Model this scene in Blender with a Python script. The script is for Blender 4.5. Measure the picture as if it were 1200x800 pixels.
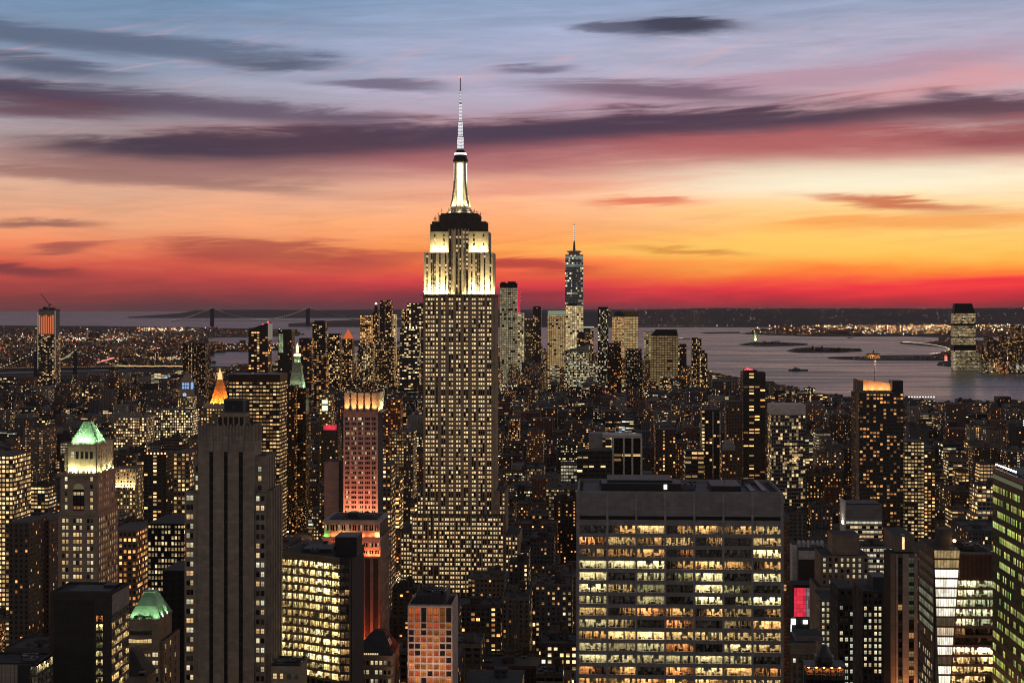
import bpy, math, random
import numpy as np
from mathutils import Vector

for _o in list(bpy.data.objects):
    bpy.data.objects.remove(_o)
SC = bpy.context.scene
COL = SC.collection
R = math.radians
PI = math.pi

# ------------------------------------------------------------------ camera
F, CX, HY, CZ = 1914.0, 600.0, 363.0, 262.0       # focal length in photo pixels, principal column, horizon row, deck height
cam_d = bpy.data.cameras.new('camera')
cam = bpy.data.objects.new('camera', cam_d)
COL.objects.link(cam)
cam.location = (0, 0, CZ)
cam.rotation_euler = (R(90), 0, 0)
cam_d.sensor_width = 36.0
cam_d.lens = 36.0 * F / 1200.0
cam_d.shift_y = -(400.0 - HY) / 1200.0
cam_d.clip_start = 1.0
cam_d.clip_end = 500000.0
SC.camera = cam

# ------------------------------------------------------------------ view and sampling
SC.view_settings.view_transform = 'Standard'
SC.view_settings.look = 'None'
SC.view_settings.exposure = 0.0
SC.view_settings.gamma = 1.0
SC.view_settings.use_curve_mapping = False
SC.render.engine = 'CYCLES'
cy = SC.cycles
cy.max_bounces = 5
cy.diffuse_bounces = 2
cy.glossy_bounces = 2
cy.transmission_bounces = 2
cy.transparent_max_bounces = 6
cy.sample_clamp_indirect = 3.0
cy.caustics_reflective = False
cy.caustics_refractive = False
cy.use_denoising = True
cy.denoiser = "OPENIMAGEDENOISE"
cy.denoising_input_passes = "RGB_ALBEDO_NORMAL"
cy.denoising_prefilter = "ACCURATE"
cy.use_light_tree = True
cy.filter_width = 1.15
SC.render.film_transparent = False


def lin(c):
    out = []
    for v in c[:3]:
        v = v / 255.0
        out.append(v / 12.92 if v <= 0.04045 else ((v + 0.055) / 1.055) ** 2.4)
    return tuple(out)


class G:
    """short node-tree writer"""
    def __init__(s, tree):
        s.t = tree
        s.N = tree.nodes
        s.L = tree.links

    def put(s, sock, v):
        if v is None:
            return
        if hasattr(v, 'is_output'):
            s.L.new(v, sock)
        else:
            if hasattr(sock, 'default_value'):
                try:
                    sock.default_value = v
                except Exception:
                    sock.default_value = (v[0], v[1], v[2], 1.0)

    def n(s, typ, ins=None, **kw):
        nd = s.N.new(typ)
        for k, v in kw.items():
            setattr(nd, k, v)
        if ins:
            for k, v in ins.items():
                s.put(nd.inputs[k], v)
        return nd

    def m(s, op, a, b=None, c=None, clamp=False):
        nd = s.N.new('ShaderNodeMath')
        nd.operation = op
        nd.use_clamp = clamp
        for i, v in enumerate((a, b, c)):
            s.put(nd.inputs[i], v)
        return nd.outputs[0]

    def smooth(s, x, lo, hi):
        nd = s.N.new('ShaderNodeMapRange')
        nd.interpolation_type = 'SMOOTHSTEP'
        s.put(nd.inputs[0], x)
        nd.inputs[1].default_value = lo
        nd.inputs[2].default_value = hi
        nd.inputs[3].default_value = 0.0
        nd.inputs[4].default_value = 1.0
        return nd.outputs[0]

    def lerp(s, f, a, b):
        return s.m('MULTIPLY_ADD', f, s.m('SUBTRACT', b, a), a)

    def mix(s, f, a, b, mode='MIX'):
        nd = s.N.new('ShaderNodeMix')
        nd.data_type = 'RGBA'
        nd.blend_type = mode
        nd.clamp_factor = True
        s.put(nd.inputs[0], f)
        s.put(nd.inputs[6], a if hasattr(a, 'is_output') else (a[0], a[1], a[2], 1.0))
        s.put(nd.inputs[7], b if hasattr(b, 'is_output') else (b[0], b[1], b[2], 1.0))
        return nd.outputs[2]

    def xyz(s, x, y, z=0.0):
        nd = s.N.new('ShaderNodeCombineXYZ')
        s.put(nd.inputs[0], x)
        s.put(nd.inputs[1], y)
        s.put(nd.inputs[2], z)
        return nd.outputs[0]

    def sep(s, v):
        nd = s.N.new('ShaderNodeSeparateXYZ')
        s.put(nd.inputs[0], v)
        return nd.outputs[0], nd.outputs[1], nd.outputs[2]

    def noise(s, vec, scale, detail=3.0, rough=0.5, dist=0.0):
        nd = s.N.new('ShaderNodeTexNoise')
        s.put(nd.inputs['Vector'], vec)
        nd.inputs['Scale'].default_value = scale
        nd.inputs['Detail'].default_value = detail
        nd.inputs['Roughness'].default_value = rough
        nd.inputs['Distortion'].default_value = dist
        return nd.outputs[0]

    def white(s, vec):
        nd = s.N.new('ShaderNodeTexWhiteNoise')
        nd.noise_dimensions = '3D'
        s.put(nd.inputs['Vector'], vec)
        return nd.outputs['Value'], nd.outputs['Color']

    def ramp(s, fac, stops, interp='LINEAR'):
        nd = s.N.new('ShaderNodeValToRGB')
        cr = nd.color_ramp
        cr.interpolation = interp
        while len(cr.elements) < len(stops):
            cr.elements.new(0.5)
        for e, (p, c) in zip(cr.elements, stops):
            e.position = p
            e.color = (c[0], c[1], c[2], 1.0)
        s.put(nd.inputs[0], fac)
        return nd.outputs[0]

    def scale(s, col, k):
        nd = s.N.new('ShaderNodeVectorMath')
        nd.operation = 'SCALE'
        s.put(nd.inputs[0], col)
        s.put(nd.inputs['Scale'], k)
        return nd.outputs[0]


# ------------------------------------------------------------------ world: afterglow over the south-west, dusk behind
world = bpy.data.worlds.new('World')
SC.world = world
world.use_nodes = True
world.node_tree.nodes.clear()
g = G(world.node_tree)
tc = g.n('ShaderNodeTexCoord').outputs['Generated']
dx, dy, dz = g.sep(g.n('ShaderNodeVectorMath', {0: tc}, operation='NORMALIZE').outputs[0])
az = g.m('ARCTAN2', dx, dy)
el = g.m('ARCSINE', dz)
# angular sky coordinates: 1914 units per radian, the row counts downward from the top of the view
SX = g.m('MULTIPLY_ADD', az, F, CX)
SY = g.m('MULTIPLY_ADD', el, -F, HY)
wv = g.xyz(g.m('MULTIPLY', SX, 1 / 210.0), g.m('MULTIPLY', g.m('MULTIPLY_ADD', SX, 0.02, SY), 1 / 26.0), 3.1)
n_fib = g.noise(wv, 1.0, 7.0, 0.58, 0.6)
n_big = g.noise(g.xyz(g.m('MULTIPLY', SX, 1 / 330.0), g.m('MULTIPLY', SY, 1 / 60.0), 9.4), 1.0, 4.0, 0.55, 0.4)
n_wisp = g.noise(g.xyz(g.m('MULTIPLY', SX, 1 / 210.0), g.m('MULTIPLY', g.m('MULTIPLY_ADD', SX, 0.05, SY), 1 / 15.0), 6.6), 1.0, 9.0, 0.66, 1.1)
n_diag = g.noise(g.xyz(g.m('MULTIPLY', SX, 1 / 170.0), g.m('MULTIPLY', g.m('MULTIPLY_ADD', SX, 0.22, SY), 1 / 20.0), 2.2), 1.0, 8.0, 0.62, 0.8)
n_fine = g.noise(g.xyz(g.m('MULTIPLY', SX, 1 / 90.0), g.m('MULTIPLY', g.m('MULTIPLY_ADD', SX, -0.05, SY), 1 / 7.0), 1.7), 1.0, 6.0, 0.6, 0.3)
WX = g.m('ADD', SX, g.m('MULTIPLY', g.m('SUBTRACT', n_big, 0.5), 160.0))
WY = g.m('ADD', SY, g.m('ADD', g.m('MULTIPLY', g.m('SUBTRACT', n_fib, 0.5), 22.0), g.m('ADD', g.m('MULTIPLY', g.m('SUBTRACT', n_fine, 0.5), 6.0), g.m('MULTIPLY', g.m('SUBTRACT', n_wisp, 0.5), 24.0))))
GY = g.m('ADD', SY, g.m('ADD', g.m('MULTIPLY', g.m('SUBTRACT', n_fib, 0.5), 34.0), g.m('MULTIPLY', g.m('SUBTRACT', n_big, 0.5), 30.0)))
T = g.m('DIVIDE', g.m('SUBTRACT', HY + 6.0, GY), 800.0, clamp=True)      # 0 at the horizon, about 0.45 at the top of the view


def sky_stops(rows):
    st = [(max(0.0, (HY - y) / 800.0), lin(c)) for y, c in rows]
    st.sort(key=lambda q: q[0])
    st += [(0.56, lin((96, 116, 146))), (0.75, (0.09, 0.11, 0.15)), (1.0, (0.06, 0.07, 0.09))]
    return st


LEFT = sky_stops([(363, (92, 58, 60)), (354, (102, 59, 61)), (340, (138, 64, 64)), (322, (188, 76, 70)), (304, (212, 94, 74)), (285, (238, 134, 94)),
                  (255, (236, 164, 122)), (215, (216, 170, 144)), (180, (184, 156, 148)), (130, (162, 156, 168)), (70, (140, 154, 180)), (0, (106, 136, 168))])
MID = sky_stops([(363, (96, 54, 64)), (354, (112, 54, 65)), (340, (158, 55, 66)), (324, (222, 66, 70)), (306, (244, 112, 66)), (285, (252, 152, 80)),
                 (255, (255, 172, 114)), (215, (250, 184, 150)), (180, (230, 164, 152)), (130, (186, 170, 188)), (70, (170, 172, 198)), (0, (142, 160, 190))])
RIGHT = sky_stops([(363, (104, 42, 50)), (354, (150, 46, 55)), (342, (205, 50, 60)), (328, (248, 60, 66)), (314, (255, 130, 56)), (296, (255, 184, 80)),
                   (275, (255, 202, 106)), (245, (255, 206, 134)), (210, (255, 238, 205)), (185, (255, 212, 184)), (130, (214, 176, 182)), (70, (184, 174, 194)), (0, (144, 158, 186))])
cL, cM, cR = g.ramp(T, LEFT), g.ramp(T, MID), g.ramp(T, RIGHT)
sky = g.mix(g.smooth(SX, 120.0, 640.0), cL, cM)
sky = g.mix(g.smooth(SX, 560.0, 1020.0), sky, cR)
# thin streaks over the whole afterglow
streak = g.m('MULTIPLY_ADD', g.m('SUBTRACT', n_fine, 0.5), 0.22, g.m('MULTIPLY_ADD', g.m('SUBTRACT', n_fib, 0.5), 0.35, g.m('MULTIPLY_ADD', g.m('SUBTRACT', n_wisp, 0.5), 0.50, 1.06)))
streak = g.lerp(g.smooth(SY, 350.0, 300.0), 1.0, streak)
sky = g.scale(sky, streak)
# pale pink and lavender veils drawn out across the upper sky, warmer ones lower down
veil = g.m('MULTIPLY', g.smooth(n_diag, 0.50, 0.78), g.m('MULTIPLY', g.smooth(SY, 10.0, 80.0), g.smooth(SY, 250.0, 150.0)))
sky = g.mix(g.m('MULTIPLY', veil, 0.55), sky, lin((226, 176, 178)))
veil = g.m('MULTIPLY', g.smooth(n_wisp, 0.52, 0.80), g.m('MULTIPLY', g.smooth(SY, 190.0, 240.0), g.smooth(SY, 335.0, 290.0)))
sky = g.mix(g.m('MULTIPLY', veil, 0.5), sky, lin((232, 118, 84)))
n_mixd = g.m('ADD', g.m('MULTIPLY', n_fib, 0.45), g.m('MULTIPLY', n_wisp, 0.55))


def cloud(x, y, sx, sy, slope, col, strength, rag=0.75):
    global sky
    ux = g.m('SUBTRACT', WX, x)
    a = g.m('MULTIPLY', ux, 1.0 / sx)
    b = g.m('MULTIPLY', g.m('SUBTRACT', g.m('SUBTRACT', WY, y), g.m('MULTIPLY', ux, slope)), 1.0 / sy)
    r2 = g.m('ADD', g.m('MULTIPLY', a, a), g.m('MULTIPLY', b, b))
    e = g.m('POWER', 2.718, g.m('MULTIPLY', r2, -1.0))
    e = g.m('ADD', e, g.m('MULTIPLY', g.m('MULTIPLY', g.m('SUBTRACT', n_mixd, 0.5), rag * 2.1), g.smooth(e, 0.02, 0.5)))
    f = g.m('MULTIPLY', g.smooth(e, 0.04, 0.98), strength)
    sky = g.mix(f, sky, lin(col))


CLOUDS = [
    # glows first, then the reddish undersides, then the dark bars
    (990, 208, 230, 24, -0.02, (255, 244, 214), 0.9, 0.6),
    (900, 292, 330, 14, 0.0, (255, 210, 104), 0.6, 0.8),
    (1090, 262, 170, 10, -0.03, (244, 146, 72), 0.6, 0.9),
    (900, 166, 440, 32, 0.03, (172, 86, 90), 0.92, 0.7),
    (520, 180, 340, 30, 0.03, (166, 98, 104), 0.9, 0.8),
    (210, 198, 230, 19, 0.03, (150, 104, 104), 0.85, 0.9),
    (300, 296, 140, 17, 0.07, (158, 68, 68), 0.75, 1.6),
    (450, 306, 90, 11, -0.12, (180, 74, 70), 0.6, 1.6),
    (960, 96, 300, 18, -0.10, (180, 138, 156), 0.7, 1.0),
    (1090, 108, 180, 16, -0.12, (222, 150, 152), 0.65, 1.0),
    (150, 213, 300, 10, 0.05, (152, 110, 106), 0.8, 1.0),
    (600, 222, 260, 9, -0.04, (226, 138, 116), 0.5, 1.1),
    (230, 177, 200, 18, 0.01, (74, 62, 78), 1.0, 0.6),
    (430, 165, 250, 19, -0.02, (82, 62, 78), 0.97, 0.7),
    (660, 152, 270, 18, -0.03, (76, 62, 82), 0.98, 0.6),
    (900, 142, 260, 17, -0.02, (80, 62, 80), 0.97, 0.6),
    (1150, 136, 200, 17, 0.04, (92, 66, 80), 0.95, 0.6),
    (1190, 168, 150, 22, 0.03, (146, 78, 86), 0.85, 0.8),
    (800, 111, 190, 12, 0.05, (112, 90, 110), 0.85, 0.8),
    (80, 120, 220, 17, 0.08, (80, 72, 92), 1.0, 0.7),
    (60, 138, 150, 14, 0.02, (98, 68, 82), 0.9, 0.8),
    (290, 132, 210, 14, 0.08, (98, 84, 104), 0.9, 0.8),
    (60, 56, 190, 16, 0.07, (94, 106, 130), 0.95, 0.8),
    (220, 67, 170, 12, 0.06, (100, 112, 136), 0.9, 0.8),
    (80, 90, 110, 12, 0.08, (88, 94, 116), 0.9, 1.0),
    (310, 80, 76, 7, 0.0, (94, 100, 122), 0.95, 0.7),
    (790, 37, 96, 12, 0.01, (70, 70, 90), 1.0, 0.6),
    (700, 39, 52, 6, 0.0, (90, 92, 114), 0.85, 0.7),
    (440, 103, 86, 8, 0.03, (114, 106, 128), 0.9, 0.7),
    (625, 81, 56, 6, -0.01, (118, 108, 132), 0.9, 0.8),
    (40, 318, 90, 8, 0.08, (130, 62, 66), 0.9, 0.8),
    (40, 267, 66, 6, 0.0, (146, 98, 90), 0.85, 0.8),
    (90, 293, 40, 6, -0.1, (156, 82, 78), 0.8, 0.8),
    (1035, 241, 96, 7, 0.10, (204, 110, 76), 0.9, 0.8),
    (745, 238, 76, 5, 0.0, (226, 118, 90), 0.85, 0.8),
    (1100, 120, 34, 5, 0.18, (94, 76, 94), 0.8, 0.5),
    (620, 313, 76, 7, 0.03, (172, 60, 62), 0.8, 0.9),
    (800, 294, 80, 5, 0.06, (212, 128, 60), 0.7, 0.9),
]
for c in CLOUDS:
    cloud(*c)
sky_level = g.m('MULTIPLY', 1.0, 1.0)
# away from the afterglow the dome falls to a dim dusk with the warm skyglow of the city
front = g.smooth(dy, -0.05, 0.75)
high = g.smooth(dz, 0.22, 0.50)
dusk = g.mix(g.smooth(dz, 0.0, 0.7), (0.38, 0.32, 0.305), (0.10, 0.10, 0.118))
sky = g.mix(front, dusk, sky)
sky = g.mix(high, sky, dusk)
below = g.smooth(dz, 0.0, -0.02)
sky = g.mix(below, sky, (0.02, 0.014, 0.014))
nish = g.n('ShaderNodeTexSky', sky_type='NISHITA')
nish.sun_disc = False
nish.sun_elevation = R(-1.5)
nish.sun_rotation = R(12)
sky = g.mix(1.0, sky, g.scale(nish.outputs[0], 0.004), 'ADD')
bg = g.n('ShaderNodeBackground', {0: sky, 1: 1.0})
wo = g.n('ShaderNodeOutputWorld')
g.L.new(bg.outputs[0], wo.inputs[0])

# ------------------------------------------------------------------ materials
MATS = {}


def new_mat(name):
    m = bpy.data.materials.new(name)
    m.use_nodes = True
    m.node_tree.nodes.clear()
    gg = G(m.node_tree)
    out = gg.n('ShaderNodeOutputMaterial')
    MATS[name] = m
    return m, gg, out


def pbr(gg, out, base, rough=0.8, metal=0.0, emis=None, estr=1.0, normal=None, spec=0.5):
    p = gg.n('ShaderNodeBsdfPrincipled')
    gg.put(p.inputs['Base Color'], base if hasattr(base, 'is_output') else (base[0], base[1], base[2], 1.0))
    gg.put(p.inputs['Roughness'], rough)
    gg.put(p.inputs['Metallic'], metal)
    gg.put(p.inputs['Specular IOR Level'], spec)
    if emis is not None:
        gg.put(p.inputs['Emission Color'], emis if hasattr(emis, 'is_output') else (emis[0], emis[1], emis[2], 1.0))
        gg.put(p.inputs['Emission Strength'], estr)
    if normal is not None:
        gg.put(p.inputs['Normal'], normal)
    gg.L.new(p.outputs[0], out.inputs[0])
    return p


def wall_mat(name, rgb, var=0.25, rough=0.85, metal=0.0, scale=0.12, streaks=True):
    """stone, brick, concrete, metal: the colour with blotches, courses and rain streaks"""
    if name in MATS:
        return MATS[name]
    m, gg, out = new_mat(name)
    oc = gg.n('ShaderNodeTexCoord').outputs['Object']
    x, y, z = gg.sep(oc)
    n1 = gg.noise(oc, scale, 5.0, 0.6)
    n2 = gg.noise(gg.xyz(gg.m('MULTIPLY', x, 1.0), gg.m('MULTIPLY', y, 1.0), gg.m('MULTIPLY', z, 0.06)), 0.55, 4.0, 0.6)
    n3 = gg.noise(oc, 2.2, 3.0, 0.6)
    k = gg.m('ADD', gg.m('MULTIPLY', gg.m('SUBTRACT', n1, 0.5), 1.3 * var * 2), gg.m('MULTIPLY', gg.m('SUBTRACT', n3, 0.5), var * 1.2))
    if streaks:
        k = gg.m('ADD', k, gg.m('MULTIPLY', gg.m('SUBTRACT', n2, 0.5), 1.6 * var))
    k = gg.m('ADD', k, 1.0)
    if metal == 0.0 and streaks:
        # courses of blocks, each a little lighter or darker than its neighbours, with a thin joint
        row = gg.m('FLOOR', gg.m('DIVIDE', z, 1.45))
        bu = gg.m('FLOOR', gg.m('ADD', gg.m('DIVIDE', gg.m('ADD', x, y), 2.6), gg.m('MULTIPLY', row, 0.5)))
        blk, _ = gg.white(gg.xyz(bu, row, 4.0))
        joint = gg.m('LESS_THAN', gg.m('FRACT', gg.m('DIVIDE', z, 1.45)), 0.07)
        k = gg.m('MULTIPLY', k, gg.m('MULTIPLY_ADD', joint, -0.22, gg.m('MULTIPLY_ADD', blk, 0.26, 0.87)))
    col = gg.scale(gg.n('ShaderNodeRGB').outputs[0], k)
    for nd in gg.N:
        if nd.bl_idname == 'ShaderNodeRGB':
            nd.outputs[0].default_value = (rgb[0], rgb[1], rgb[2], 1.0)
    bump = gg.n('ShaderNodeBump', {'Height': n3, 'Strength': 0.25, 'Distance': 0.1})
    pbr(gg, out, col, rough, metal, normal=bump.outputs[0])
    return m


def glow_mat(name, rgb, strength, sampled=True):
    if name in MATS:
        return MATS[name]
    m, gg, out = new_mat(name)
    e = gg.n('ShaderNodeEmission', {0: (rgb[0], rgb[1], rgb[2], 1.0), 1: strength})
    gg.L.new(e.outputs[0], out.inputs[0])
    if not sampled:
        m.cycles.emission_sampling = 'NONE'
    return m


def pane_pattern(gg, seed):
    """what is seen in a lit window: brighter ceiling, darker clutter low down, blinds, a mullion"""
    uv = gg.n('ShaderNodeUVMap').outputs[0]
    u, v, _ = gg.sep(uv)
    clutter = gg.noise(gg.xyz(gg.m('MULTIPLY', u, 3.5), gg.m('MULTIPLY', v, 2.4), gg.m('MULTIPLY', seed, 97.0)), 1.0, 3.0, 0.65)
    grad = gg.m('MULTIPLY_ADD', gg.smooth(v, 0.0, 0.9), 0.55, 0.55)
    b = gg.m('MULTIPLY', grad, gg.m('MULTIPLY_ADD', clutter, 1.5, 0.3))
    blind = gg.m('GREATER_THAN', v, gg.m('FRACT', gg.m('MULTIPLY', seed, 13.7)))
    b = gg.m('MULTIPLY', b, gg.m('MULTIPLY_ADD', blind, -0.32, 1.08))
    mull = gg.m('GREATER_THAN', gg.m('ABSOLUTE', gg.m('SUBTRACT', u, 0.5)), 0.035)
    rail = gg.m('GREATER_THAN', gg.m('ABSOLUTE', gg.m('SUBTRACT', v, 0.5)), 0.03)
    edge = gg.m('MULTIPLY', gg.m('LESS_THAN', gg.m('ABSOLUTE', gg.m('SUBTRACT', u, 0.5)), 0.455), gg.m('LESS_THAN', gg.m('ABSOLUTE', gg.m('SUBTRACT', v, 0.5)), 0.465))
    fr = gg.m('MULTIPLY', gg.m('MULTIPLY', mull, rail), edge)
    return gg.m('MULTIPLY', b, gg.m('MULTIPLY_ADD', fr, 0.8, 0.2))


def make_pane_mats():
    m, gg, out = new_mat('window_object')
    oi = gg.n('ShaderNodeObjectInfo')
    pat = pane_pattern(gg, oi.outputs['Random'])
    pbr(gg, out, (0.012, 0.013, 0.015), 0.12, emis=oi.outputs['Color'], estr=pat)
    m.cycles.emission_sampling = 'NONE'
    m, gg, out = new_mat('window_mass')
    at = gg.n('ShaderNodeAttribute', attribute_name='glow')
    sd = gg.n('ShaderNodeAttribute', attribute_name='seed')
    pat = pane_pattern(gg, sd.outputs['Fac'])
    pbr(gg, out, (0.012, 0.013, 0.015), 0.12, emis=at.outputs['Color'], estr=pat)
    m.cycles.emission_sampling = 'NONE'
    m, gg, out = new_mat('lights_mass')
    at = gg.n('ShaderNodeAttribute', attribute_name='glow')
    e = gg.n('ShaderNodeEmission', {0: at.outputs['Color'], 1: 1.0})
    gg.L.new(e.outputs[0], out.inputs[0])
    m.cycles.emission_sampling = 'NONE'
    # rooms behind glass
    m, gg, out = new_mat('room_lamp')
    oi = gg.n('ShaderNodeObjectInfo')
    e = gg.n('ShaderNodeEmission', {0: oi.outputs['Color'], 1: 20.0})
    gg.L.new(e.outputs[0], out.inputs[0])
    m, gg, out = new_mat('room_wall')
    oi = gg.n('ShaderNodeObjectInfo')
    oc = gg.n('ShaderNodeTexCoord').outputs['Object']
    nz = gg.noise(gg.n('ShaderNodeVectorMath', {0: oc, 1: gg.xyz(gg.m('MULTIPLY', oi.outputs['Random'], 300.0), 0.0, 0.0)}, operation='ADD').outputs[0], 0.9, 3.0, 0.7)
    base = gg.ramp(nz, [(0.34, (0.10, 0.075, 0.05)), (0.48, (0.50, 0.43, 0.33)), (0.56, (0.66, 0.60, 0.48)), (0.75, (0.80, 0.76, 0.66))])
    pbr(gg, out, base, 0.9)
    m, gg, out = new_mat('glass_sheet')
    tr = gg.n('ShaderNodeBsdfTransparent', {0: (0.93, 0.95, 0.93, 1)})
    gl = gg.n('ShaderNodeBsdfGlossy', {0: (0.9, 0.9, 0.9, 1), 'Roughness': 0.03})
    mx = gg.n('ShaderNodeMixShader', {0: 0.07})
    gg.L.new(tr.outputs[0], mx.inputs[1])
    gg.L.new(gl.outputs[0], mx.inputs[2])
    gg.L.new(mx.outputs[0], out.inputs[0])


make_pane_mats()


def make_city_facade():
    """walls of the many city buildings: window bays in metres from the wall's own UV map, each bay lit or dark at random.
    face attributes: fa = seed, bay width, storey height; fb = lit share, window width and height share; fc = wall colour; fd = lamp warmth, storey coherence, glassiness"""
    m, gg, out = new_mat('city_facade')
    uv = gg.n('ShaderNodeUVMap').outputs[0]
    u, v, _ = gg.sep(uv)
    A = gg.n('ShaderNodeAttribute', attribute_name='fa').outputs['Vector']
    B = gg.n('ShaderNodeAttribute', attribute_name='fb').outputs['Vector']
    C = gg.n('ShaderNodeAttribute', attribute_name='fc').outputs['Vector']
    D = gg.n('ShaderNodeAttribute', attribute_name='fd').outputs['Vector']
    seed, cw, ch = gg.sep(A)
    litp, fw, fh = gg.sep(B)
    pal, coh, glassy = gg.sep(D)
    gu = gg.m('DIVIDE', u, cw)
    gv = gg.m('DIVIDE', v, ch)
    iu, iv = gg.m('FLOOR', gu), gg.m('FLOOR', gv)
    fu = gg.m('ABSOLUTE', gg.m('SUBTRACT', gg.m('SUBTRACT', gu, iu), 0.5))
    fvr = gg.m('SUBTRACT', gv, iv)
    fv = gg.m('ABSOLUTE', gg.m('SUBTRACT', fvr, 0.5))
    mask = gg.m('MULTIPLY', gg.m('LESS_THAN', fu, gg.m('MULTIPLY', fw, 0.5)), gg.m('LESS_THAN', fv, gg.m('MULTIPLY', fh, 0.5)))
    mask = gg.m('MULTIPLY', mask, gg.m('LESS_THAN', v, -1.2))
    h, hc = gg.white(gg.xyz(iu, iv, seed))
    r1, r2, r3 = gg.sep(hc)
    hrow, _ = gg.white(gg.xyz(17.3, iv, seed))
    hcol, _ = gg.white(gg.xyz(iu, 5.7, seed))
    # coherence: whole storeys lit or dark in offices
    hh = gg.lerp(coh, h, gg.m('MULTIPLY_ADD', hrow, 0.75, gg.m('MULTIPLY', h, 0.25)))
    stair = gg.m('GREATER_THAN', hcol, 0.94)
    thr = gg.m('ADD', litp, gg.m('MULTIPLY', gg.m('MULTIPLY', stair, 0.5), gg.m('SUBTRACT', 1.0, coh)))
    lit = gg.m('LESS_THAN', hh, thr)
    tone = gg.m('MULTIPLY_ADD', gg.m('SUBTRACT', r1, 0.5), gg.lerp(gg.smooth(litp, 0.5, 0.9), 0.7, 0.26), pal)
    col = gg.ramp(tone, [(0.0, (1.0, 0.36, 0.09)), (0.3, (1.0, 0.55, 0.20)), (0.55, (1.0, 0.74, 0.36)), (0.8, (0.96, 0.86, 0.55)), (0.95, (0.80, 0.92, 0.85)), (1.0, (0.6, 0.8, 1.0))])
    inten = gg.m('MULTIPLY_ADD', gg.m('POWER', r2, 2.2), 2.2, 0.22)
    inten = gg.lerp(gg.smooth(litp, 0.68, 0.97), inten, 0.42)
    own, _ = gg.white(gg.xyz(seed, 3.3, 8.1))
    inten = gg.m('MULTIPLY', inten, gg.m('MULTIPLY_ADD', gg.m('POWER', own, 1.5), 1.1, 0.5))
    inner = gg.noise(gg.xyz(gg.m('MULTIPLY', u, 0.9), gg.m('MULTIPLY', v, 1.1), seed), 1.0, 2.0, 0.6)
    inten = gg.m('MULTIPLY', inten, gg.m('MULTIPLY_ADD', inner, 1.3, 0.35))
    blind = gg.m('MULTIPLY_ADD', gg.m('GREATER_THAN', fvr, gg.m('MULTIPLY_ADD', r3, 0.9, 0.3)), -0.6, 1.0)
    em = gg.m('MULTIPLY', gg.m('MULTIPLY', gg.m('MULTIPLY', mask, lit), inten), blind)
    x, y, z = gg.sep(gg.n('ShaderNodeTexCoord').outputs['Object'])
    nz = gg.noise(gg.xyz(gg.m('MULTIPLY', u, 0.5), gg.m('MULTIPLY', v, 0.07), seed), 1.0, 4.0, 0.6)
    n2 = gg.noise(gg.xyz(u, v, seed), 0.25, 4.0, 0.6)
    band = gg.m('MULTIPLY_ADD', gg.m('LESS_THAN', fvr, 0.06), -0.12, 1.0)
    wall = gg.scale(C, gg.m('MULTIPLY', band, gg.m('MULTIPLY_ADD', n2, 0.9, gg.m('MULTIPLY_ADD', nz, 0.7, 0.2))))
    base = gg.mix(mask, wall, (0.012, 0.013, 0.016))
    rough = gg.lerp(gg.m('MAXIMUM', gg.m('MULTIPLY', mask, 0.9), glassy), 0.85, 0.15)
    bump = gg.n('ShaderNodeBump', {'Height': gg.m('SUBTRACT', 1.0, mask), 'Strength': 0.6, 'Distance': 0.35})
    pbr(gg, out, base, rough, emis=col, estr=em, normal=bump.outputs[0])
    m.cycles.emission_sampling = 'NONE'
    m, gg, out = new_mat('city_roof')
    C = gg.n('ShaderNodeAttribute', attribute_name='fc').outputs['Vector']
    oc = gg.n('ShaderNodeTexCoord').outputs['Object']
    n1 = gg.noise(oc, 0.12, 5.0, 0.65)
    n2 = gg.noise(oc, 0.9, 3.0, 0.6)
    k = gg.m('MULTIPLY_ADD', n1, 1.6, gg.m('MULTIPLY_ADD', n2, 0.8, -0.2))
    pbr(gg, out, gg.scale(gg.mix(0.75, C, (0.05, 0.052, 0.055)), k), 0.85)


make_city_facade()

M_dark = wall_mat('dark_metal', (0.018, 0.018, 0.02), 0.3, 0.5)
M_steel = wall_mat('steel', (0.12, 0.12, 0.125), 0.3, 0.45, 0.4)
M_tar = wall_mat('roof_tar', (0.035, 0.036, 0.04), 0.5, 0.9, scale=0.2)
M_gravel = wall_mat('roof_gravel', (0.10, 0.10, 0.10), 0.4, 0.95, scale=0.3)
M_glassd = wall_mat('dark_glass', (0.012, 0.014, 0.016), 0.2, 0.12)
M_wood = wall_mat('tank_wood', (0.09, 0.06, 0.04), 0.4, 0.9)
M_white = wall_mat('white_panel', (0.55, 0.53, 0.50), 0.15, 0.7)
M_black = wall_mat('black_slot', (0.006, 0.006, 0.006), 0.2, 0.6)


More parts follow.
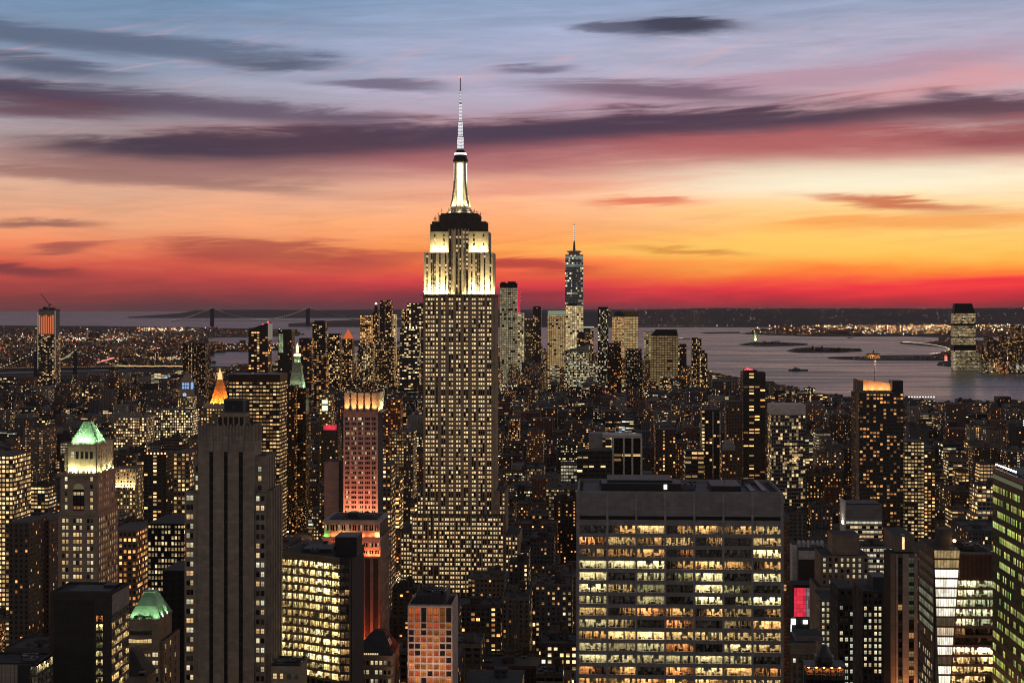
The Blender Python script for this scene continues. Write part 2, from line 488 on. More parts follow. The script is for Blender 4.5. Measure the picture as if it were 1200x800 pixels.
# ------------------------------------------------------------------ mesh writer
class MB:
    def __init__(s):
        s.v, s.f, s.m, s.uv, s.at = [], [], [], [], []
        s.glow, s.seed = [], []

    def face(s, pts, mat=0, uvs=None, at=None, glow=None, seed=0.0):
        i = len(s.v)
        s.v.extend(tuple(p) for p in pts)
        s.f.append(tuple(range(i, i + len(pts))))
        s.m.append(mat)
        s.uv.append(uvs if uvs else [(0, 0), (1, 0), (1, 1), (0, 1)][:len(pts)] if len(pts) <= 4 else [(0, 0)] * len(pts))
        s.at.append(at)
        s.glow.append(glow)
        s.seed.append(seed)

    def hexa(s, p, mat=0, top=None, skip=()):
        """p: 4 bottom points counter-clockwise from above, then 4 top points"""
        fs = {'f': (0, 1, 5, 4), 'r': (1, 2, 6, 5), 'b': (2, 3, 7, 6), 'l': (3, 0, 4, 7), 't': (4, 5, 6, 7), 'u': (3, 2, 1, 0)}
        for k, q in fs.items():
            if k in skip:
                continue
            s.face([p[i] for i in q], (top if (k == 't' and top is not None) else mat))

    def box(s, x0, x1, y0, y1, z0, z1, mat=0, top=None, skip=()):
        s.hexa([(x0, y0, z0), (x1, y0, z0), (x1, y1, z0), (x0, y1, z0), (x0, y0, z1), (x1, y0, z1), (x1, y1, z1), (x0, y1, z1)], mat, top, skip)

    def frustum(s, x0, x1, y0, y1, z0, X0, X1, Y0, Y1, z1, mat=0, top=None, skip=()):
        s.hexa([(x0, y0, z0), (x1, y0, z0), (x1, y1, z0), (x0, y1, z0), (X0, Y0, z1), (X1, Y0, z1), (X1, Y1, z1), (X0, Y1, z1)], mat, top, skip)

    def obox(s, o, ang, u0, u1, z0, z1, n0, n1, mat=0):
        """a box on a wall: along the wall u0..u1, out of the wall n0..n1"""
        c, si = math.cos(ang), math.sin(ang)

        def P(u, n, z):
            return (o[0] + c * u + si * n, o[1] + si * u - c * n, z)
        s.hexa([P(u0, n1, z0), P(u1, n1, z0), P(u1, n0, z0), P(u0, n0, z0), P(u0, n1, z1), P(u1, n1, z1), P(u1, n0, z1), P(u0, n0, z1)], mat, skip=('b',))

    def lathe(s, prof, cx=0, cy_=0, seg=16, mat=0, cap=True, sq=1.0):
        rings = []
        for r, z in prof:
            rings.append([(cx + r * math.cos(2 * PI * k / seg), cy_ + sq * r * math.sin(2 * PI * k / seg), z) for k in range(seg)])
        for a, b in zip(rings[:-1], rings[1:]):
            for k in range(seg):
                j = (k + 1) % seg
                s.face([a[k], a[j], b[j], b[k]], mat)
        if cap:
            s.face(rings[-1], mat)
            s.face(rings[0][::-1], mat)

    def tube(s, p, q, r, mat=0, seg=6):
        p, q = Vector(p), Vector(q)
        d = (q - p)
        if d.length < 1e-6:
            return
        d.normalize()
        a = d.orthogonal().normalized()
        b = d.cross(a)
        A = [p + (a * math.cos(2 * PI * k / seg) + b * math.sin(2 * PI * k / seg)) * r for k in range(seg)]
        B = [q + (a * math.cos(2 * PI * k / seg) + b * math.sin(2 * PI * k / seg)) * r for k in range(seg)]
        for k in range(seg):
            j = (k + 1) % seg
            s.face([A[k], A[j], B[j], B[k]], mat)
        s.face(A[::-1], mat)
        s.face(B, mat)

    def facade_box(s, x0, x1, y0, y1, z0, z1, st, seed, mat=0, top=1, skip=(), T=None):
        """box whose four sides carry window bays from the style st; T places it (cos, sin, X, Y)"""
        def P(x, y, z):
            if T:
                return (T[2] + T[0] * x + T[1] * y, T[3] - T[1] * x + T[0] * y, z)
            return (x, y, z)
        c = [(x0, y0), (x1, y0), (x1, y1), (x0, y1)]
        for k, nm in enumerate('frbl'):
            if nm in skip:
                continue
            a, b = c[k], c[(k + 1) % 4]
            L = math.hypot(b[0] - a[0], b[1] - a[1])
            n = max(1, round(L / st['cw']))
            cw = L / n
            H = z1 - z0
            at = ((seed + k * 11.0, cw, st['ch']), (st['lit'], st['fw'], st['fh']), st['col'], (st['pal'], st['coh'], st['gl']))
            s.face([P(a[0], a[1], z0), P(b[0], b[1], z0), P(b[0], b[1], z1), P(a[0], a[1], z1)], mat, [(0, -H), (L, -H), (L, 0), (0, 0)], at)
        at = ((seed, 3, 3), (0, 0, 0), st.get('roof', st['col']), (0, 0, 0))
        s.face([P(x0, y0, z1), P(x1, y0, z1), P(x1, y1, z1), P(x0, y1, z1)], top, None, at)

    def build(s, name, mats, parent=None, smooth=False, loc=None, rot=None):
        me = bpy.data.meshes.new(name)
        me.from_pydata(s.v, [], s.f)
        for m in mats:
            me.materials.append(m)
        me.polygons.foreach_set('material_index', s.m)
        uvl = me.uv_layers.new(name='UVMap')
        flat = []
        for q in s.uv:
            for a in q:
                flat.extend(a)
        uvl.data.foreach_set('uv', flat)
        if any(a is not None for a in s.at):
            zero = ((0, 1, 1), (0, 0, 0), (0.05, 0.05, 0.05), (0, 0, 0))
            for i, nm in enumerate(('fa', 'fb', 'fc', 'fd')):
                at = me.attributes.new(nm, 'FLOAT_VECTOR', 'FACE')
                fl = []
                for a in s.at:
                    fl.extend((a or zero)[i])
                at.data.foreach_set('vector', fl)
        if any(q is not None for q in s.glow):
            at = me.attributes.new('glow', 'FLOAT_COLOR', 'FACE')
            fl = []
            for q in s.glow:
                q = q or (0, 0, 0)
                fl.extend((q[0], q[1], q[2], 1.0))
            at.data.foreach_set('color', fl)
            at = me.attributes.new('seed', 'FLOAT', 'FACE')
            at.data.foreach_set('value', s.seed)
        if smooth:
            me.polygons.foreach_set('use_smooth', [True] * len(s.f))
        me.update()
        o = bpy.data.objects.new(name, me)
        COL.objects.link(o)
        if parent is not None:
            o.parent = parent
        if loc is not None:
            o.location = loc
        if rot is not None:
            o.rotation_euler = (0, 0, rot)
        return o


def tag(o, label=None, cat=None, group=None, kind=None):
    if label:
        o['label'] = label
    if cat:
        o['category'] = cat
    if group:
        o['group'] = group
    if kind:
        o['kind'] = kind
    return o


def thing(name, label, cat, loc, rotz=0.0, group=None):
    o = bpy.data.objects.new(name, None)
    COL.objects.link(o)
    o.location = loc
    o.rotation_euler = (0, 0, rotz)
    o.empty_display_size = 5
    return tag(o, label, cat, group)


GRID = R(-3.0)                       # the street grid runs 3 degrees off the view axis
GC, GS = math.cos(R(3.0)), math.sin(R(3.0))


def PX(px, Y):
    return (px - CX) * Y / F


def PZ(py, Y):
    return CZ - (py - HY) * Y / F


def on_ground(px, py, z=0.0):
    Y = (CZ - z) * F / (py - HY)
    return PX(px, Y), Y


HERO = []                            # (left, right, top, lowest visible row, depth) of every hand-built tower, for the fill-in city


class Site:
    """a building lot: the middle of its street front, seen from px l to r at depth Y"""
    def __init__(s, name, label, l, r, Y, top, bottom=900, cat='building', d=30.0, group=None, rot=0.0, side=0):
        s.Y = Y
        s.w = (r - l) * Y / F / math.cos(GRID + rot)
        s.l, s.r = l, r
        s.cx = 0.5 * (l + r)
        s.X = PX(s.cx, Y)
        s.d = d
        s.root = thing(name, label, cat, (s.X, Y, 0), GRID + rot, group)
        s.wins = []
        HERO.append((l - max(0, -side), r + max(0, side), top, bottom, Y, d))

    def x(s, px):
        return (px - s.cx) * s.Y / F

    def z(s, py):
        return PZ(py, s.Y)

    def part(s, name, mb, mats, parent=None, label=None, smooth=False):
        o = mb.build(name, mats, parent or s.root, smooth)
        if label:
            o['label'] = label
        return o

    def light(s, kind, loc, rot, energy, color, **kw):
        d = bpy.data.lights.new('floodlight', kind)
        d.energy = energy
        d.color = color
        for k, v in kw.items():
            setattr(d, k, v)
        o = bpy.data.objects.new('floodlight', d)
        COL.objects.link(o)
        o.parent = s.root
        o.location = loc
        o.rotation_euler = rot
        return o


def spans(lo, hi, holes):
    out, a = [], lo
    for h0, h1 in sorted(holes):
        if h0 > a + 1e-4:
            out.append((a, h0))
        a = max(a, h1)
    if hi > a + 1e-4:
        out.append((a, hi))
    return out


def facade(site, mb, o, ang, W, z0, z1, cols, rows, ww, wh, pier=0.45, band=0.25, mp=0, mbn=0, record=True, skip=None):
    """stone piers and spandrel bands standing proud of a dark core, with window bays between; cols: window centres along the wall, rows: sill heights"""
    if isinstance(ww, (int, float)):
        ww = [ww] * len(cols)
    for a, b in spans(0, W, [(c - w / 2, c + w / 2) for c, w in zip(cols, ww)]):
        mb.obox(o, ang, a, b, z0, z1, 0, pier, mp)
    for a, b in spans(z0, z1, [(r, r + wh) for r in rows]):
        mb.obox(o, ang, 0.02, W - 0.02, a + 0.003, b - 0.003, 0, band, mbn)
    if record:
        c, si = math.cos(ang), math.sin(ang)
        for j, rz in enumerate(rows):
            for i, (cu, w) in enumerate(zip(cols, ww)):
                if skip and skip(i, j):
                    continue
                site.wins.append((o[0] + c * cu + si * 0.06, o[1] + si * cu - c * 0.06, rz, ang, w, wh, i, j))


WARM = [(1.0, 0.50, 0.17), (1.0, 0.62, 0.27), (1.0, 0.74, 0.38), (1.0, 0.84, 0.52), (0.95, 0.92, 0.66), (0.85, 0.95, 0.80)]


def glow_pick(rng, p, lo, hi, kmin=0.35, kmax=1.6, dim=0.02):
    """the lamp colour behind one window: lit with chance p, tone between WARM[lo] and WARM[hi]"""
    if rng.random() > p:
        k = rng.random() ** 3 * dim
        return (k, k * 0.7, k * 0.45)
    c = WARM[rng.randint(lo, hi)]
    k = kmin + (kmax - kmin) * rng.random() ** 1.3
    return (c[0] * k, c[1] * k, c[2] * k)


_PANE = {}


def pane_mesh(w, h):
    key = (round(w, 2), round(h, 2))
    if key not in _PANE:
        me = bpy.data.meshes.new('window')
        b = [(-w / 2, 0, 0), (w / 2, 0, 0), (w / 2, 0, h), (-w / 2, 0, h)]
        fr = 0.05
        v = list(b)
        f = [(0, 1, 2, 3)]
        # a slim frame standing out round the pane
        for (x0, x1, a, c) in ((-w / 2, w / 2, 0, fr), (-w / 2, w / 2, h - fr, h), (-w / 2, -w / 2 + fr, fr, h - fr), (w / 2 - fr, w / 2, fr, h - fr)):
            i = len(v)
            v += [(x0, -0.04, a), (x1, -0.04, a), (x1, -0.04, c), (x0, -0.04, c)]
            f.append((i, i + 1, i + 2, i + 3))
        me.from_pydata(v, [], f)
        me.materials.append(MATS['window_object'])
        me.materials.append(M_dark)
        me.polygons.foreach_set('material_index', [0, 1, 1, 1, 1])
        u = me.uv_layers.new(name='UVMap')
        for p in me.polygons:
            for li, q in zip(p.loop_indices, ((0, 0), (1, 0), (1, 1), (0, 1))):
                u.data[li].uv = q
        _PANE[key] = me
    return _PANE[key]


def place_windows(site, colour, limit=100, name='window', mass_name='window_pane', parent=None):
    """the windows that show largest become parts of their own, the rest one part"""
    par = parent or site.root
    ws = sorted(site.wins, key=lambda q: (q[1], q[2]) if abs(q[3]) < 0.2 else (q[1] + 40, q[2]))
    # nearest rows first means highest on a roof-top view; keep the top storeys, which nothing hides
    ws = sorted(site.wins, key=lambda q: (abs(q[3]) > 0.2, -q[2]))
    mass = MB()
    for k, (x, y, z, ang, w, h, i, j) in enumerate(ws):
        c = colour(i, j, x, y, z, ang)
        if k < limit:
            o = bpy.data.objects.new(name, pane_mesh(w, h))
            COL.objects.link(o)
            o.parent = par
            o.location = (x, y, z)
            o.rotation_euler = (0, 0, ang)
            o.color = (c[0], c[1], c[2], 1.0)
        else:
            ca, sa = math.cos(ang), math.sin(ang)
            pts = [(x - ca * w / 2, y - sa * w / 2, z), (x + ca * w / 2, y + sa * w / 2, z), (x + ca * w / 2, y + sa * w / 2, z + h), (x - ca * w / 2, y - sa * w / 2, z + h)]
            mass.face(pts, 0, None, None, c, (k * 0.6180339) % 1.0)
    if mass.f:
        o = mass.build(mass_name, [MATS['window_mass']], par)
        o['kind'] = 'stuff'
    site.wins = []


_ROOM = {}


def room_mesh(variant, w, h, depth, lit, mull=3):
    """one glazed bay and the office behind it: ceiling lamps, back wall, partitions, desks, blinds, mullions and a sheet of glass"""
    key = (variant, round(w, 1), round(h, 1), lit, mull)
    if key in _ROOM:
        return _ROOM[key]
    rng = random.Random(variant * 977 + int(w * 10))
    b = MB()
    zb, zt = -0.85, h + 0.12
    x0, x1 = -w / 2, w / 2
    d = depth if variant % 3 else depth * 0.6
    b.face([(x0, d, zb), (x1, d, zb), (x1, d, zt), (x0, d, zt)], 0)
    b.face([(x0, 0, zb), (x1, 0, zb), (x1, d, zb), (x0, d, zb)], 2)
    b.face([(x0, d, zt), (x1, d, zt), (x1, 0, zt), (x0, 0, zt)], 0)
    b.face([(x0, 0, zb), (x0, d, zb), (x0, d, zt), (x0, 0, zt)], 0)
    b.face([(x1, d, zb), (x1, 0, zb), (x1, 0, zt), (x1, d, zt)], 0)
    b.face([(x0, 0.02, zb), (x1, 0.02, zb), (x1, 0.02, 0), (x0, 0.02, 0)], 2)
    if lit:
        n = 1 + variant % 2
        for k in range(n):
            y = d * (k + 0.6) / (n + 0.2)
            a, c = x0 + 0.4, x1 - 0.4
            if lit == 2:
                a = x0 + rng.uniform(0.1, 0.5) * w
            if lit == 3:
                c = x0 + rng.uniform(0.5, 0.8) * w
            b.face([(a, y + 0.35, zt - 0.05), (c, y + 0.35, zt - 0.05), (c, y - 0.35, zt - 0.05), (a, y - 0.35, zt - 0.05)], 1)
    if lit in (2, 3):
        xp = x0 + w * (0.42 if lit == 2 else 0.58)
        b.box(xp - 0.08, xp + 0.08, 0.3, d - 0.02, zb + 0.01, zt - 0.06, 0)
    x = x0 + 0.5
    while x < x1 - 1.2:
        q = rng.random()
        if q < 0.5:
            b.box(x, x + rng.uniform(0.9, 1.6), rng.uniform(0.5, 1.2), rng.uniform(1.5, 2.2), zb + 0.02, zb + rng.uniform(0.9, 1.75), rng.choice((3, 4, 3)))
        elif q < 0.7:
            b.box(x, x + rng.uniform(0.4, 0.9), d - 0.6, d - 0.05, zb + 0.02, zb + rng.uniform(1.4, 2.7), rng.choice((3, 4)))
        if rng.random() < 0.55:
            # a monitor or a chair back in front of the window
            b.box(x + 0.2, x + 0.2 + rng.uniform(0.3, 0.7), 0.6, 0.75, zb + 0.7, zb + rng.uniform(1.05, 1.55), 4)
        if rng.random() < 0.34:
            b.box(x + 0.3, x + 0.42 + rng.uniform(0, 0.9), d * 0.5, d * 0.5 + 0.1, zb + 0.02, zt - 0.08, 4)
        x += rng.uniform(0.9, 1.9)
    k = 0
    while k < mull * 2:
        a = x0 + w * k / (mull * 2)
        if rng.random() < 0.22:
            b.face([(a, 0.12, h * rng.uniform(0.25, 0.8)), (a + w / (mull * 2), 0.12, h * 0.5), (a + w / (mull * 2), 0.12, zt), (a, 0.12, zt)], 5)
        k += 1
    for k in range(1, mull):
        a = x0 + w * k / mull
        b.box(a - 0.06, a + 0.06, -0.05, 0.06, 0, h, 4)
    b.face([(x0, 0.0, 0), (x1, 0.0, 0), (x1, 0.0, h), (x0, 0.0, h)], 6)
    o = b.build('window', [MATS['room_wall'], MATS['room_lamp'], wall_mat('carpet', (0.16, 0.14, 0.12), 0.3), wall_mat('desk', (0.30, 0.22, 0.14), 0.4, scale=0.8),
                           wall_mat('equipment', (0.03, 0.03, 0.032), 0.3, 0.5), wall_mat('blind', (0.45, 0.42, 0.36), 0.2), MATS['glass_sheet']])
    me = o.data
    bpy.data.objects.remove(o)
    _ROOM[key] = me
    return me


def put_room(site, x, y, z, ang, w, h, variant, lit, col, depth=4.5, mull=3, name='window'):
    o = bpy.data.objects.new(name, room_mesh(variant, w, h, depth, lit, mull))
    COL.objects.link(o)
    o.parent = site.root
    o.location = (x, y, z)
    o.rotation_euler = (0, 0, ang)
    o.color = (col[0], col[1], col[2], 1.0)
    return o


def water_tank_mb(r=2.2, h=4.0, leg=2.5):
    b = MB()
    for sx in (-1, 1):
        for sy in (-1, 1):
            b.box(sx * r * 0.65 - 0.15, sx * r * 0.65 + 0.15, sy * r * 0.65 - 0.15, sy * r * 0.65 + 0.15, 0, leg, 1)
    b.box(-r * 0.8, r * 0.8, -r * 0.8, r * 0.8, leg, leg + 0.25, 1)
    b.lathe([(r, leg + 0.25), (r * 0.96, leg + 0.25 + h), (r * 1.04, leg + 0.3 + h), (0.1, leg + h + 1.6)], seg=12, mat=0)
    return b


_tank = None


def add_tank(root, x, y, z, s=1.0):
    global _tank
    if _tank is None:
        o = water_tank_mb().build('water_tank', [M_wood, M_dark])
        _tank = o.data
        bpy.data.objects.remove(o)
    o = bpy.data.objects.new('water_tank', _tank)
    COL.objects.link(o)
    o.parent = root
    o.location = (x, y, z)
    o.scale = (s, s, s)
    return o


def roof_clutter(site, x0, x1, y0, y1, z, seed, n=6, name='roof_plant', mats=None, hmax=3.5):
    """cooling units, ducts and housings on one roof"""
    rng = random.Random(seed)
    for k in range(n):
        b = MB()
        w, d, h = rng.uniform(2, 6), rng.uniform(2, 5), rng.uniform(1.2, hmax)
        x = rng.uniform(x0 + w / 2, max(x0 + w / 2, x1 - w / 2))
        y = rng.uniform(y0 + d / 2, max(y0 + d / 2, y1 - d / 2))
        q = rng.random()
        if q < 0.45:
            b.box(x - w / 2, x + w / 2, y - d / 2, y + d / 2, z + 0.3, z + h, 0)
            for i in range(2):
                b.lathe([(0.7, z + h), (0.7, z + h + 0.4)], x - w / 4 + i * w / 2, y, 10, 1)
            for i in range(4):
                b.box(x - w / 2 + 0.2 + (i % 2) * (w - 0.6), x - w / 2 + 0.4 + (i % 2) * (w - 0.6), y - d / 2 + 0.2 + (i // 2) * (d - 0.6), y - d / 2 + 0.4 + (i // 2) * (d - 0.6), z, z + 0.3, 1)
        elif q < 0.7:
            b.box(x - w / 2, x + w / 2, y - d / 2, y + d / 2, z, z + h, 0)
            b.box(x - w / 2 - 0.1, x + w / 2 + 0.1, y - d / 2 - 0.1, y + d / 2 + 0.1, z + h, z + h + 0.2, 1)
        elif q < 0.85:
            b.tube((x - w, y, z + 0.8), (x + w, y, z + 0.8), 0.4, 0, 8)
            for i in range(-2, 3):
                b.box(x + i * w / 2 - 0.06, x + i * w / 2 + 0.06, y - 0.3, y + 0.3, z, z + 0.6, 1)
        else:
            b.tube((x, y, z), (x, y, z + h * 2), 0.12, 1)
            b.lathe([(0.9, z + h), (1.1, z + h + 0.3)], x + 1.2, y, 10, 0)
        site.part(name, b, mats or [M_steel, M_dark])


def parapet(site, x0, x1, y0, y1, z, h=1.1, t=0.35, mat=None, name='parapet'):
    b = MB()
    b.box(x0, x1, y0, y0 + t, z, z + h)
    b.box(x0, x1, y1 - t, y1, z, z + h)
    b.box(x0, x0 + t, y0 + t, y1 - t, z, z + h - 0.003)
    b.box(x1 - t, x1, y0 + t, y1 - t, z, z + h - 0.003)
    return site.part(name, b, [mat])
# ------------------------------------------------------------------ water, land, hills
from mathutils.geometry import tessellate_polygon


def make_water():
    m, gg, out = new_mat('harbour_water')
    oc = gg.n('ShaderNodeTexCoord').outputs['Object']
    x, y, z = gg.sep(oc)
    n1 = gg.noise(gg.xyz(gg.m('MULTIPLY', x, 0.012), gg.m('MULTIPLY', y, 0.030), 0.0), 1.0, 4.0, 0.6)
    n2 = gg.noise(gg.xyz(gg.m('MULTIPLY', x, 0.0009), gg.m('MULTIPLY', y, 0.0042), 4.0), 1.0, 5.0, 0.6, 0.8)
    rough = gg.m('MULTIPLY_ADD', gg.smooth(n2, 0.35, 0.68), 0.14, 0.24)
    bump = gg.n('ShaderNodeBump', {'Height': n1, 'Strength': 0.16, 'Distance': 5.0})
    pbr(gg, out, (0.018, 0.020, 0.026), rough, normal=bump.outputs[0], spec=1.0)
    b = MB()
    # one sheet to the horizon, finer near the city
    ys = [-3000, 2000, 6000, 12000, 25000, 60000, 150000, 300000]
    xs = [-150000, -40000, -12000, -4000, 0, 4000, 12000, 40000, 150000]
    for a, c in zip(ys[:-1], ys[1:]):
        for d, e in zip(xs[:-1], xs[1:]):
            b.face([(d, a, 0), (e, a, 0), (e, c, 0), (d, c, 0)])
    tag(b.build('water', [m]), kind='structure')


make_water()
M_land = wall_mat('land_ground', (0.022, 0.021, 0.020), 0.4, 0.95, scale=0.004, streaks=False)
M_asphalt = wall_mat('asphalt', (0.045, 0.045, 0.047), 0.3, 0.8, scale=0.05, streaks=False)
M_pave = wall_mat('pavement_concrete', (0.17, 0.165, 0.16), 0.25, 0.9, scale=0.1, streaks=False)
M_hill = wall_mat('hill_ground', (0.030, 0.030, 0.026), 0.5, 0.95, scale=0.0012, streaks=False)
M_leaf = wall_mat('dark_foliage', (0.028, 0.036, 0.018), 0.4, 0.9, scale=0.03)
M_stonew = wall_mat('pale_stone', (0.34, 0.31, 0.26), 0.25, 0.85)

MANHATTAN = [on_ground(*p) for p in [(-120, 445), (0, 438), (150, 434), (240, 430), (330, 430), (430, 429), (560, 425), (690, 423), (790, 426), (828, 433), (845, 444), (905, 455),
                                     (960, 468), (1050, 476), (1200, 481), (1320, 486)]] + [(2600, 3200), (2600, -500), (-2600, -500), (-2600, 5000)]


def land(name, pts, z=3.0, mat=None):
    b = MB()
    P = [Vector((x, y, z)) for x, y in pts]
    area = sum(a.x * c.y - c.x * a.y for a, c in zip(P, P[1:] + P[:1]))
    if area < 0:
        P.reverse()
    for t in tessellate_polygon([P]):
        q = [P[i] for i in t]
        if (q[1] - q[0]).cross(q[2] - q[0]).z < 0:
            q.reverse()
        b.face(q, 0)
    for a, c in zip(P, P[1:] + P[:1]):
        b.face([(a.x, a.y, -1), (c.x, c.y, -1), c, a], 0)
    return tag(b.build(name, [mat or M_land]), kind='structure')


def gp(lst):
    return [on_ground(*p) for p in lst]


land('ground', MANHATTAN)
BROOKLYN = gp([(-900, 436), (0, 436), (160, 432), (236, 430), (240, 413), (335, 410), (338, 405), (246, 404.5), (242, 396), (300, 394.5), (350, 393.5), (352, 389), (330, 386),
               (240, 384), (120, 382), (0, 381.6), (-900, 381.6)])
land('far_shore_ground', BROOKLYN)
land('harbour_island_ground', gp([(372, 402), (420, 398.5), (468, 400), (470, 403), (420, 406)]))
LIBERTY_PARK = gp([(1055, 401), (1085, 401.6), (1100, 399), (1130, 398), (1155, 399), (1900, 395), (1900, 441), (1200, 438), (1150, 434), (1147, 430), (1120, 430), (1098, 428),
                   (1100, 424.5), (1117, 422.5), (1010, 421.8), (970, 420), (972, 418.7), (1040, 416.8), (1090, 416.5), (1113, 412.7), (1114, 409), (1100, 406.5), (1080, 404.4), (1055, 402.6)])
land('waterfront_ground', LIBERTY_PARK)
land('statue_island_ground', gp([(866, 404), (880, 401.5), (905, 400.8), (945, 402.7), (947, 403.9), (930, 405.2), (890, 405.6)]))
land('flat_island_ground', gp([(922, 411.4), (932, 408.4), (950, 407), (1008, 408.6), (1011, 411.3), (980, 413.2), (935, 413.2)]))
land('dock_ground', gp([(868, 391), (900, 392.6), (960, 394.2), (1060, 394), (1130, 396), (1200, 394), (1900, 394), (1900, 380), (1100, 381), (900, 386)]))
land('spit_ground', gp([(820, 389.6), (866, 389.0), (868, 390.2), (830, 391)]))


def hills(name, prof, y0, y1, y2, seed):
    """a ridge: rises from the shore at depth y0 to its crest at y1 and falls away to y2; prof: (px, crest row)"""
    rng = random.Random(seed)
    n = 160
    xs = np.linspace(prof[0][0], prof[-1][0], n)
    tops = np.interp(xs, [p[0] for p in prof], [p[1] for p in prof])
    rows = [(y0, 0.0), (y0 + 0.15 * (y1 - y0), 0.16), (y0 + 0.5 * (y1 - y0), 0.5), (y0 + 0.8 * (y1 - y0), 0.85), (y1, 1.0), (0.5 * (y1 + y2), 0.9), (y2, 0.0)]
    b = MB()
    grid = []
    ph = [rng.uniform(0, 6.28) for _ in range(8)]
    for Yr, f in rows:
        line = []
        for i, x in enumerate(xs):
            crest = CZ - (tops[i] - HY) * y1 / F
            w = sum(math.sin(x * k * 0.02 + ph[k] + f * 2) / k for k in range(1, 8)) * 0.045
            z = max(2.5, crest * f * (1 + w * (1 if f < 0.95 else 0.25))) if f > 0 else (-2.0 if Yr == y0 else 2.0)
            line.append((PX(x, Yr if f < 0.9 else y1) if Yr <= y1 else PX(x, y1), Yr, z))
        grid.append(line)
    for r0, r1 in zip(grid[:-1], grid[1:]):
        for i in range(n - 1):
            b.face([r0[i], r0[i + 1], r1[i + 1], r1[i]])
    return tag(b.build(name, [M_hill]), kind='structure')


hills('shore_hills', [(338, 383), (360, 380.5), (400, 378), (480, 375.5), (560, 371), (600, 367.5), (640, 366), (700, 365), (760, 362.4), (830, 361), (900, 361.5), (1000, 361), (1120, 361.4), (1200, 360.6), (1320, 360.5), (1600, 361)], 24500, 31000, 46000, 4)
hills('distant_shore_hills', [(150, 371.4), (215, 366.5), (230, 363.2), (300, 362.8), (400, 363.0), (480, 362.6), (560, 362.8), (700, 362.6), (800, 362.6)], 52000, 60000, 80000, 9)

# streets of the island: one roadway sheet per avenue, pavement slabs with a kerb round every block
AVENUES = [-1210, -1010, -815, -690, -560, -420, -290, -160, 118, 395, 640, 880, 1120, 1360, 1600, 1840]
T0 = (GC, GS, 0.0, 0.0)


def grid_xy(a, b):
    return (GC * a + GS * b, -GS * a + GC * b)


def inside(poly, x, y):
    r = False
    for (x0, y0), (x1, y1) in zip(poly, poly[1:] + poly[:1]):
        if (y0 > y) != (y1 > y) and x < (x1 - x0) * (y - y0) / (y1 - y0) + x0:
            r = not r
    return r


def make_roads():
    b = MB()
    for a in AVENUES:
        for k in range(63):
            t = 300 + 80 * k
            if not (inside(MANHATTAN, *grid_xy(a - 12, t + 85)) and inside(MANHATTAN, *grid_xy(a + 12, t + 85))):
                continue
            q = [grid_xy(a - 11, t), grid_xy(a + 11, t), grid_xy(a + 11, t + 80), grid_xy(a - 11, t + 80)]
            b.face([(x, y, 3.012) for x, y in q], 0)
            for lane in (-4, 0, 4):
                for j in range(3):
                    c = t + j * 26
                    q = [grid_xy(a + lane - 0.1, c), grid_xy(a + lane + 0.1, c), grid_xy(a + lane + 0.1, c + 9), grid_xy(a + lane - 0.1, c + 9)]
                    b.face([(x, y, 3.022) for x, y in q], 1)
    p = MB()
    for a0, a1 in zip(AVENUES[:-1], AVENUES[1:]):
        for k in range(62):
            t = 300 + 80 * k
            if not all(inside(MANHATTAN, *grid_xy(a, c)) for a in (a0 - 12, a1 + 12) for c in (t, t + 90)):
                continue
            q = [grid_xy(a0 + 11, t - 5.5), grid_xy(a1 - 11, t - 5.5), grid_xy(a1 - 11, t + 5.5), grid_xy(a0 + 11, t + 5.5)]
            b.face([(x, y, 3.006) for x, y in q], 0)
            x0, x1, y0, y1 = a0 + 11, a1 - 11, t + 5.5, t + 74.5
            P = [grid_xy(x0, y0), grid_xy(x1, y0), grid_xy(x1, y1), grid_xy(x0, y1)]
            p.hexa([(c[0], c[1], 3.0) for c in P] + [(c[0], c[1], 3.15) for c in P], 0, skip=('u',))
    tag(b.build('road', [M_asphalt, wall_mat('road_paint', (0.7, 0.7, 0.66), 0.1)]), kind='structure')
    tag(p.build('pavement', [M_pave]), kind='structure')


make_roads()
# ------------------------------------------------------------------ wall materials of the hand-built towers
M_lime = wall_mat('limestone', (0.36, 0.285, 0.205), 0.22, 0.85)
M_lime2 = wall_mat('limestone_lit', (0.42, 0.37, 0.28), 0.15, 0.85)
M_alu = wall_mat('spandrel_metal', (0.055, 0.050, 0.048), 0.25, 0.5, 0.3)
M_brownst = wall_mat('brown_stone', (0.25, 0.19, 0.145), 0.25, 0.85)
M_greycon = wall_mat('grey_concrete', (0.34, 0.315, 0.305), 0.14, 0.85)
M_greypan = wall_mat('grey_panel', (0.27, 0.25, 0.245), 0.18, 0.8)
M_darkbrick = wall_mat('dark_brick', (0.060, 0.050, 0.045), 0.3, 0.9)
M_bronze = wall_mat('bronze_cladding', (0.045, 0.032, 0.024), 0.3, 0.45, 0.5)
M_copper = wall_mat('green_copper', (0.27, 0.42, 0.29), 0.3, 0.7, scale=0.25)
M_gold = wall_mat('gilded_tile', (0.62, 0.34, 0.10), 0.2, 0.5, scale=0.4)
M_pinkst = wall_mat('pale_precast', (0.40, 0.33, 0.29), 0.15, 0.8)
M_brick = wall_mat('red_brick', (0.24, 0.12, 0.08), 0.25, 0.9)
M_slate = wall_mat('slate_roof', (0.035, 0.033, 0.033), 0.4, 0.7, scale=0.5)
M_bluerf = wall_mat('blue_grey_roof', (0.035, 0.042, 0.052), 0.4, 0.6, scale=0.2)
SPOT = dict(spot_size=R(95), spot_blend=0.9, shadow_soft_size=0.6)


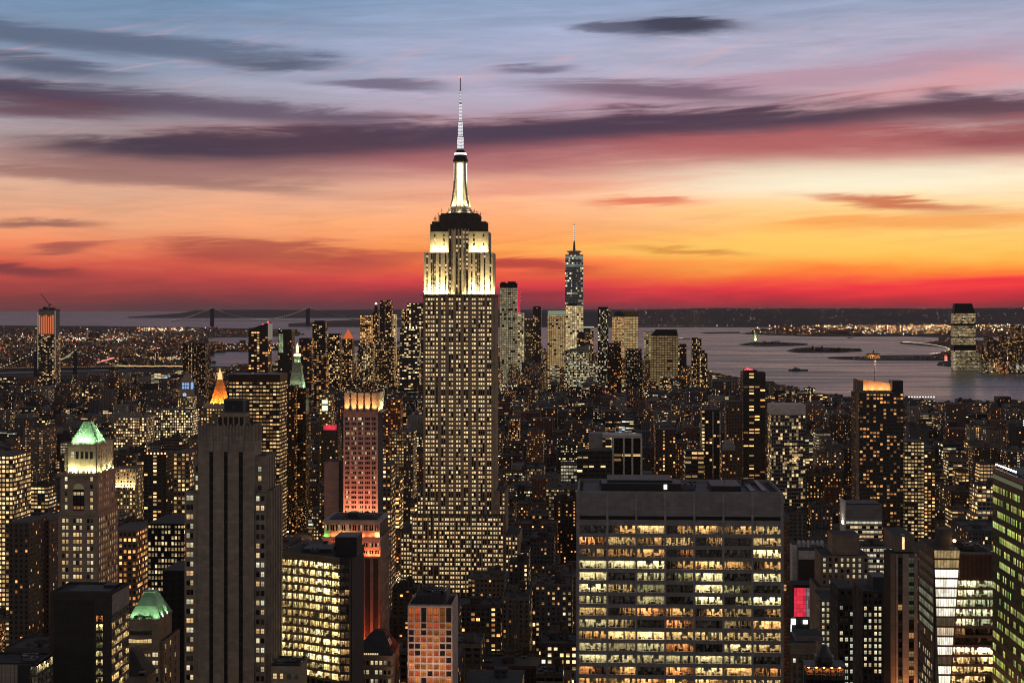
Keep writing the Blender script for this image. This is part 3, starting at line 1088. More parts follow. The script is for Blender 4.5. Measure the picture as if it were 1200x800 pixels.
def area_up(site, x, y, z, sx, sy, energy, color, tilt=0.0, rz=0.0):
    """a strip of floodlights on a ledge, aimed upward """
    d = bpy.data.lights.new('floodlight', 'AREA')
    d.shape = 'RECTANGLE'
    d.size, d.size_y = sx, sy
    d.energy = energy
    d.color = color
    o = bpy.data.objects.new('floodlight', d)
    COL.objects.link(o)
    o.parent = site.root
    o.location = (x, y, z)
    o.rotation_euler = (PI + tilt, 0, rz)        # a negative tilt leans the beam towards the wall (+y)
    return o


def wash(site, p, target, energy, color, cone=70, soft=0.5):
    """one floodlight on its ledge, aimed at a point of the wall"""
    d = bpy.data.lights.new('floodlight', 'SPOT')
    d.energy = energy
    d.color = color
    d.spot_size = R(cone)
    d.spot_blend = 1.0
    d.shadow_soft_size = soft
    o = bpy.data.objects.new('floodlight', d)
    COL.objects.link(o)
    o.parent = site.root
    o.location = p
    o.rotation_euler = (Vector(target) - Vector(p)).to_track_quat('-Z', 'Y').to_euler()
    return o


# ------------------------------------------------------------------ the floodlit spire tower
def spire_tower():
    Y = 1300.0
    s = Site('skyscraper', 'tallest tower, art deco limestone, floodlit white crown and lit needle spire', 496.5, 579.5, Y, 87, 675, d=44)
    x, z = s.x, s.z
    rng = random.Random(5)
    W = x(579.5) - x(496.5)
    offs = [3.1, 5.9, 9.1, 11.5, 15.5, 21.6, 24.3, 30.5, 33.5, 39.1, 42.1, 48.1, 50.9, 57.5, 60.0, 65.4, 67.8, 70.4, 75.5, 78.3]
    fw = 1.28
    D = 42.0
    core = MB()
    wall = MB()

    def block(x0, x1, y0, y1, zb, zt, cols, sidecols, wh=1.95, pitch=3.53, pd=0.5):
        core.box(x0, x1, y0, y1, zb, zt, 0, top=1)
        n = int((zt - zb - 2.0) / pitch)
        rows = [zt - 2.2 - wh - k * pitch for k in range(n)]
        facade(s, wall, (x0, y0), 0.0, x1 - x0, zb, zt, cols, rows, fw, wh, pd, 0.12, 0, 1)
        if sidecols:
            Ls = y1 - y0
            sc = [Ls * (k + 0.5) / sidecols for k in range(sidecols)]
            facade(s, wall, (x1, y0), PI / 2, Ls, zb, zt, sc, rows, fw, wh, pd, 0.12, 0, 1)
            facade(s, wall, (x0, y1), -PI / 2, Ls, zb, zt, sc, rows, fw, wh, pd, 0.12, 0, 1, record=False)
        return rows

    xl, xr = x(496.5), x(579.5)
    block(xl, xr, 0, D, 0, z(346), [o * 0.6792 for o in offs], 12)
    block(x(488), xl - 0.52, 3.0, D - 3, 0, z(575), [1.6, 3.8], 0)
    block(xr + 0.52, x(592), 3.0, D - 3, 0, z(575), [4.4, 6.6], 10)
    # broad lower block and its wings
    Wb = x(591) - x(484)
    cb = []
    for k in range(17):
        c = Wb * (k + 0.5) / 17
        cb += [c - 0.86, c + 0.86]
    block(x(484), x(591), -9.0, D, 0, z(602), cb, 0)
    block(x(470), x(484) - 0.55, -6.0, D, 0, z(622), [1.5, 3.6, 6.0, 8.0], 0)
    block(x(591) + 0.55, x(608.5), -4.0, D, 0, z(625), [2.0, 4.2, 7.0, 9.2], 8)
    # ledge and the two floodlit tiers
    core.box(x(492.6), x(579.5) + 2.6, -3.2, D, z(346), z(345), 2, top=1)
    t1 = (x(496.5), x(577.5))

    def wing(x0, x1, y0, zb, zt, n, pitch=3.55):
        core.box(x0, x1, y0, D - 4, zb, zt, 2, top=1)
        W_ = x1 - x0
        if n == 4:
            cols, ww_ = [W_ * q for q in (0.13, 0.31, 0.385, 0.46, 0.66, 0.90)], 1.25
        else:
            cols, ww_ = [W_ * (k + 0.5) / n for k in range(n)], 1.25
        rows = [zt - 4.0 - k * pitch for k in range(int((zt - zb - 4) / pitch))]
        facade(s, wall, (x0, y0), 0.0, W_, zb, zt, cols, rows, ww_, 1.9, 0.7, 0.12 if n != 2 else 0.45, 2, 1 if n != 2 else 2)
    wing(t1[0], x(525), 1.2, z(345), z(296), 4)
    wing(x(549), t1[1], 1.2, z(345), z(296), 4)
    wing(x(525) + 0.05, x(549) - 0.05, 3.4, z(345), z(268), 6)
    wing(x(503), x(525) - 0.05, 5.5, z(296), z(271), 2)
    wing(x(549) + 0.05, x(572), 5.5, z(296), z(271), 2)
    for a in (531.5, 542.0):          # pilasters of the middle bay
        core.box(x(a) - 0.7, x(a) + 0.7, 1.6, 3.4, z(345), z(270), 2)
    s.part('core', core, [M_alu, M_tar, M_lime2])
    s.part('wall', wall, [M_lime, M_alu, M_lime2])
    place_windows(s, lambda i, j, X_, y_, z_, a: glow_pick(rng, (0.25 if ((j * 7) % 23 == 9 and z_ < s.z(346)) else (0.8 if a < 0.2 else 0.55)) if z_ < s.z(346) else 0.36, 1, 3 if rng.random() < 0.2 else 2, 0.6, 1.6))
    # dark upper tiers
    b = MB()
    b.box(x(505), x(569), 7, D - 8, z(271), z(259), 0)
    b.box(x(503), x(509), 6.5, 12, z(271), z(262), 0)
    b.box(x(565), x(571), 6.5, 12, z(271), z(262), 0)
    b.box(x(513), x(561), 10, D - 10, z(259), z(251), 0)
    b.box(x(515), x(559), 11, D - 11, z(251), z(249), 1)
    for k in range(13):
        a = x(507) + k * (x(567) - x(507)) / 12
        b.box(a - 0.35, a + 0.35, 6.4, 7, z(271), z(258.5), 0)
        if k % 2:
            b.box(a - 0.25, a + 0.25, 9.4, 10, z(259), z(248.5), 0)
    s.part('upper_tier', b, [wall_mat('crown_stone', (0.10, 0.085, 0.07), 0.3), M_alu])
    b = MB()
    for k in range(24):
        a = x(506) + rng.random() * (x(568) - x(506))
        h = rng.uniform(1.5, 5)
        zz = z(259) if abs(a - x(537)) > 16 else z(249)
        y = 8.0 if zz < z(255) else 12.0
        b.tube((a, y, zz), (a, y, zz + h), 0.13, 0)
        if rng.random() < 0.4:
            b.lathe([(0.8, zz + h * 0.5), (0.9, zz + h * 0.5 + 0.3)], a, y, 8, 0)
    s.part('aerial', b, [M_dark])
    # mooring mast: round shaft with four winged buttresses, lit glass strips
    cxm, cym = x(537), 21.0
    b = MB()
    b.lathe([(x(553.5) - cxm, z(248.5)), (x(553.5) - cxm, z(246.6)), (x(551) - cxm, z(246.4)), (x(551) - cxm, z(244)), (x(549) - cxm, z(243.8)), (x(549) - cxm, z(241))], cxm, cym, 24, 0)
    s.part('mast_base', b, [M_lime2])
    b = MB()
    prof = [(5.4, z(241)), (5.0, z(232)), (4.4, z(220)), (4.1, z(205)), (4.0, z(187))]
    b.lathe(prof, cxm, cym, 20, 0)
    for k in range(4):
        ang = PI / 4 + k * PI / 2
        ca, sa = math.cos(ang), math.sin(ang)
        pr = [(10.2, z(241)), (8.8, z(233)), (8.4, z(232.8)), (7.4, z(222)), (7.0, z(221.8)), (6.4, z(210)), (5.9, z(209.8)), (5.7, z(187))]
        for (r0, z0), (r1, z1) in zip(pr[:-1], pr[1:]):
            t = 1.0
            P = []
            for r, zz in ((r0, z0), (r1, z1)):
                P += [(cxm + ca * 2 - sa * t, cym + sa * 2 + ca * t, zz), (cxm + ca * 2 + sa * t, cym + sa * 2 - ca * t, zz),
                      (cxm + ca * r + sa * t, cym + sa * r - ca * t, zz), (cxm + ca * r - sa * t, cym + sa * r + ca * t, zz)]
            b.hexa([P[0], P[1], P[2], P[3], P[4], P[5], P[6], P[7]], 0)
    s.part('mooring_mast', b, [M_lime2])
    for k in range(4):
        ang = -PI / 2 + k * PI / 2
        g2 = MB()
        o = (cxm + math.cos(ang) * 4.6 - math.sin(ang) * -1.9, cym + math.sin(ang) * 4.6 + math.cos(ang) * -1.9)
        g2.obox(o, ang + PI / 2, 0, 3.8, z(240.5), z(189), -1.0, 0.5, 0)
        s.part('lit_strip', g2, [glow_mat('mast_glow', (1.0, 0.90, 0.62), 2.6)])
    b = MB()
    b.lathe([(6.0, z(187)), (6.2, z(185.5)), (6.0, z(184)), (5.4, z(183.8)), (5.4, z(181)), (5.0, z(180.8)), (4.7, z(178.6))], cxm, cym, 24, 0)
    b.lathe([(4.6, z(176.6)), (3.6, z(174.4)), (2.6, z(173))], cxm, cym, 20, 0)
    s.part('observation_drum', b, [M_dark])
    b = MB()
    b.lathe([(4.7, z(178.6)), (5.0, z(177.6)), (4.7, z(176.6))], cxm, cym, 24, 0)
    s.part('beacon_ring', b, [glow_mat('beacon_glow', (1.0, 0.86, 0.80), 4.0)])
    # antenna: banded, with rings of lamps
    b, lb = MB(), MB()
    levels = [(173, 3.0, 158), (158, 2.2, 140), (140, 1.5, 118), (118, 0.85, 102), (102, 0.45, 87)]
    for y0, r, y1 in levels:
        b.lathe([(r * 0.75, z(y0)), (r * 0.7, z(y1))], cxm, cym, 10, 0)
        b.lathe([(r * 1.25, z(y0)), (r * 1.25, z(y0 - 0.8))], cxm, cym, 12, 0)
        step = 1.7
        yy = y0 - 2.0
        while yy > y1 + 0.6 and y0 > 103:
            lb.lathe([(r * 0.86, z(yy)), (r * 0.86, z(yy - 0.7))], cxm, cym, 10, 0)
            yy -= step
        for q in range(4):
            an = q * PI / 2 + 0.4
            b.tube((cxm + r * math.cos(an), cym + r * math.sin(an), z(y0)), (cxm + r * 0.85 * math.cos(an), cym + r * 0.85 * math.sin(an), z(y1)), 0.10, 0, 5)
    an = s.part('antenna', b, [wall_mat('silver_lattice', (0.62, 0.62, 0.64), 0.1, 0.4, 0.3)])
    for k in range(4):
        q = PI / 4 + k * PI / 2
        wash(s, (cxm + 5 * math.cos(q), cym + 5 * math.sin(q), z(176)), (cxm, cym, z(135)), 16000, (0.95, 0.95, 1.0), 40, 0.3)
    s.part('antenna_lights', lb, [glow_mat('antenna_glow', (0.95, 0.95, 1.0), 1.2)], an)['kind'] = 'stuff'
    b = MB()
    b.lathe([(0.5, z(87)), (0.5, z(85.6))], cxm, cym, 8, 0)
    s.part('warning_lamp', b, [glow_mat('red_lamp', (1.0, 0.04, 0.05), 6.0)], an)
    # floodlights
    FL = (1.0, 0.76, 0.36)
    zl = z(345) + 0.35
    for (a, c, k) in ((497, 511, 1.0), (511, 525, 1.0), (549, 563, 1.0), (563, 577, 1.0)):
        area_up(s, 0.5 * (x(a) + x(c)), -1.6, zl, x(c) - x(a), 1.1, 9500, FL, tilt=R(-10))
        wash(s, (0.5 * (x(a) + x(c)), -2.6, zl), (0.5 * (x(a) + x(c)), 1.0, zl + 22), 60000, FL, 80)
    area_up(s, x(580.5), 14, zl, 1.0, 24, 9000, FL, tilt=0)
    area_up(s, x(529), 1.4, z(345) + 0.5, 4, 0.8, 700, FL, tilt=R(-12))
    area_up(s, x(545), 1.4, z(345) + 0.5, 4, 0.8, 700, FL, tilt=R(-12))
    zl = z(296) + 0.5
    for (a, c) in ((503.5, 525), (549, 571.5)):
        area_up(s, 0.5 * (x(a) + x(c)), 3.3, zl, x(c) - x(a), 1.2, 5000, (1.0, 0.80, 0.38), tilt=R(-12))
        for t in (0.25, 0.75):
            wash(s, (x(a) + (x(c) - x(a)) * t, 2.4, zl), (x(a) + (x(c) - x(a)) * t, 5.5, zl + 12), 15000, (1.0, 0.80, 0.38), 90)
    for k in range(8):
        an = k * PI / 4 + PI / 8
        area_up(s, cxm + 9.0 * math.cos(an), cym + 9.0 * math.sin(an), z(241) + 0.4, 2.0, 2.0, 2300, (1.0, 0.84, 0.42))
    for k in range(8):
        an = k * PI / 4
        area_up(s, cxm + 13.2 * math.cos(an), cym + 13.2 * math.sin(an), z(249) + 0.5, 3.0, 1.0, 900, (1.0, 0.88, 0.6), tilt=0.0, rz=an)


spire_tower()


# ------------------------------------------------------------------ near office slab with seven glazed bays
def office_slab():
    Y = 600.0
    s = Site('office_building', 'wide grey concrete office slab with seven bays of brightly lit glazed floors', 677, 916, Y, 563, 900, d=44)
    x, z = s.x, s.z
    rng = random.Random(21)
    x0, x1 = x(677), x(916)
    W = x1 - x0
    zt = z(578)
    pitch = 13.8 * Y / F
    rows = [z(624.6) - k * pitch for k in range(14)]
    wh = 8.9 * Y / F
    core = MB()
    core.box(x0, x1, 5.6, 44, 0, zt - 0.6, 0, top=1)
    core.box(x0, x1, 0.0, 5.6, 0, rows[-1] - 1.1, 0, skip=('t',))
    for r in rows:                                     # floor slabs behind the spandrels
        core.box(x0, x1, 0.0, 5.6, r - pitch + wh + 0.14, r - 0.88, 2)
    core.box(x0, x1, 0.0, 5.6, rows[0] + wh + 0.14, zt - 0.6, 2, top=1)
    s.part('core', core, [M_darkbrick, M_tar, M_greypan])
    wall = MB()
    bay = W / 7.06
    edge = 0.03 * bay
    cols = [edge + bay * (k + 0.5) for k in range(7)]
    ww = bay * 0.925
    facade(s, wall, (x0, 0), 0.0, W, 0, z(609), cols, rows, ww, wh, 0.75, 0.45, 0, 1)
    # blank plant storey: panels between the piers over a shadow slot
    for k, c in enumerate(cols):
        wall.box(x0 + c - ww / 2, x0 + c + ww / 2, -0.40, 0.0, z(604.5), zt - 0.02, 1)
        for j in range(1, 8):
            q = x0 + c - ww / 2 + ww * j / 8
            wall.box(q - 0.05, q + 0.05, -0.44, -0.40, z(604.5), zt - 0.3, 1)
        wall.box(x0 + c - ww / 2, x0 + c + ww / 2, -0.12, 0.0, z(608.9), z(604.6), 2)
    for a, b in spans(0, W, [(c - ww / 2, c + ww / 2) for c in cols]):
        wall.box(x0 + a, x0 + b, -0.75, 0.0, z(608.8), zt - 0.01, 0)
    # flank facing left
    facade(s, wall, (x0, 44), -PI / 2, 44, 0, zt, [8.5 + 9 * k for k in range(4)], [r for r in rows], 7.6, wh, 0.5, 0.3, 0, 1, record=False)
    facade(s, wall, (x1, 0), PI / 2, 44, 0, zt, [8.5 + 9 * k for k in range(4)], [r for r in rows], 7.6, wh, 0.5, 0.3, 0, 1, record=False)
    s.part('wall', wall, [M_greycon, M_greypan, M_black])
    parapet(s, x0 + 0.05, x1 - 0.05, 0.05, 43.9, zt - 0.6, 1.3, 0.5, M_greypan)
    b = MB()
    b.box(x(683), x(905), 3.0, 41, zt - 0.58, zt - 0.2, 0)
    b.box(x(705), x(800), 9, 26, zt - 0.2, zt + 2.6, 1)
    b.box(x(712), x(790), 14, 34, zt + 2.6, zt + 3.4, 1)
    b.box(x(835), x(870), 8, 30, zt - 0.2, zt + 2.0, 1)
    b.box(x(880), x(886), 4, 40, zt - 0.2, zt + 0.7, 2)
    b.box(x(894), x(899), 4, 40, zt - 0.2, zt + 0.9, 2)
    s.part('rooftop_plant', b, [M_bluerf, M_dark, M_steel])
    b = MB()
    b.box(x(781) - 0.6, x(781) + 0.6, 8.6, 8.98, zt + 0.6, zt + 2.3, 0)
    s.part('lit_doorway', b, [glow_mat('door_glow', (1.0, 0.92, 0.6), 2.0)])
    roof_clutter(s, x(690), x(900), 4, 40, zt - 0.2, 3, 12, hmax=2.2)
    # every glazed bay is a window with its office behind
    plan = ["dLWWwww", "rWwWwdW", "WOOrddW", "GGGlldl", "GdGgGdG", "GWgdGgd", "GdGdGgG", "WwrwwWw", "Gldrdlw", "OWBWWWW", "GGGrdGW", "GGGGGGd", "rwdrlwr", "OwrwwWW"]
    plan[0] = "dwWwwwW"
    plan[2] = "wOOrddB"
    plan[3] = "GGGwwww"
    col = {'W': (1.0, 0.74, 0.36), 'w': (1.0, 0.60, 0.25), 'O': (1.0, 0.56, 0.20), 'r': (1.0, 0.44, 0.17), 'G': (0.92, 0.86, 0.52), 'g': (0.60, 0.62, 0.36), 'B': (1.6, 1.25, 0.66), 'l': (0.8, 0.62, 0.34)}
    wins = sorted(s.wins, key=lambda q: -q[2])
    s.wins = []
    for (px_, py_, pz_, ang, w, h, i, j) in wins:
        c = plan[j][i] if j < len(plan) else 'w'
        lit = 0 if c == 'd' else (1 if c in 'WGBO' else rng.choice((2, 3, 3, 2, 1)))
        cc = col.get(c, (1, 0.7, 0.4))
        k = rng.uniform(0.6, 1.7)
        put_room(s, px_, 0.0, pz_, ang, w, h, rng.randint(0, 13), lit, [v * k for v in cc], 4.6, 5)


office_slab()


# ------------------------------------------------------------------ slender art deco tower with black slots
def slot_tower():
    Y = 650.0
    s = Site('office_tower', 'slender brown art deco tower with three black vertical slots and a carved stepped crown', 231.5, 298, Y, 467, 900, d=14, side=28)
    x, z = s.x, s.z
    rng = random.Random(8)
    x0, x1 = x(231.5), x(298)
    D = 15.0
    wall = MB()
    slots = [(245, 249.6), (262.4, 266.8), (280, 284.8)]
    wall.box(x0, x1, 0.6, D, 0, z(518), 0, top=2)
    for a, b_ in spans(231.5, 298, slots):
        wall.box(x(a), x(b_), 0.0, 0.6, 0, z(518), 0)
    for a, b_ in slots:
        wall.box(x(a), x(b_), 0.05, 0.6, z(529.5), z(518), 0)
        wall.box(x(a), x(b_), 0.45, 0.6, 0, z(529.5), 1)
        for k in range(44):                                   # sills and dark sashes down the slot
            zz = z(531) - k * 3.75
            wall.box(x(a), x(b_), 0.25, 0.45, zz - 1.2, zz - 0.2, 3)
    wall.box(x0 - 0.25, x1 + 0.25, -0.25, D + 0.2, z(519.2), z(517.6), 0)
    # carved finials over the slots
    for a, b_ in slots:
        wall.box(x(a) - 0.15, x(b_) + 0.15, -0.45, 0.0, z(529), z(513.5), 0)
        m_ = 0.5 * (x(a) + x(b_))
        wall.frustum(x(a) - 0.15, x(b_) + 0.15, -0.45, 0.0, z(513.5), m_ - 0.2, m_ + 0.2, -0.2, 0.0, z(510.6), 0)
    M_twr = wall_mat('tower_stone', (0.33, 0.268, 0.21), 0.32, 0.85, scale=0.2)
    s.part('wall', wall, [M_twr, M_black, M_tar, M_dark])
    # fluted crown
    b = MB()
    b.box(x0 + 0.2, x1 - 0.2, 0.2, D - 0.2, z(517.6), z(499), 0, top=2)
    n = 17
    for k in range(n + 1):
        a = x0 + 0.3 + (x1 - x0 - 0.6) * k / n
        b.box(a - 0.32, a + 0.32, -0.05 if k % 2 else -0.25, 0.2, z(517.6), z(498.4 if k % 2 else 496.8), 0)
    for k in range(6):
        a = 0.7 + (D - 1.4) * k / 5
        b.obox((x1 - 0.2, 0), PI / 2, a - 0.5, a + 0.5, z(517.6), z(497), 0.0, 0.35, 0)
    s.part('crown', b, [M_twr, M_dark, M_tar])
    b = MB()
    b.box(x(252), x(285), 3.5, 13, z(500), z(489), 1, top=2)
    b.box(x(255), x(285.5), 3.2, 12, z(489), z(484.5), 0)
    b.box(x(259), x(283), 4.5, 12, z(484.5), z(468), 3, top=2)
    b.box(x(260.5), x(281.5), 4.3, 4.5, z(483), z(470), 1)
    for k in range(6):
        a = x(252.5) + k * (x(284.5) - x(252.5)) / 5
        b.box(a - 0.3, a + 0.3, 3.1, 3.5, z(500), z(489), 0)
    b.box(x(270), x(271.5), 4.2, 4.3, z(480), z(476), 3)
    s.part('penthouse', b, [M_lime, M_dark, M_tar, M_steel])
    b = MB()
    for a, h in ((284.6, 12), (283, 8), (279, 6), (265, 4)):
        b.tube((x(a), 5, z(484)), (x(a), 5, z(484) + h * 0.34), 0.12, 0)
    for k in range(5):
        b.box(x(283.2), x(285.4), 4.2 + k * 1.6, 4.35 + k * 1.6, z(489), z(470), 0)
    s.part('scaffold_frame', b, [M_steel])
    # shoulders on both sides, two steps each
    sh = MB()
    sh.box(x1, x(310.5), 3.0, 22, 0, z(535), 0, top=1)
    sh.box(x(310.5), x(314.5), 3.6, 30, 0, z(576), 0, top=1)
    sh.box(x(298.4), x(310.3), 1.2, 3.0, 0, z(577), 0, top=1)
    sh.box(x(225), x0, 3.0, 22, 0, z(535), 0, top=1)
    sh.box(x(214), x(225), 2.4, 26, 0, z(576), 0, top=1)
    sh.box(x(225), x0, 1.2, 3.0, 0, z(578), 0, top=1)
    for a in (535.0, 576.0):
        pass
    for k in range(5):                                       # ribs along the right flank
        yy = 4.5 + k * 5
        sh.obox((x(314.5), 3.6), PI / 2, yy - 3.6, yy - 2.6, 0, z(574 - (k == 0) * -4), 0, 0.5, 0)
        if k < 4:
            sh.obox((x(310.5), 3.0), PI / 2, yy - 3.2, yy - 2.4, z(576), z(533), 0, 0.4, 0)
    s.part('shoulder', sh, [M_twr, M_tar])
    ww, wh, pitch = 1.35, 2.0, 3.77
    for k in range(20):
        zz = z(583 + 4) - k * pitch
        for a in (218.2, 222.8):
            s.wins.append((x(a), 2.33, zz, 0.0, ww, wh, 0, k))
        for a in (301.8, 307.4):
            s.wins.append((x(a), 1.13, zz, 0.0, ww, wh, 1, k))
    for k in range(3):
        zz = z(553 + k * 11)
        s.wins.append((x(303), 2.93, zz, 0.0, ww, wh, 1, k))
        s.wins.append((x(228.6), 2.93, zz, 0.0, ww, wh, 0, k))
    for k in range(20):
        for j in range(4):
            s.wins.append((x(314.5) + 0.05, 7.1 + 5 * j, z(583) - k * pitch, PI / 2, 1.4, 2.0, 5 + j, k))

    def colr(i, j, X_, y_, z_, a):
        if i == 1 or i == 0:
            if i == 1 and j % 7 in (2, 3) and j < 7:
                return (0.002, 0.002, 0.002)
            return glow_pick(rng, 0.66, 1, 4, 0.4, 1.3)
        return glow_pick(rng, 0.18, 1, 3, 0.2, 0.8)
    place_windows(s, colr, 100)


slot_tower()


# ------------------------------------------------------------------ bright glass office with a curving front
def bright_office():
    Y = 700.0
    s = Site('office_building', 'low office block with gently curving front, every floor blazing pale yellow', 327, 417, Y, 632, 900, d=40)
    x, z = s.x, s.z
    rng = random.Random(14)
    zt = PZ(656.0, 712)
    pts = [(x(322), 14.0), (x(351), 10.5), (x(366), 7.0), (x(398.5), 0.0), (x(409.5), 0.0)]
    pitch = 3.62
    wh = 2.35
    rows = [zt - wh - 0.1 - k * pitch for k in range(17)]
    body = MB()
    dep = 5.2
    inner = [(px_ + 0.3, py_ + dep) for px_, py_ in pts]
    top = zt + 2.4
    poly = [pts[0]] + pts[1:] + [(x(409.5), 44), (x(322), 44)]
    body.face([(a, b, top) for a, b in poly], 1)
    for k in range(len(pts) - 1):
        (a0, b0), (a1, b1) = inner[k], inner[k + 1]
        body.face([(a0, b0, 0), (a1, b1, 0), (a1, b1, top - 0.1), (a0, b0, top - 0.1)], 2)
    body.face([(x(409.5), 0, 0), (x(409.5), 44, 0), (x(409.5), 44, top), (x(409.5), 0, top)], 2)
    body.face([(x(409.5), 44, 0), (x(322), 44, 0), (x(322), 44, top), (x(409.5), 44, top)], 2)
    body.face([(x(322), 44, 0), (x(322), 14, 0), (x(322), 14, top), (x(322), 44, top)], 2)
    s.part('core', body, [M_lime, M_tar, M_darkbrick])
    wall = MB()
    for k in range(4):
        (a0, b0), (a1, b1) = pts[k], pts[k + 1]
        L = math.hypot(a1 - a0, b1 - b0)
        ang = math.atan2(b1 - b0, a1 - a0)
        mt = 0 if k < 3 else 1
        for q, r in enumerate(rows):
            hi = r - pitch + wh
            wall.obox((a0, b0), ang, 0, L, hi + 0.13, r - 0.88, -dep + 0.2, -0.05, mt)
            wall.obox((a0, b0), ang, 0, L, hi + 0.10, r - 0.02, -0.05, 0.15, mt)
        wall.obox((a0, b0), ang, 0, L, rows[0] + wh + 0.13, top + 0.5, -0.5, 0.2, mt)
        wall.obox((a0, b0), ang, 0, L, 0, rows[-1] - pitch + wh, -1, 0.1, mt)
        nb = (4, 2, 3, 1)[k]
        for i in range(nb):
            w = L / nb
            wall.obox((a0, b0), ang, i * w, i * w + 0.28, rows[-1] - 1, rows[0] + wh + 0.1, -1.0, 0.22, mt)
            for j, r in enumerate(rows[:14]):
                cu = i * w + 0.14 + w / 2
                if k < 3:
                    lit = 1 if rng.random() < 0.78 else rng.choice((2, 3, 1))
                    kk = rng.uniform(2.4, 4.6) if j not in (5, 6, 7, 12) else rng.uniform(0.9, 2.2)
                    c = rng.choice(((1.0, 0.82, 0.42), (1.0, 0.86, 0.50), (1.0, 0.74, 0.34)))
                else:
                    lit = rng.choice((0, 2, 3, 1, 0))
                    kk, c = rng.uniform(0.3, 0.8), (1.0, 0.62, 0.28)
                put_room(s, a0 + math.cos(ang) * cu, b0 + math.sin(ang) * cu, r, ang, w - 0.3, wh, rng.randint(0, 13), lit, [v * kk for v in c], dep - 0.8, 4)
    s.part('wall', wall, [wall_mat('olive_band', (0.24, 0.17, 0.09), 0.2), M_darkbrick])
    b = MB()
    b.box(x(390), x(416), 6, 22, top, z(632), 0)
    b.box(x(389.6), x(416.4), 5.8, 22.2, z(632), z(631), 0)
    s.part('bulkhead', b, [M_dark])
    b = MB()
    b.box(x(345), x(380), 18, 34, top, top + 1.6, 0)
    s.part('roof_deck', b, [M_bluerf])
    roof_clutter(s, x(330), x(385), 16, 40, top, 5, 6, hmax=2.2)


bright_office()


# ------------------------------------------------------------------ salmon tower with a glowing fluted crown
def salmon_tower():
    Y = 1100.0
    s = Site('tower', 'salmon uplit tower topped by five glowing golden fins', 402.5, 443, Y, 460, 612, d=22, side=6)
    x, z = s.x, s.z
    rng = random.Random(4)
    x0, x1 = x(402.5), x(443)
    W, D = x1 - x0, 24.0
    core, wall = MB(), MB()
    zt = z(482)
    core.box(x0, x1, 0, D, 0, zt, 0, top=1)
    pitch, wh = 3.3, 1.75
    cols = [W * (k + 0.5) / 5 for k in range(5)]
    rows = [z(489) - wh - k * pitch for k in range(26)]
    c2, w2 = [], []
    for c in cols:
        for d_ in (-1.15, 0.0, 1.15):
            c2.append(c + d_)
            w2.append(1.0)
    facade(s, wall, (x0, 0), 0.0, W, 0, zt, c2, rows, w2, wh, 0.35, 0.22, 0, 0)
    for a in [0] + [W * k / 5 for k in range(1, 5)] + [W]:
        wall.box(x0 + a - 0.55 + (a == 0) * 0.55 - (a == W) * 0.55, x0 + a + 0.55 + (a == 0) * 0.55 - (a == W) * 0.55, -0.7, -0.35, 0, zt, 0)
    facade(s, wall, (x1, 0), PI / 2, D, 0, zt, [D * (k + 0.5) / 8 for k in range(8)], rows, 1.2, wh, 0.35, 0.2, 2, 2)
    s.part('core', core, [M_alu, M_tar])
    s.part('wall', wall, [M_pinkst, M_pinkst, wall_mat('grey_flank', (0.13, 0.12, 0.12), 0.2)])
    place_windows(s, lambda i, j, X_, y_, z_, a: glow_pick(rng, (0.5 if j in (3, 8, 19) else 0.14) if a < 0.2 else 0.08, 1, 3, 0.3, 1.2), 100)
    b = MB()
    zc = z(460)
    b.box(x0 + 1.6, x1 - 0.8, 1.6, D - 1, zt, zc - 0.8, 1, top=2)
    s.part('crown', b, [M_pinkst, M_pinkst, M_tar])
    for k in range(5):
        c = x0 + cols[k]
        f = MB()
        wd = W / 5 * 0.36
        f.frustum(c - wd * 0.9, c + wd * 0.9, -0.1, 1.5, zt, c - wd, c + wd, -1.0, 1.5, zc, 0)
        s.part('fin', f, [M_pinkst])
    f = MB()
    f.frustum(x1 - 0.8, x1 + 0.1, 0.4, D, zt, x1 - 0.8, x1 + 1.6, -0.4, D, zc, 0)
    s.part('fin', f, [M_lime2])
    f = MB()
    f.box(x0 - 1.2, x0 + W + 1.8, -3.4, 1.2, zt - 0.6, zt, 0)
    f.box(x1, x1 + 3.2, -3.4, D + 0.8, zt - 0.6, zt - 0.02, 0)
    s.part('ledge', f, [M_pinkst])
    for k in range(5):
        wash(s, (x0 + cols[k], -3.0, zt + 0.2), (x0 + cols[k], -0.5, zt + 7), 6500, (1.0, 0.48, 0.15), 95, 0.3)
    area_up(s, x1 + 2.2, D * 0.5, zt + 0.3, 0.8, D, 5200, (1.0, 0.78, 0.44))
    # salmon wash up the street face, from floodlights on the roofs below
    for k, a in enumerate((404.5, 412.5, 420.5, 428.5, 437)):
        area_up(s, x(a), -4.5, z(616), 2.5, 1.2, 4200, (1.0, 0.22, 0.10), tilt=R(-2))
    for k, a in enumerate((406, 415, 424, 433, 440)):
        area_up(s, x(a), -6.5, z(648), 3, 1.2, 22000, (1.0, 0.26, 0.14), tilt=R(-1))
    roof_clutter(s, x0 + 4, x1 - 3, 4, D - 4, zc - 0.8, 9, 5, hmax=1.6)
    # blank slab beside it
    t = Site('apartment_slab', 'blank pale party wall slab beside the salmon tower', 380, 397, 1150.0, 541, 612, d=18)
    x, z = t.x, t.z
    b = MB()
    b.box(x(380), x(397), 0, 18, 0, z(541), 0, top=1)
    t.part('wall', b, [wall_mat('party_wall', (0.26, 0.235, 0.21), 0.15), M_tar])
    b = MB()
    b.box(x(397), x(401.5), 0.6, 18, 0, z(540), 0, top=1)
    t.part('stair_tower', b, [M_darkbrick, M_tar])
    for k in range(20):
        t.wins.append((x(398), 0.53, z(546 + 6 * k), 0.0, 1.4, 1.9, 0, k))
    place_windows(t, lambda *q: (0.003, 0.003, 0.003), 100)


salmon_tower()


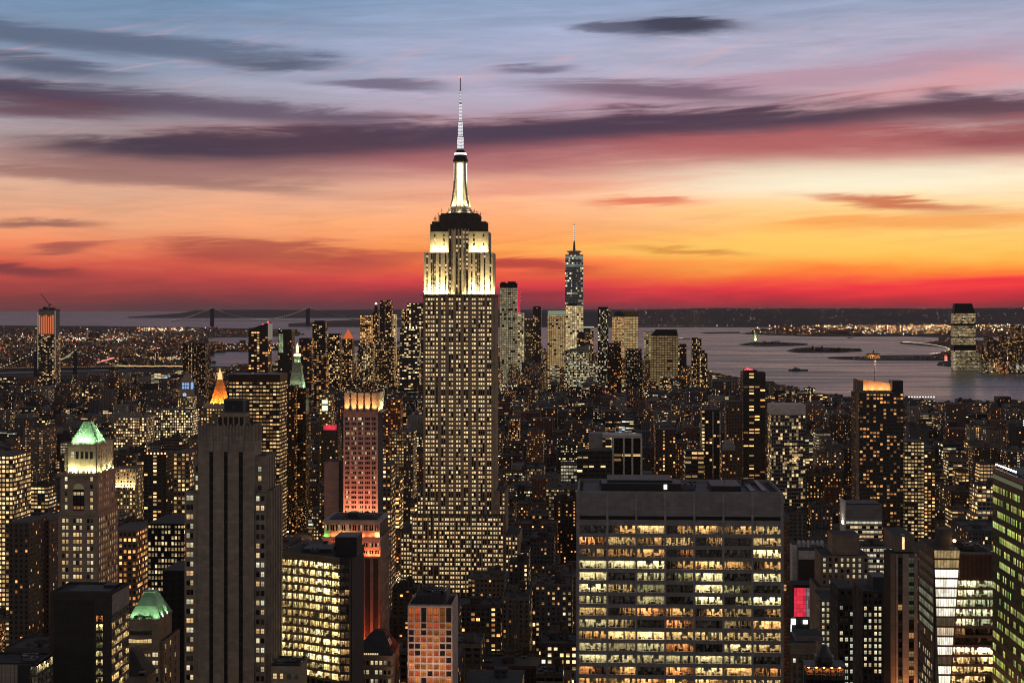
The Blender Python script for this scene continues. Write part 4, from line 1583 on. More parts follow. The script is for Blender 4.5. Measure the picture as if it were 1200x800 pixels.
# ------------------------------------------------------------------ block with red floodlights under its cornice
def red_block():
    Y = 850.0
    s = Site('office_building', 'masonry block with upper storeys washed in red and orange floodlights', 378, 445.5, Y, 608, 760, d=34, side=8)
    x, z = s.x, s.z
    rng = random.Random(31)
    x0, x1 = x(378), x(445.5)
    W, D = x1 - x0, 36.0
    core, wall = MB(), MB()
    zt = z(611)
    zc = z(630)
    core.box(x0, x1, 0, D, 0, zc, 0, top=1)
    core.box(x0 + 0.4, x1 - 0.4, 1.8, D, zc, zt, 0, top=1)
    n = 10
    cols = []
    for k in range(n):
        c = (W - 0.8) * (k + 0.5) / n
        cols += [c - 0.55, c + 0.55]
    facade(s, wall, (x0 + 0.4, 1.8), 0.0, W - 0.8, zc, zt, cols, [zc + 3.6], 0.8, 3.0, 0.4, 0.3, 0, 0)
    cols = []
    for k in range(n):
        c = W * (k + 0.5) / n
        cols += [c - 0.6, c + 0.6]
    facade(s, wall, (x0, 0), 0.0, W, z(652), zc, cols, [z(640), z(648.5)], 0.85, 1.9, 0.4, 0.3, 0, 0)
    rows = [z(660) - k * 3.55 for k in range(26)]
    pc, pw = [], []
    for k in range(7):
        pc.append(W * (k + 0.5) / 7)
        pw.append(W / 7 * 0.62)
    facade(s, wall, (x0, 0.4), 0.0, W, 0, z(652), pc, rows, pw, 2.1, 0.9, 0.25, 1, 2)
    facade(s, wall, (x1, 0), PI / 2, D, 0, zc, [D * (k + 0.5) / 11 for k in range(11)], rows, 1.5, 1.9, 0.4, 0.3, 1, 1)
    wall.box(x0 - 0.9, x1 + 0.9, -0.9, 2.2, zc - 0.5, zc + 0.25, 0)
    wall.box(x0 - 0.3, x1 + 0.3, 1.0, D + 0.3, zt - 0.6, zt + 0.4, 0)
    s.part('core', core, [M_alu, M_tar])
    s.part('wall', wall, [M_pinkst, M_brownst, M_alu])
    place_windows(s, lambda i, j, X_, y_, z_, a: (glow_pick(rng, 0.12, 2, 3, 0.3, 0.8) if z_ > z(652) else glow_pick(rng, 0.5 if a < 0.2 else 0.42, 1, 4, 0.3, 1.2)), 100)
    for k in range(8):
        a = 381.5 + 61 * k / 7
        colr = (0.25, 1.0, 0.15) if k == 0 else ((1.0, 0.42, 0.14) if k in (2, 3, 7) else (1.0, 0.20, 0.05))
        area_up(s, x(a), 0.5, zc + 0.5, 2.0, 0.7, 560 if k in (2, 3, 7) else (230 if k else 150), colr, tilt=R(-20))
    for k in range(7):
        a = 381 + 62 * k / 6
        area_up(s, x(a), -2.0, z(652) + 0.4, 2.5, 0.8, 900, (1.0, 0.17, 0.05), tilt=R(-12))
    for k in range(4):
        a = 426.5 + 18 * k / 3
        area_up(s, x(a), -2.2, z(775), 1.2, 1.2, 9000, (1.0, 0.15, 0.05), tilt=R(-1))
    b = MB()
    b.box(x0 - 0.2, x1 + 0.2, -2.6, 0.0, z(653.2), z(652.2), 0)
    s.part('ledge', b, [M_brownst])
    b = MB()
    b.box(x(405), x(416), 8, 16, zt, z(603), 0)
    b.box(x(384), x(440), 6, 30, zt, z(609), 1)
    s.part('bulkhead', b, [M_dark, M_tar])
    roof_clutter(s, x0 + 4, x1 - 4, 5, D - 4, zt, 19, 6, hmax=2.5)


red_block()


# ------------------------------------------------------------------ tower with a green copper pyramid
def green_pyramid_tower():
    Y = 790.0
    s = Site('office_tower', 'tan stone tower carrying a steep floodlit green copper pyramid, tallest of the two green roofs', 68, 115, Y, 495, 690, d=31, side=22)
    x, z = s.x, s.z
    rng = random.Random(2)
    x0, x1 = x(68), x(115)
    W, D = x1 - x0, 32.0
    core, wall = MB(), MB()
    zl, zm, zp, zr = z(602), z(556), z(546), z(521)
    core.box(x0, x1, 0, D, 0, zl, 0, top=1)
    cols = [2.6, 4.4, 8.0, 9.55, 11.1, 14.8, 16.6]
    wid = [1.25, 1.25, 1.2, 1.2, 1.2, 1.25, 1.25]
    rows = [z(607.5) - 1.9 - k * 3.38 for k in range(26)]
    facade(s, wall, (x0, 0), 0.0, W, 0, zl, cols, rows, wid, 1.95, 0.45, 0.3, 0, 0)
    sc = [D * (k + 0.5) / 9 for k in range(9)]
    facade(s, wall, (x1, 0), PI / 2, D, 0, zl, sc, rows, 1.7, 1.95, 0.45, 0.3, 0, 0)
    u0, u1 = x(70.5), x(113.3)
    core.box(u0, u1, 0.5, D - 2, zl, zm, 0, top=1)
    Wu = u1 - u0
    r2 = [z(563.5), z(572.5), z(580.5), z(588), z(596.5)]
    facade(s, wall, (u0, 0.5), 0.0, Wu, zl, zm, [2.7, 15.2], r2, [1.3, 1.3], 2.0, 0.4, 0.39, 0, 0)
    facade(s, wall, (u1, 0.5), PI / 2, D - 2.5, zl, zm, [4, 6.5, 12, 15, 18, 24, 27], r2, 1.3, 2.0, 0.4, 0.39, 0, 0)
    # arched window and its triple bay
    wall.box(u0 + 0.35 * Wu, u0 + 0.66 * Wu, 0.02, 0.08, z(598), z(573), 1)
    am = 0.5 * (u0 + 0.35 * Wu + u0 + 0.66 * Wu)
    ar = 0.155 * Wu
    # cornices
    for zz, o in ((zm, 1.2), (zl, 0.7)):
        wall.box(x0 - o + 0.8, x1 + o - 0.4, -o, D + 0.2, zz - 0.5, zz + 0.55, 0)
        wall.box(x0 - o + 1.2, x1 + o - 0.8, -o + 0.4, D, zz - 1.1, zz - 0.5, 0)
    s.part('core', core, [M_alu, M_tar])
    s.part('wall', wall, [M_lime, M_black])
    b = MB()
    N = 12
    fan = [(am + ar * math.cos(PI * k / N), -0.02, z(573) + ar * 1.0 * math.sin(PI * k / N)) for k in range(N + 1)]
    b.face(list(reversed(fan)), 0, None, None, (0.85, 0.68, 0.36))
    s.part('arched_window', b, [MATS['window_mass']])
    for k, q in enumerate(((0.80, 0.62, 0.32), (0.004, 0.003, 0.002), (0.004, 0.003, 0.002), (0.42, 0.16, 0.05))):
        for i in range(3):
            s.wins.append((am + (i - 1) * 1.75, -0.02, (z(580), z(586), z(591), z(596.5))[k], 0.0, 1.45, 1.5, 90 + k, i))
    for i in range(5):
        s.wins.append((u0 + 2.2 + i * 3.2, 0.02, z(554.5), 0.0, 1.2, 1.3, 5, 50 + i))
    lookup = {90: (0.80, 0.62, 0.32), 91: (0.004, 0.003, 0.002), 92: (0.005, 0.003, 0.002), 93: (0.42, 0.16, 0.05)}
    place_windows(s, lambda i, j, X_, y_, z_, a: lookup.get(i) or glow_pick(rng, 0.74, 1, 3, 0.45, 1.4), 100)
    # arcaded loggia under the roof, floodlit
    l0, l1, ly = x(78.0), x(111.0), 2.0
    b = MB()
    b.box(l0, l1, ly + 0.5, D - 3, zm, zr, 0, top=0)
    Wl = l1 - l0
    cols = [Wl * (0.16 + 0.17 * k) for k in range(5)]
    tmp = Site.__new__(Site)
    tmp.wins = []
    facade(tmp, b, (l0, ly + 0.5), 0.0, Wl, zm, zr, cols, [z(538)], 1.5, 3.6, 0.5, 0.4, 0, 0)
    Ls = D - 5.5
    sc = [Ls * (0.12 + 0.15 * k) for k in range(6)]
    facade(tmp, b, (l1, ly + 0.5), PI / 2, Ls, zm, zr, sc, [z(538)], 1.5, 3.6, 0.5, 0.4, 0, 0)
    b.box(l0 - 0.6, l1 + 0.6, ly - 0.5, D - 2.5, zr - 0.4, zr + 0.3, 0)
    for k in range(14):
        a = l0 + Wl * k / 13
        b.box(a - 0.2, a + 0.2, ly - 0.7, ly - 0.5, zr - 0.9, zr - 0.4, 0)
    for a in (x(72.2), ):
        b.box(a, l0, ly + 2, ly + 14, zm, z(526.5), 0)
    s.part('loggia', b, [M_lime2])
    b = MB()
    for (px_, py_, pz_, ang, w, h, i, j) in tmp.wins:
        c, si = math.cos(ang), math.sin(ang)
        b.face([(px_ - c * w / 2, py_ - si * w / 2, pz_), (px_ + c * w / 2, py_ + si * w / 2, pz_), (px_ + c * w / 2, py_ + si * w / 2, pz_ + h), (px_ - c * w / 2, py_ - si * w / 2, pz_ + h)],
               0, None, None, (0.7, 0.62, 0.36) if (i == 0 and abs(ang) < 0.1) else (0.012, 0.011, 0.008), 0.4)
    s.part('arched_opening', b, [MATS['window_mass']])
    b = MB()
    e = 0.5
    q0, q1, p0, p1 = x(80), x(111.5), ly + 0.3, 18.0
    m0, m1 = x(92.0), x(100.6)
    pm0, pm1 = 7.5, 11.5
    # standing seams on a steep hipped roof
    b.frustum(q0, q1, p0, p1, zr + 0.3, m0, m1, pm0, pm1, z(495.2), 0)
    for k in range(1, 16):
        t = k / 16
        A = Vector((q0 + (q1 - q0) * t, p0 - 0.05, zr + 0.35))
        B = Vector((m0 + (m1 - m0) * t, pm0 - 0.05, z(495.2)))
        b.tube(A, B, 0.14, 0, 4)
        A = Vector((q1 + 0.05, p0 + (p1 - p0) * t, zr + 0.35))
        B = Vector((m1 + 0.05, pm0 + (pm1 - pm0) * t, z(495.2)))
        b.tube(A, B, 0.14, 0, 4)
    s.part('pyramid_roof', b, [M_copper])
    b = MB()
    for k in range(9):
        a = u0 + Wu * k / 8
        b.lathe([(0.28, zm + 0.5), (0.35, zm + 1.2), (0.2, zm + 1.6), (0.05, zm + 2.6)], a, 0.0, 6, 0)
    for k in range(7):
        a = 1 + (D - 3) * k / 6
        b.lathe([(0.28, zm + 0.5), (0.35, zm + 1.2), (0.2, zm + 1.6), (0.05, zm + 2.6)], u1 + 0.6, a, 6, 0)
    s.part('finial', b, [M_lime])
    for k in range(4):
        area_up(s, l0 + Wl * (k + 0.5) / 4, 0.9, zm + 0.8, 2.6, 0.8, (1500, 500, 420, 900)[k], (1.0, 0.92, 0.42), tilt=R(-14))
    for k in range(3):
        area_up(s, l1 + 1.4, ly + 3 + k * 9, zm + 0.8, 0.8, 4, 900, (1.0, 0.92, 0.42))
    GRN = (0.70, 1.0, 0.56)
    for k in range(5):
        wash(s, (q0 + (q1 - q0) * (k + 0.5) / 5, p0 - 2.6, zr + 0.2), (0.5 * (m0 + m1) * 0.6 + 0.4 * (q0 + (q1 - q0) * (k + 0.5) / 5), 6, zr + 8), 5200, GRN, 100)
    for k in range(4):
        wash(s, (q1 + 2.6, p0 + (p1 - p0) * (k + 0.5) / 4, zr + 0.2), (m1 + 1, p0 + (p1 - p0) * (k + 0.5) / 4 * 0.6 + 3, zr + 8), 6000, GRN, 100)


green_pyramid_tower()


def small_green_roof():
    Y = 700.0
    s = Site('apartment_tower', 'lower tan building with bowed bays under a short green copper mansard', 145, 186, Y, 696, 900, d=24, side=16)
    x, z = s.x, s.z
    rng = random.Random(12)
    x0, x1, D = x(145), x(186), 22.0
    W = x1 - x0
    b = MB()
    zt = z(726)
    b.box(x0, x1, 0, D, 0, zt, 0, top=1)
    b.box(x0 - 0.3, x1 + 0.3, -0.3, D + 0.2, zt - 0.5, zt + 0.3, 0)
    # right wing
    b.box(x1, x(190), 3, D + 8, 0, z(752), 0, top=1)
    s.part('wall', b, [M_lime, M_tar])
    b = MB()
    c0, c1 = x(150), x(178)
    n = 8
    for (za, zb, mt, bow) in ((z(758), z(753.5), 0, 1.6), (z(748), z(744), 0, 1.9), (z(738), z(734.5), 0, 1.9), (z(765), z(763), 0, 1.4)):
        ring = [(c0 + (c1 - c0) * k / n, -bow * math.sin(PI * k / n) - 0.2) for k in range(n + 1)]
        for (a, e), (c, f) in zip(ring[:-1], ring[1:]):
            b.hexa([(a, e, za), (c, f, za), (c, 0, za), (a, 0, za), (a, e, zb), (c, f, zb), (c, 0, zb), (a, 0, zb)], 0)
    s.part('bowed_balcony', b, [M_lime])
    for i in range(6):
        for zz, tagc in ((z(743.5), 1), (z(753), 2)):
            s.wins.append((c0 + (c1 - c0) * (i + 0.5) / 6, -0.04, zz, 0.0, 1.6, (2.0 if tagc == 1 else 1.9), tagc, i))
    for k in range(12):
        for a in (155, 159, 163, 167.5, 172, 176, 181.5, 185):
            s.wins.append((x(a) - 0.4, -0.04, z(763.5) - 2.0 - k * 3.5, 0.0, 1.15, 1.9, 3, k))
    for k in range(16):
        for j in range(3):
            s.wins.append((x(190) + 0.04, 6 + j * 8, z(757) - 2.0 - k * 3.5, PI / 2, 1.6, 2.0, 4, k))
    place_windows(s, lambda i, j, X_, y_, z_, a: (0.01, 0.01, 0.006) if i == 1 else ((1.0, 0.72, 0.32) if i == 2 else glow_pick(rng, 0.8 if i == 3 else 0.5, 1, 3, 0.4, 1.2)), 100)
    b = MB()
    q0, q1, p0, p1 = x(149), x(187), 2.0, D - 1
    m0, m1, n0, n1 = x(162), x(175), 9.0, 14.0
    b.frustum(q0, q1, p0, p1, zt + 0.3, q0 + 2.4, q1 - 2.4, p0 + 2.6, p1 - 2.6, z(712), 0)
    b.frustum(q0 + 2.4, q1 - 2.4, p0 + 2.6, p1 - 2.6, z(712), m0, m1, n0, n1, z(698.5), 0)
    b.box(m0 - 0.3, m1 + 0.3, n0 - 0.3, n1 + 0.3, z(698.5), z(697), 0)
    s.part('mansard_roof', b, [M_copper])
    b = MB()
    for a, r in ((163, 1.0), (171, 1.3), (175, 1.1), (158, 0.8), (167, 0.9)):
        for q in range(14):
            px_ = x(a) + rng.uniform(-r, r)
            pz_ = zt + 0.5 + rng.uniform(0, 0.9)
            py_ = 0.9 + rng.uniform(-0.4, 0.4)
            k = rng.uniform(0.25, 0.5)
            b.face([(px_ - k, py_, pz_), (px_, py_ - k, pz_ - k * 0.4), (px_ + k, py_, pz_ + k * 0.3), (px_, py_ + k, pz_ + k)], 0)
    s.part('terrace_foliage', b, [M_leaf])
    GRN = (0.70, 1.0, 0.56)
    for k in range(4):
        wash(s, (q0 + (q1 - q0) * (k + 0.5) / 4, -0.6, zt + 0.5), (q0 + (q1 - q0) * (k + 0.9) / 4.8, 8, zt + 6.5), 1500, GRN, 100, 0.3)
    for k in range(2):
        wash(s, (x1 + 1.6, 6 + 8 * k, zt + 0.5), (x1 - 6, 8 + 5 * k, zt + 6), 1500, GRN, 100, 0.3)
    # glass mansard of the neighbour in front
    t = Site('townhouse', 'small block with steep dark sloping roof in front of the short green mansard', 143, 166, 660.0, 764, 900, d=10)
    x, z = t.x, t.z
    b = MB()
    b.box(x(143), x(172), 0, 14, 0, z(792), 0)
    t.part('wall', b, [M_brownst])
    b = MB()
    b.frustum(x(142), x(173), -0.4, 14, z(792), x(143), x(152), 5, 12, z(765), 0)
    t.part('roof', b, [M_slate])
    b = MB()
    b.box(x(163), x(171), -1.0, 2.0, z(792), z(786), 0)
    b.box(x(163.5), x(170.5), -1.03, -1.0, z(791), z(787.5), 1)
    t.part('dormer', b, [M_brownst, M_glassd])


small_green_roof()


# ------------------------------------------------------------------ dark slab at the lower left and its neighbours
def dark_slab():
    Y = 600.0
    s = Site('office_building', 'dark flat-topped slab with one column of lit windows and a pale panelled flank', 58, 131.5, Y, 690, 900, d=22, side=12)
    x, z = s.x, s.z
    rng = random.Random(6)
    x0, x1, D = x(58), x(131.5), 22.0
    zt = z(696)
    b = MB()
    wl, wr, dr = x(112.8), x(121.2), 3.4
    b.box(x0, wl, 0, dr, 0, zt - 0.01, 0)
    b.box(wr, x1 - dr, 0, dr, 0, zt - 0.01, 0)
    b.box(wl, wr, 0, dr, 0, z(727) - 0.2 - 8 * 3.22 - 0.88, 0)
    b.box(wl, wr, 0, dr, z(727) + 1.95, zt - 0.01, 0)
    for k in range(8):
        b.box(wl, wr, 0, dr, z(727) - 0.2 - (k + 1) * 3.22 + 2.14, z(727) - 0.2 - k * 3.22 - 0.88, 0)
        b.box(wl, wr, 0, 0.1, z(727) - 0.2 - k * 3.22 - 0.9, z(727) - 0.2 - k * 3.22, 0)
    b.box(x1 - dr, x1 - 0.01, 0, 0.15, 0, zt - 0.01, 0)
    b.box(x0, x1 - dr, dr, D, 0, zt, 0, top=1)
    b.box(x1 - dr, x1, 0.1, D, z(719) - 0.1, zt, 0, top=1)
    b.box(x0, x1 - dr, 0.05, dr, zt - 0.01, zt, 1)
    for k in range(1, 5):
        b.box(x0 + 0.2, x1 - 0.2, -0.04, 0.0, z(710 + k * 21) - 0.05, z(710 + k * 21) + 0.05, 0)
    s.part('wall', b, [M_darkbrick, M_tar])
    b = MB()
    b.box(x(63), x(110), -0.10, 0.0, z(800), z(703), 0)
    s.part('blank_panel', b, [wall_mat('black_brick', (0.035, 0.03, 0.028), 0.3)])
    parapet(s, x0, x1, 0, D, zt, 0.9, 0.4, M_darkbrick)
    for k in range(9):
        put_room(s, x(117), 0.0, z(727) - 0.2 - k * 3.22, 0.0, 2.6, 2.0, rng.randint(0, 13), (1 if k not in (2, 3) else 2),
                 [(1.0, 0.36, 0.12), (0.9, 0.8, 0.4), (0.45, 0.4, 0.2), (0.3, 0.3, 0.14), (0.7, 0.7, 0.35), (1.3, 1.1, 0.6), (0.6, 0.55, 0.3), (0.9, 0.75, 0.4), (0.9, 0.75, 0.4)][k], 0.25 if False else 3.0, 2)
    # flank: pale panel at the top, ribbon windows below
    b = MB()
    b.obox((x1, 0), PI / 2, 0.2, D - 0.2, z(719), zt - 0.2, 0, 0.25, 0)
    s.part('pale_panel', b, [M_pinkst])
    b = MB()
    for k in range(18):
        zz = z(722) - k * 3.22
        b.obox((x1, 0), PI / 2, 0.1, D - 0.1, zz - 3.22 + 0.95, zz - 1.12, -0.1, 0.3, 0)
        b.obox((x1, 0), PI / 2, 0.1, D - 0.1, zz - 3.22 + 0.95, zz - 2.0, -3.3, -0.1, 0)
        for j in range(5):
            put_room(s, x1, D * (j + 0.5) / 5, zz - 1.1, PI / 2, D / 5 - 0.3, 1.9, rng.randint(0, 13), rng.choice((1, 1, 2, 3, 0)), [v * (0.5 + 0.12 * ((3 * k + 2 * j) % 6)) for v in (1.0, 0.75, 0.36)], 3.0, 2) if k < 9 else None
    s.part('spandrel', b, [M_brownst])
    b = MB()
    b.box(x(75), x(125), 4, 18, zt, zt + 0.5, 0)
    b.box(x(110), x(125), 12, 17, zt + 0.5, zt + 1.5, 1)
    s.part('roof_deck', b, [M_bluerf, M_dark])
    # white corner block
    t = Site('office_building', 'panelled block with a bright glazed corner in front of the dark slab', -30, 43, 560.0, 771, 900, d=16, side=12)
    x, z = t.x, t.z
    b = MB()
    x0, x1, D = x(-30), x(43), 17.0
    zt = z(778)
    b.box(x0, x(36), 0, D, 0, zt, 0, top=1)
    b.box(x(36), x1, 3.0, D - 0.1, 0, zt - 0.02, 0, top=1, skip=('r',))
    b.box(x(21), x(36), -0.12, 0, 0, zt - 0.1, 2)
    for k in range(10):
        b.box(x(-28 + 5 * k) - 0.05, x(-28 + 5 * k) + 0.05, -0.06, 0, 0, zt - 0.2, 1)
    t.part('wall', b, [wall_mat('tan_panel', (0.30, 0.25, 0.19), 0.12), M_tar, M_dark])
    for k in range(4):
        for j in range(2):
            zz = zt - 0.4 - 3.4 * (k + 1)
            put_room(t, x(36) + (j + 0.5) * (x1 - x(36)) / 2, 0.0, zz + 0.5, 0.0, (x1 - x(36)) / 2 - 0.05, 2.5, 5 + j, 1, (1.0, 0.92, 0.55) if j else (0.5, 0.5, 0.3), 2.5, 2)
        for j in range(4):
            zz = zt - 0.4 - 3.4 * (k + 1)
            put_room(t, x1 + 0.01, D * (j + 0.5) / 4, zz + 0.5, PI / 2, D / 4 - 0.1, 2.5, 3 + j, 1, (1.5, 1.3, 0.7), 0.9 + 1.4, 2)
    b = MB()
    for k in range(5):
        zz = zt - 0.4 - 3.4 * k
        b.box(x(36), x1 + 0.12, -0.1, 2.9, zz - 0.24, zz, 0)
        b.obox((x1, 0.0), PI / 2, 0, D, zz - 0.24, zz + 0.003, -2.9, 0.1, 0)
    t.part('spandrel', b, [M_dark])
    parapet(t, x0, x1, 0, D, zt, 0.7, 0.3, M_dark)
    roof_clutter(t, x(0), x(38), 3, D - 2, zt, 31, 5, hmax=1.6)


dark_slab()


# ------------------------------------------------------------------ white grid block with red-lit rooms
def grid_block():
    Y = 820.0
    s = Site('hotel', 'pale square-gridded block with glowing red and orange rooms', 478.3, 529.7, Y, 693, 900, d=30, side=6)
    x, z = s.x, s.z
    rng = random.Random(17)
    x0, x1, D = x(478.3), x(529.7), 32.0
    W = x1 - x0
    zt = z(709.6)
    core, wall = MB(), MB()
    core.box(x0, x1, 0, D, 0, zt - 0.5, 0, top=1)
    n = 7
    bay = W / n
    cols = [bay * (k + 0.5) for k in range(n)]
    pitch = 3.42
    zr = z(711.5)
    tall = 7.3
    facade(s, wall, (x0, 0), 0.0, W, zr - tall - 0.1, zt, cols, [zr - tall], bay * 0.82, tall, 0.5, 0.45, 0, 0)
    zb = zr - tall - 0.1
    rows = [zb - 2.95 - k * pitch for k in range(22)]
    facade(s, wall, (x0, 0), 0.0, W, 0, zb, cols, rows, bay * 0.82, 2.55, 0.5, 0.45, 0, 0)
    wall.obox((x1, 0), PI / 2, 0, D, 0, zt, 0, 0.3, 0)
    wall.obox((x0, D), -PI / 2, 0, D, 0, zt, 0, 0.3, 0)
    s.part('core', core, [M_dark, M_tar])
    s.part('wall', wall, [wall_mat('pale_grid', (0.62, 0.50, 0.45), 0.12)])

    def colr(i, j, X_, y_, z_, a):
        heat = min(1.0, max(0.0, (s.zr - z_) / 42.0)) if hasattr(s, 'zr') else 0.5
        if rng.random() < 0.34 - 0.2 * heat:
            return (0.012, 0.006, 0.004)
        k = rng.uniform(0.05, 0.40) + heat * rng.uniform(0.0, 0.8)
        return (k, k * rng.uniform(0.16, 0.36), k * 0.06)
    s.zr = zr
    for a in (484, 504, 524):
        wash(s, (x(a), -26, z(800) - 14), (x(a), 0, z(752)), 26000, (1.0, 0.62, 0.46), 62, 1.0)  # added spots without fixtures, brightening the pale grid in place of city glow
    place_windows(s, colr, 100)
    parapet(s, x0, x1, 0, D, zt - 0.5, 1.2, 0.4, wall_mat('pale_grid', (0.4, 0.3, 0.3)))
    b = MB()
    b.box(x(486), x(520), 5, 24, zt - 0.5, z(699), 0, top=1)
    b.box(x(519), x(522), 4.5, 26, zt - 0.5, z(694), 0)
    for k in range(22):
        a = x(486.5) + k * (x(519.5) - x(486.5)) / 21
        b.box(a - 0.1, a + 0.1, 4.85, 5, zt, z(699.4), 2)
    s.part('penthouse', b, [M_steel, M_tar, M_dark])
    roof_clutter(s, x(487), x(519), 6, 24, z(699), 77, 14, hmax=2.4)


grid_block()


def mansard_block():
    Y = 812.0
    s = Site('apartment_building', 'ornate block with steep dark mansard roof and skylights beside the red-lit piers', 413, 459, Y, 743, 900, d=26, side=7)
    x, z = s.x, s.z
    rng = random.Random(23)
    x0, x1, D = x(413), x(459), 28.0
    W = x1 - x0
    b = MB()
    zt = z(768)
    core, wall = MB(), MB()
    core.box(x0, x1, 0, D, 0, zt, 0)
    cols = [W * (k + 0.5) / 9 for k in range(9)]
    rows = [z(778.5), z(789.5), z(800), z(809), z(818)]
    facade(s, wall, (x0, 0), 0.0, W, 0, zt, cols, rows, 1.35, 2.1, 0.4, 0.3, 0, 0)
    facade(s, wall, (x1, 0), PI / 2, D, 0, zt, [D * (k + 0.5) / 7 for k in range(7)], rows, 1.35, 2.1, 0.4, 0.3, 0, 0)
    for zz in (zt, z(780.5), z(793)):
        wall.box(x0 - 0.6, x1 + 0.6, -0.7, D + 0.5, zz - 0.4, zz + 0.2, 0)
    s.part('core', core, [M_dark])
    s.part('wall', wall, [M_brownst])
    place_windows(s, lambda i, j, X_, y_, z_, a: ((1.0, 0.72, 0.36) if (j == 0 and i in (4, 5, 6)) else glow_pick(rng, 0.45, 2, 3, 0.3, 0.9)), 100)
    b = MB()
    b.frustum(x0 - 0.2, x1 + 0.2, -0.2, D, zt + 0.2, x(434), x(447), 11, 17, z(743.5), 0)
    for a in (431, 435.5, 440, 445):
        pass
    s.part('mansard_roof', b, [M_slate])
    b = MB()
    for k in range(8):
        a = x(424 + 2.6 * k)
        b.box(a - 0.35, a + 0.35, 0.1, 0.7, zt + 0.35, zt + 1.2, 0)
    s.part('attic_window', b, [glow_mat('attic_glow', (0.9, 0.7, 0.38), 0.9, False)])
    for k in (0, 1):
        b = MB()
        p0, p1 = Vector((x1 + 0.2, 0, zt)), Vector((x(447), 11, z(743.5)))
        t0, t1 = 0.35, 0.62
        A = [(x1 + 0.3 + (x(447) - x1) * t, 6 + k * 4 + 3 * t, zt + (z(743.5) - zt) * t + 0.15) for t in (t0, t1)]
        b.face([A[0], (A[0][0], A[0][1] + 2, A[0][2]), (A[1][0], A[1][1] + 2, A[1][2]), A[1]], 0)
        s.part('skylight', b, [glow_mat('skylight_glow', (0.5, 0.25, 0.17), 0.5, False)])
    # little block with a slate-blue roof before the bright office
    t = Site('low_building', 'small block with blue-grey roof squeezed between the slotted tower and the bright curved office', 318, 352, 630.0, 772, 900, d=14)
    x, z = t.x, t.z
    b = MB()
    b.box(x(318), x(352), 0, 15, 0, z(780), 0, top=1)
    for a in (318.5, 327.5, 335, 344.5, 351.5):
        b.box(x(a) - 0.25, x(a) + 0.25, -0.2, 0, 0, z(780), 0)
    t.part('wall', b, [M_lime, M_bluerf])
    parapet(t, x(318), x(352), 0, 15, z(780), 0.8, 0.35, M_dark)
    t.wins = [(x(a), -0.03, z(795), 0.0, 1.5, 2.1, i, 0) for i, a in enumerate((322, 329.5, 339, 347))] + [(x(a), -0.03, z(806), 0.0, 1.5, 2.1, i, 1) for i, a in enumerate((322, 329.5, 339, 347))]
    place_windows(t, lambda i, j, *q: (1.0, 0.7, 0.32) if i in (0, 1) else (0.02, 0.02, 0.015), 20)
    roof_clutter(t, x(322), x(348), 3, 12, z(780), 2, 3, hmax=1.2)


mansard_block()
# ------------------------------------------------------------------ right-hand group
def green_glass_tower():
    """only its left flank and roof edge stand inside the view"""
    Y = 560.0
    X0 = PX(1163.5, Y)
    root = thing('skyscraper', 'green-glowing glass tower with sloping rows of lime windows and bright roof lamps', 'building', (X0, Y, 0), GRID)
    s = Site.__new__(Site)
    s.root, s.wins, s.Y = root, [], Y
    HERO.append((1163, 1400, 551, 900, 470, 90))
    rng = random.Random(40)
    zt = PZ(553, Y)
    L = 150.0
    core, wall = MB(), MB()
    core.box(0, 80, -L, 0, 0, zt, 0, top=1)
    pitch = 4.15
    rows = [zt - 6.3 - k * pitch for k in range(26)]
    cols = [1.0 + 1.55 * k for k in range(int((L - 2) / 1.55))]
    facade(s, wall, (0, 0), -PI / 2, L, 0, zt, cols, rows, 1.36, 2.2, 0.12, 0.10, 0, 0)
    s.part('core', core, [M_glassd, M_bluerf])
    s.part('wall', wall, [wall_mat('green_mullion', (0.035, 0.042, 0.03), 0.2, 0.5)])
    runs = {}

    def colr(i, j, X_, y_, z_, a):
        if j > 17:
            return (0.004, 0.005, 0.002)
        q = runs.setdefault((j, i // rng.choice((2, 3, 3, 4, 5))), rng.random())
        if q < 0.38 + 0.3 * (j % 5 == 3):
            return (0.008, 0.012, 0.004)
        k = rng.uniform(0.2, 1.3) * (0.35 + q)
        c = rng.choice(((0.62, 0.80, 0.16), (0.72, 0.80, 0.22), (0.80, 0.72, 0.20), (0.45, 0.70, 0.20)))
        return (c[0] * k, c[1] * k, c[2] * k)
    s.wins = [w for w in s.wins if -w[1] < 75]
    place_windows(s, colr, 100)
    b = MB()
    b.obox((0, 0), -PI / 2, 0, L, zt, zt + 1.6, -0.3, 0.1, 0)
    b.box(4, 76, -L + 4, -4, zt, zt + 2.2, 1)
    b.box(12, 40, -60, -14, zt + 2.2, zt + 6, 1)
    s.part('roof_screen', b, [M_steel, M_bluerf])
    for k in range(9):
        b = MB()
        y = -2.0 - k * 3.2
        b.tube((0.8, y, zt + 1.6), (0.8, y, zt + 2.6), 0.08, 1)
        b.lathe([(0.28, zt + 2.6), (0.32, zt + 3.0)], 0.8, y, 8, 0)
        s.part('roof_lamp', b, [glow_mat('white_lamp', (0.92, 0.96, 1.0), 9.0), M_dark])
    b = MB()
    b.obox((0, 0), -PI / 2, 0.5, 40, zt - 1.9, zt - 0.5, 0, 0.14, 0)
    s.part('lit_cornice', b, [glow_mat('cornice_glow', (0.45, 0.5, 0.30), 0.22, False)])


green_glass_tower()


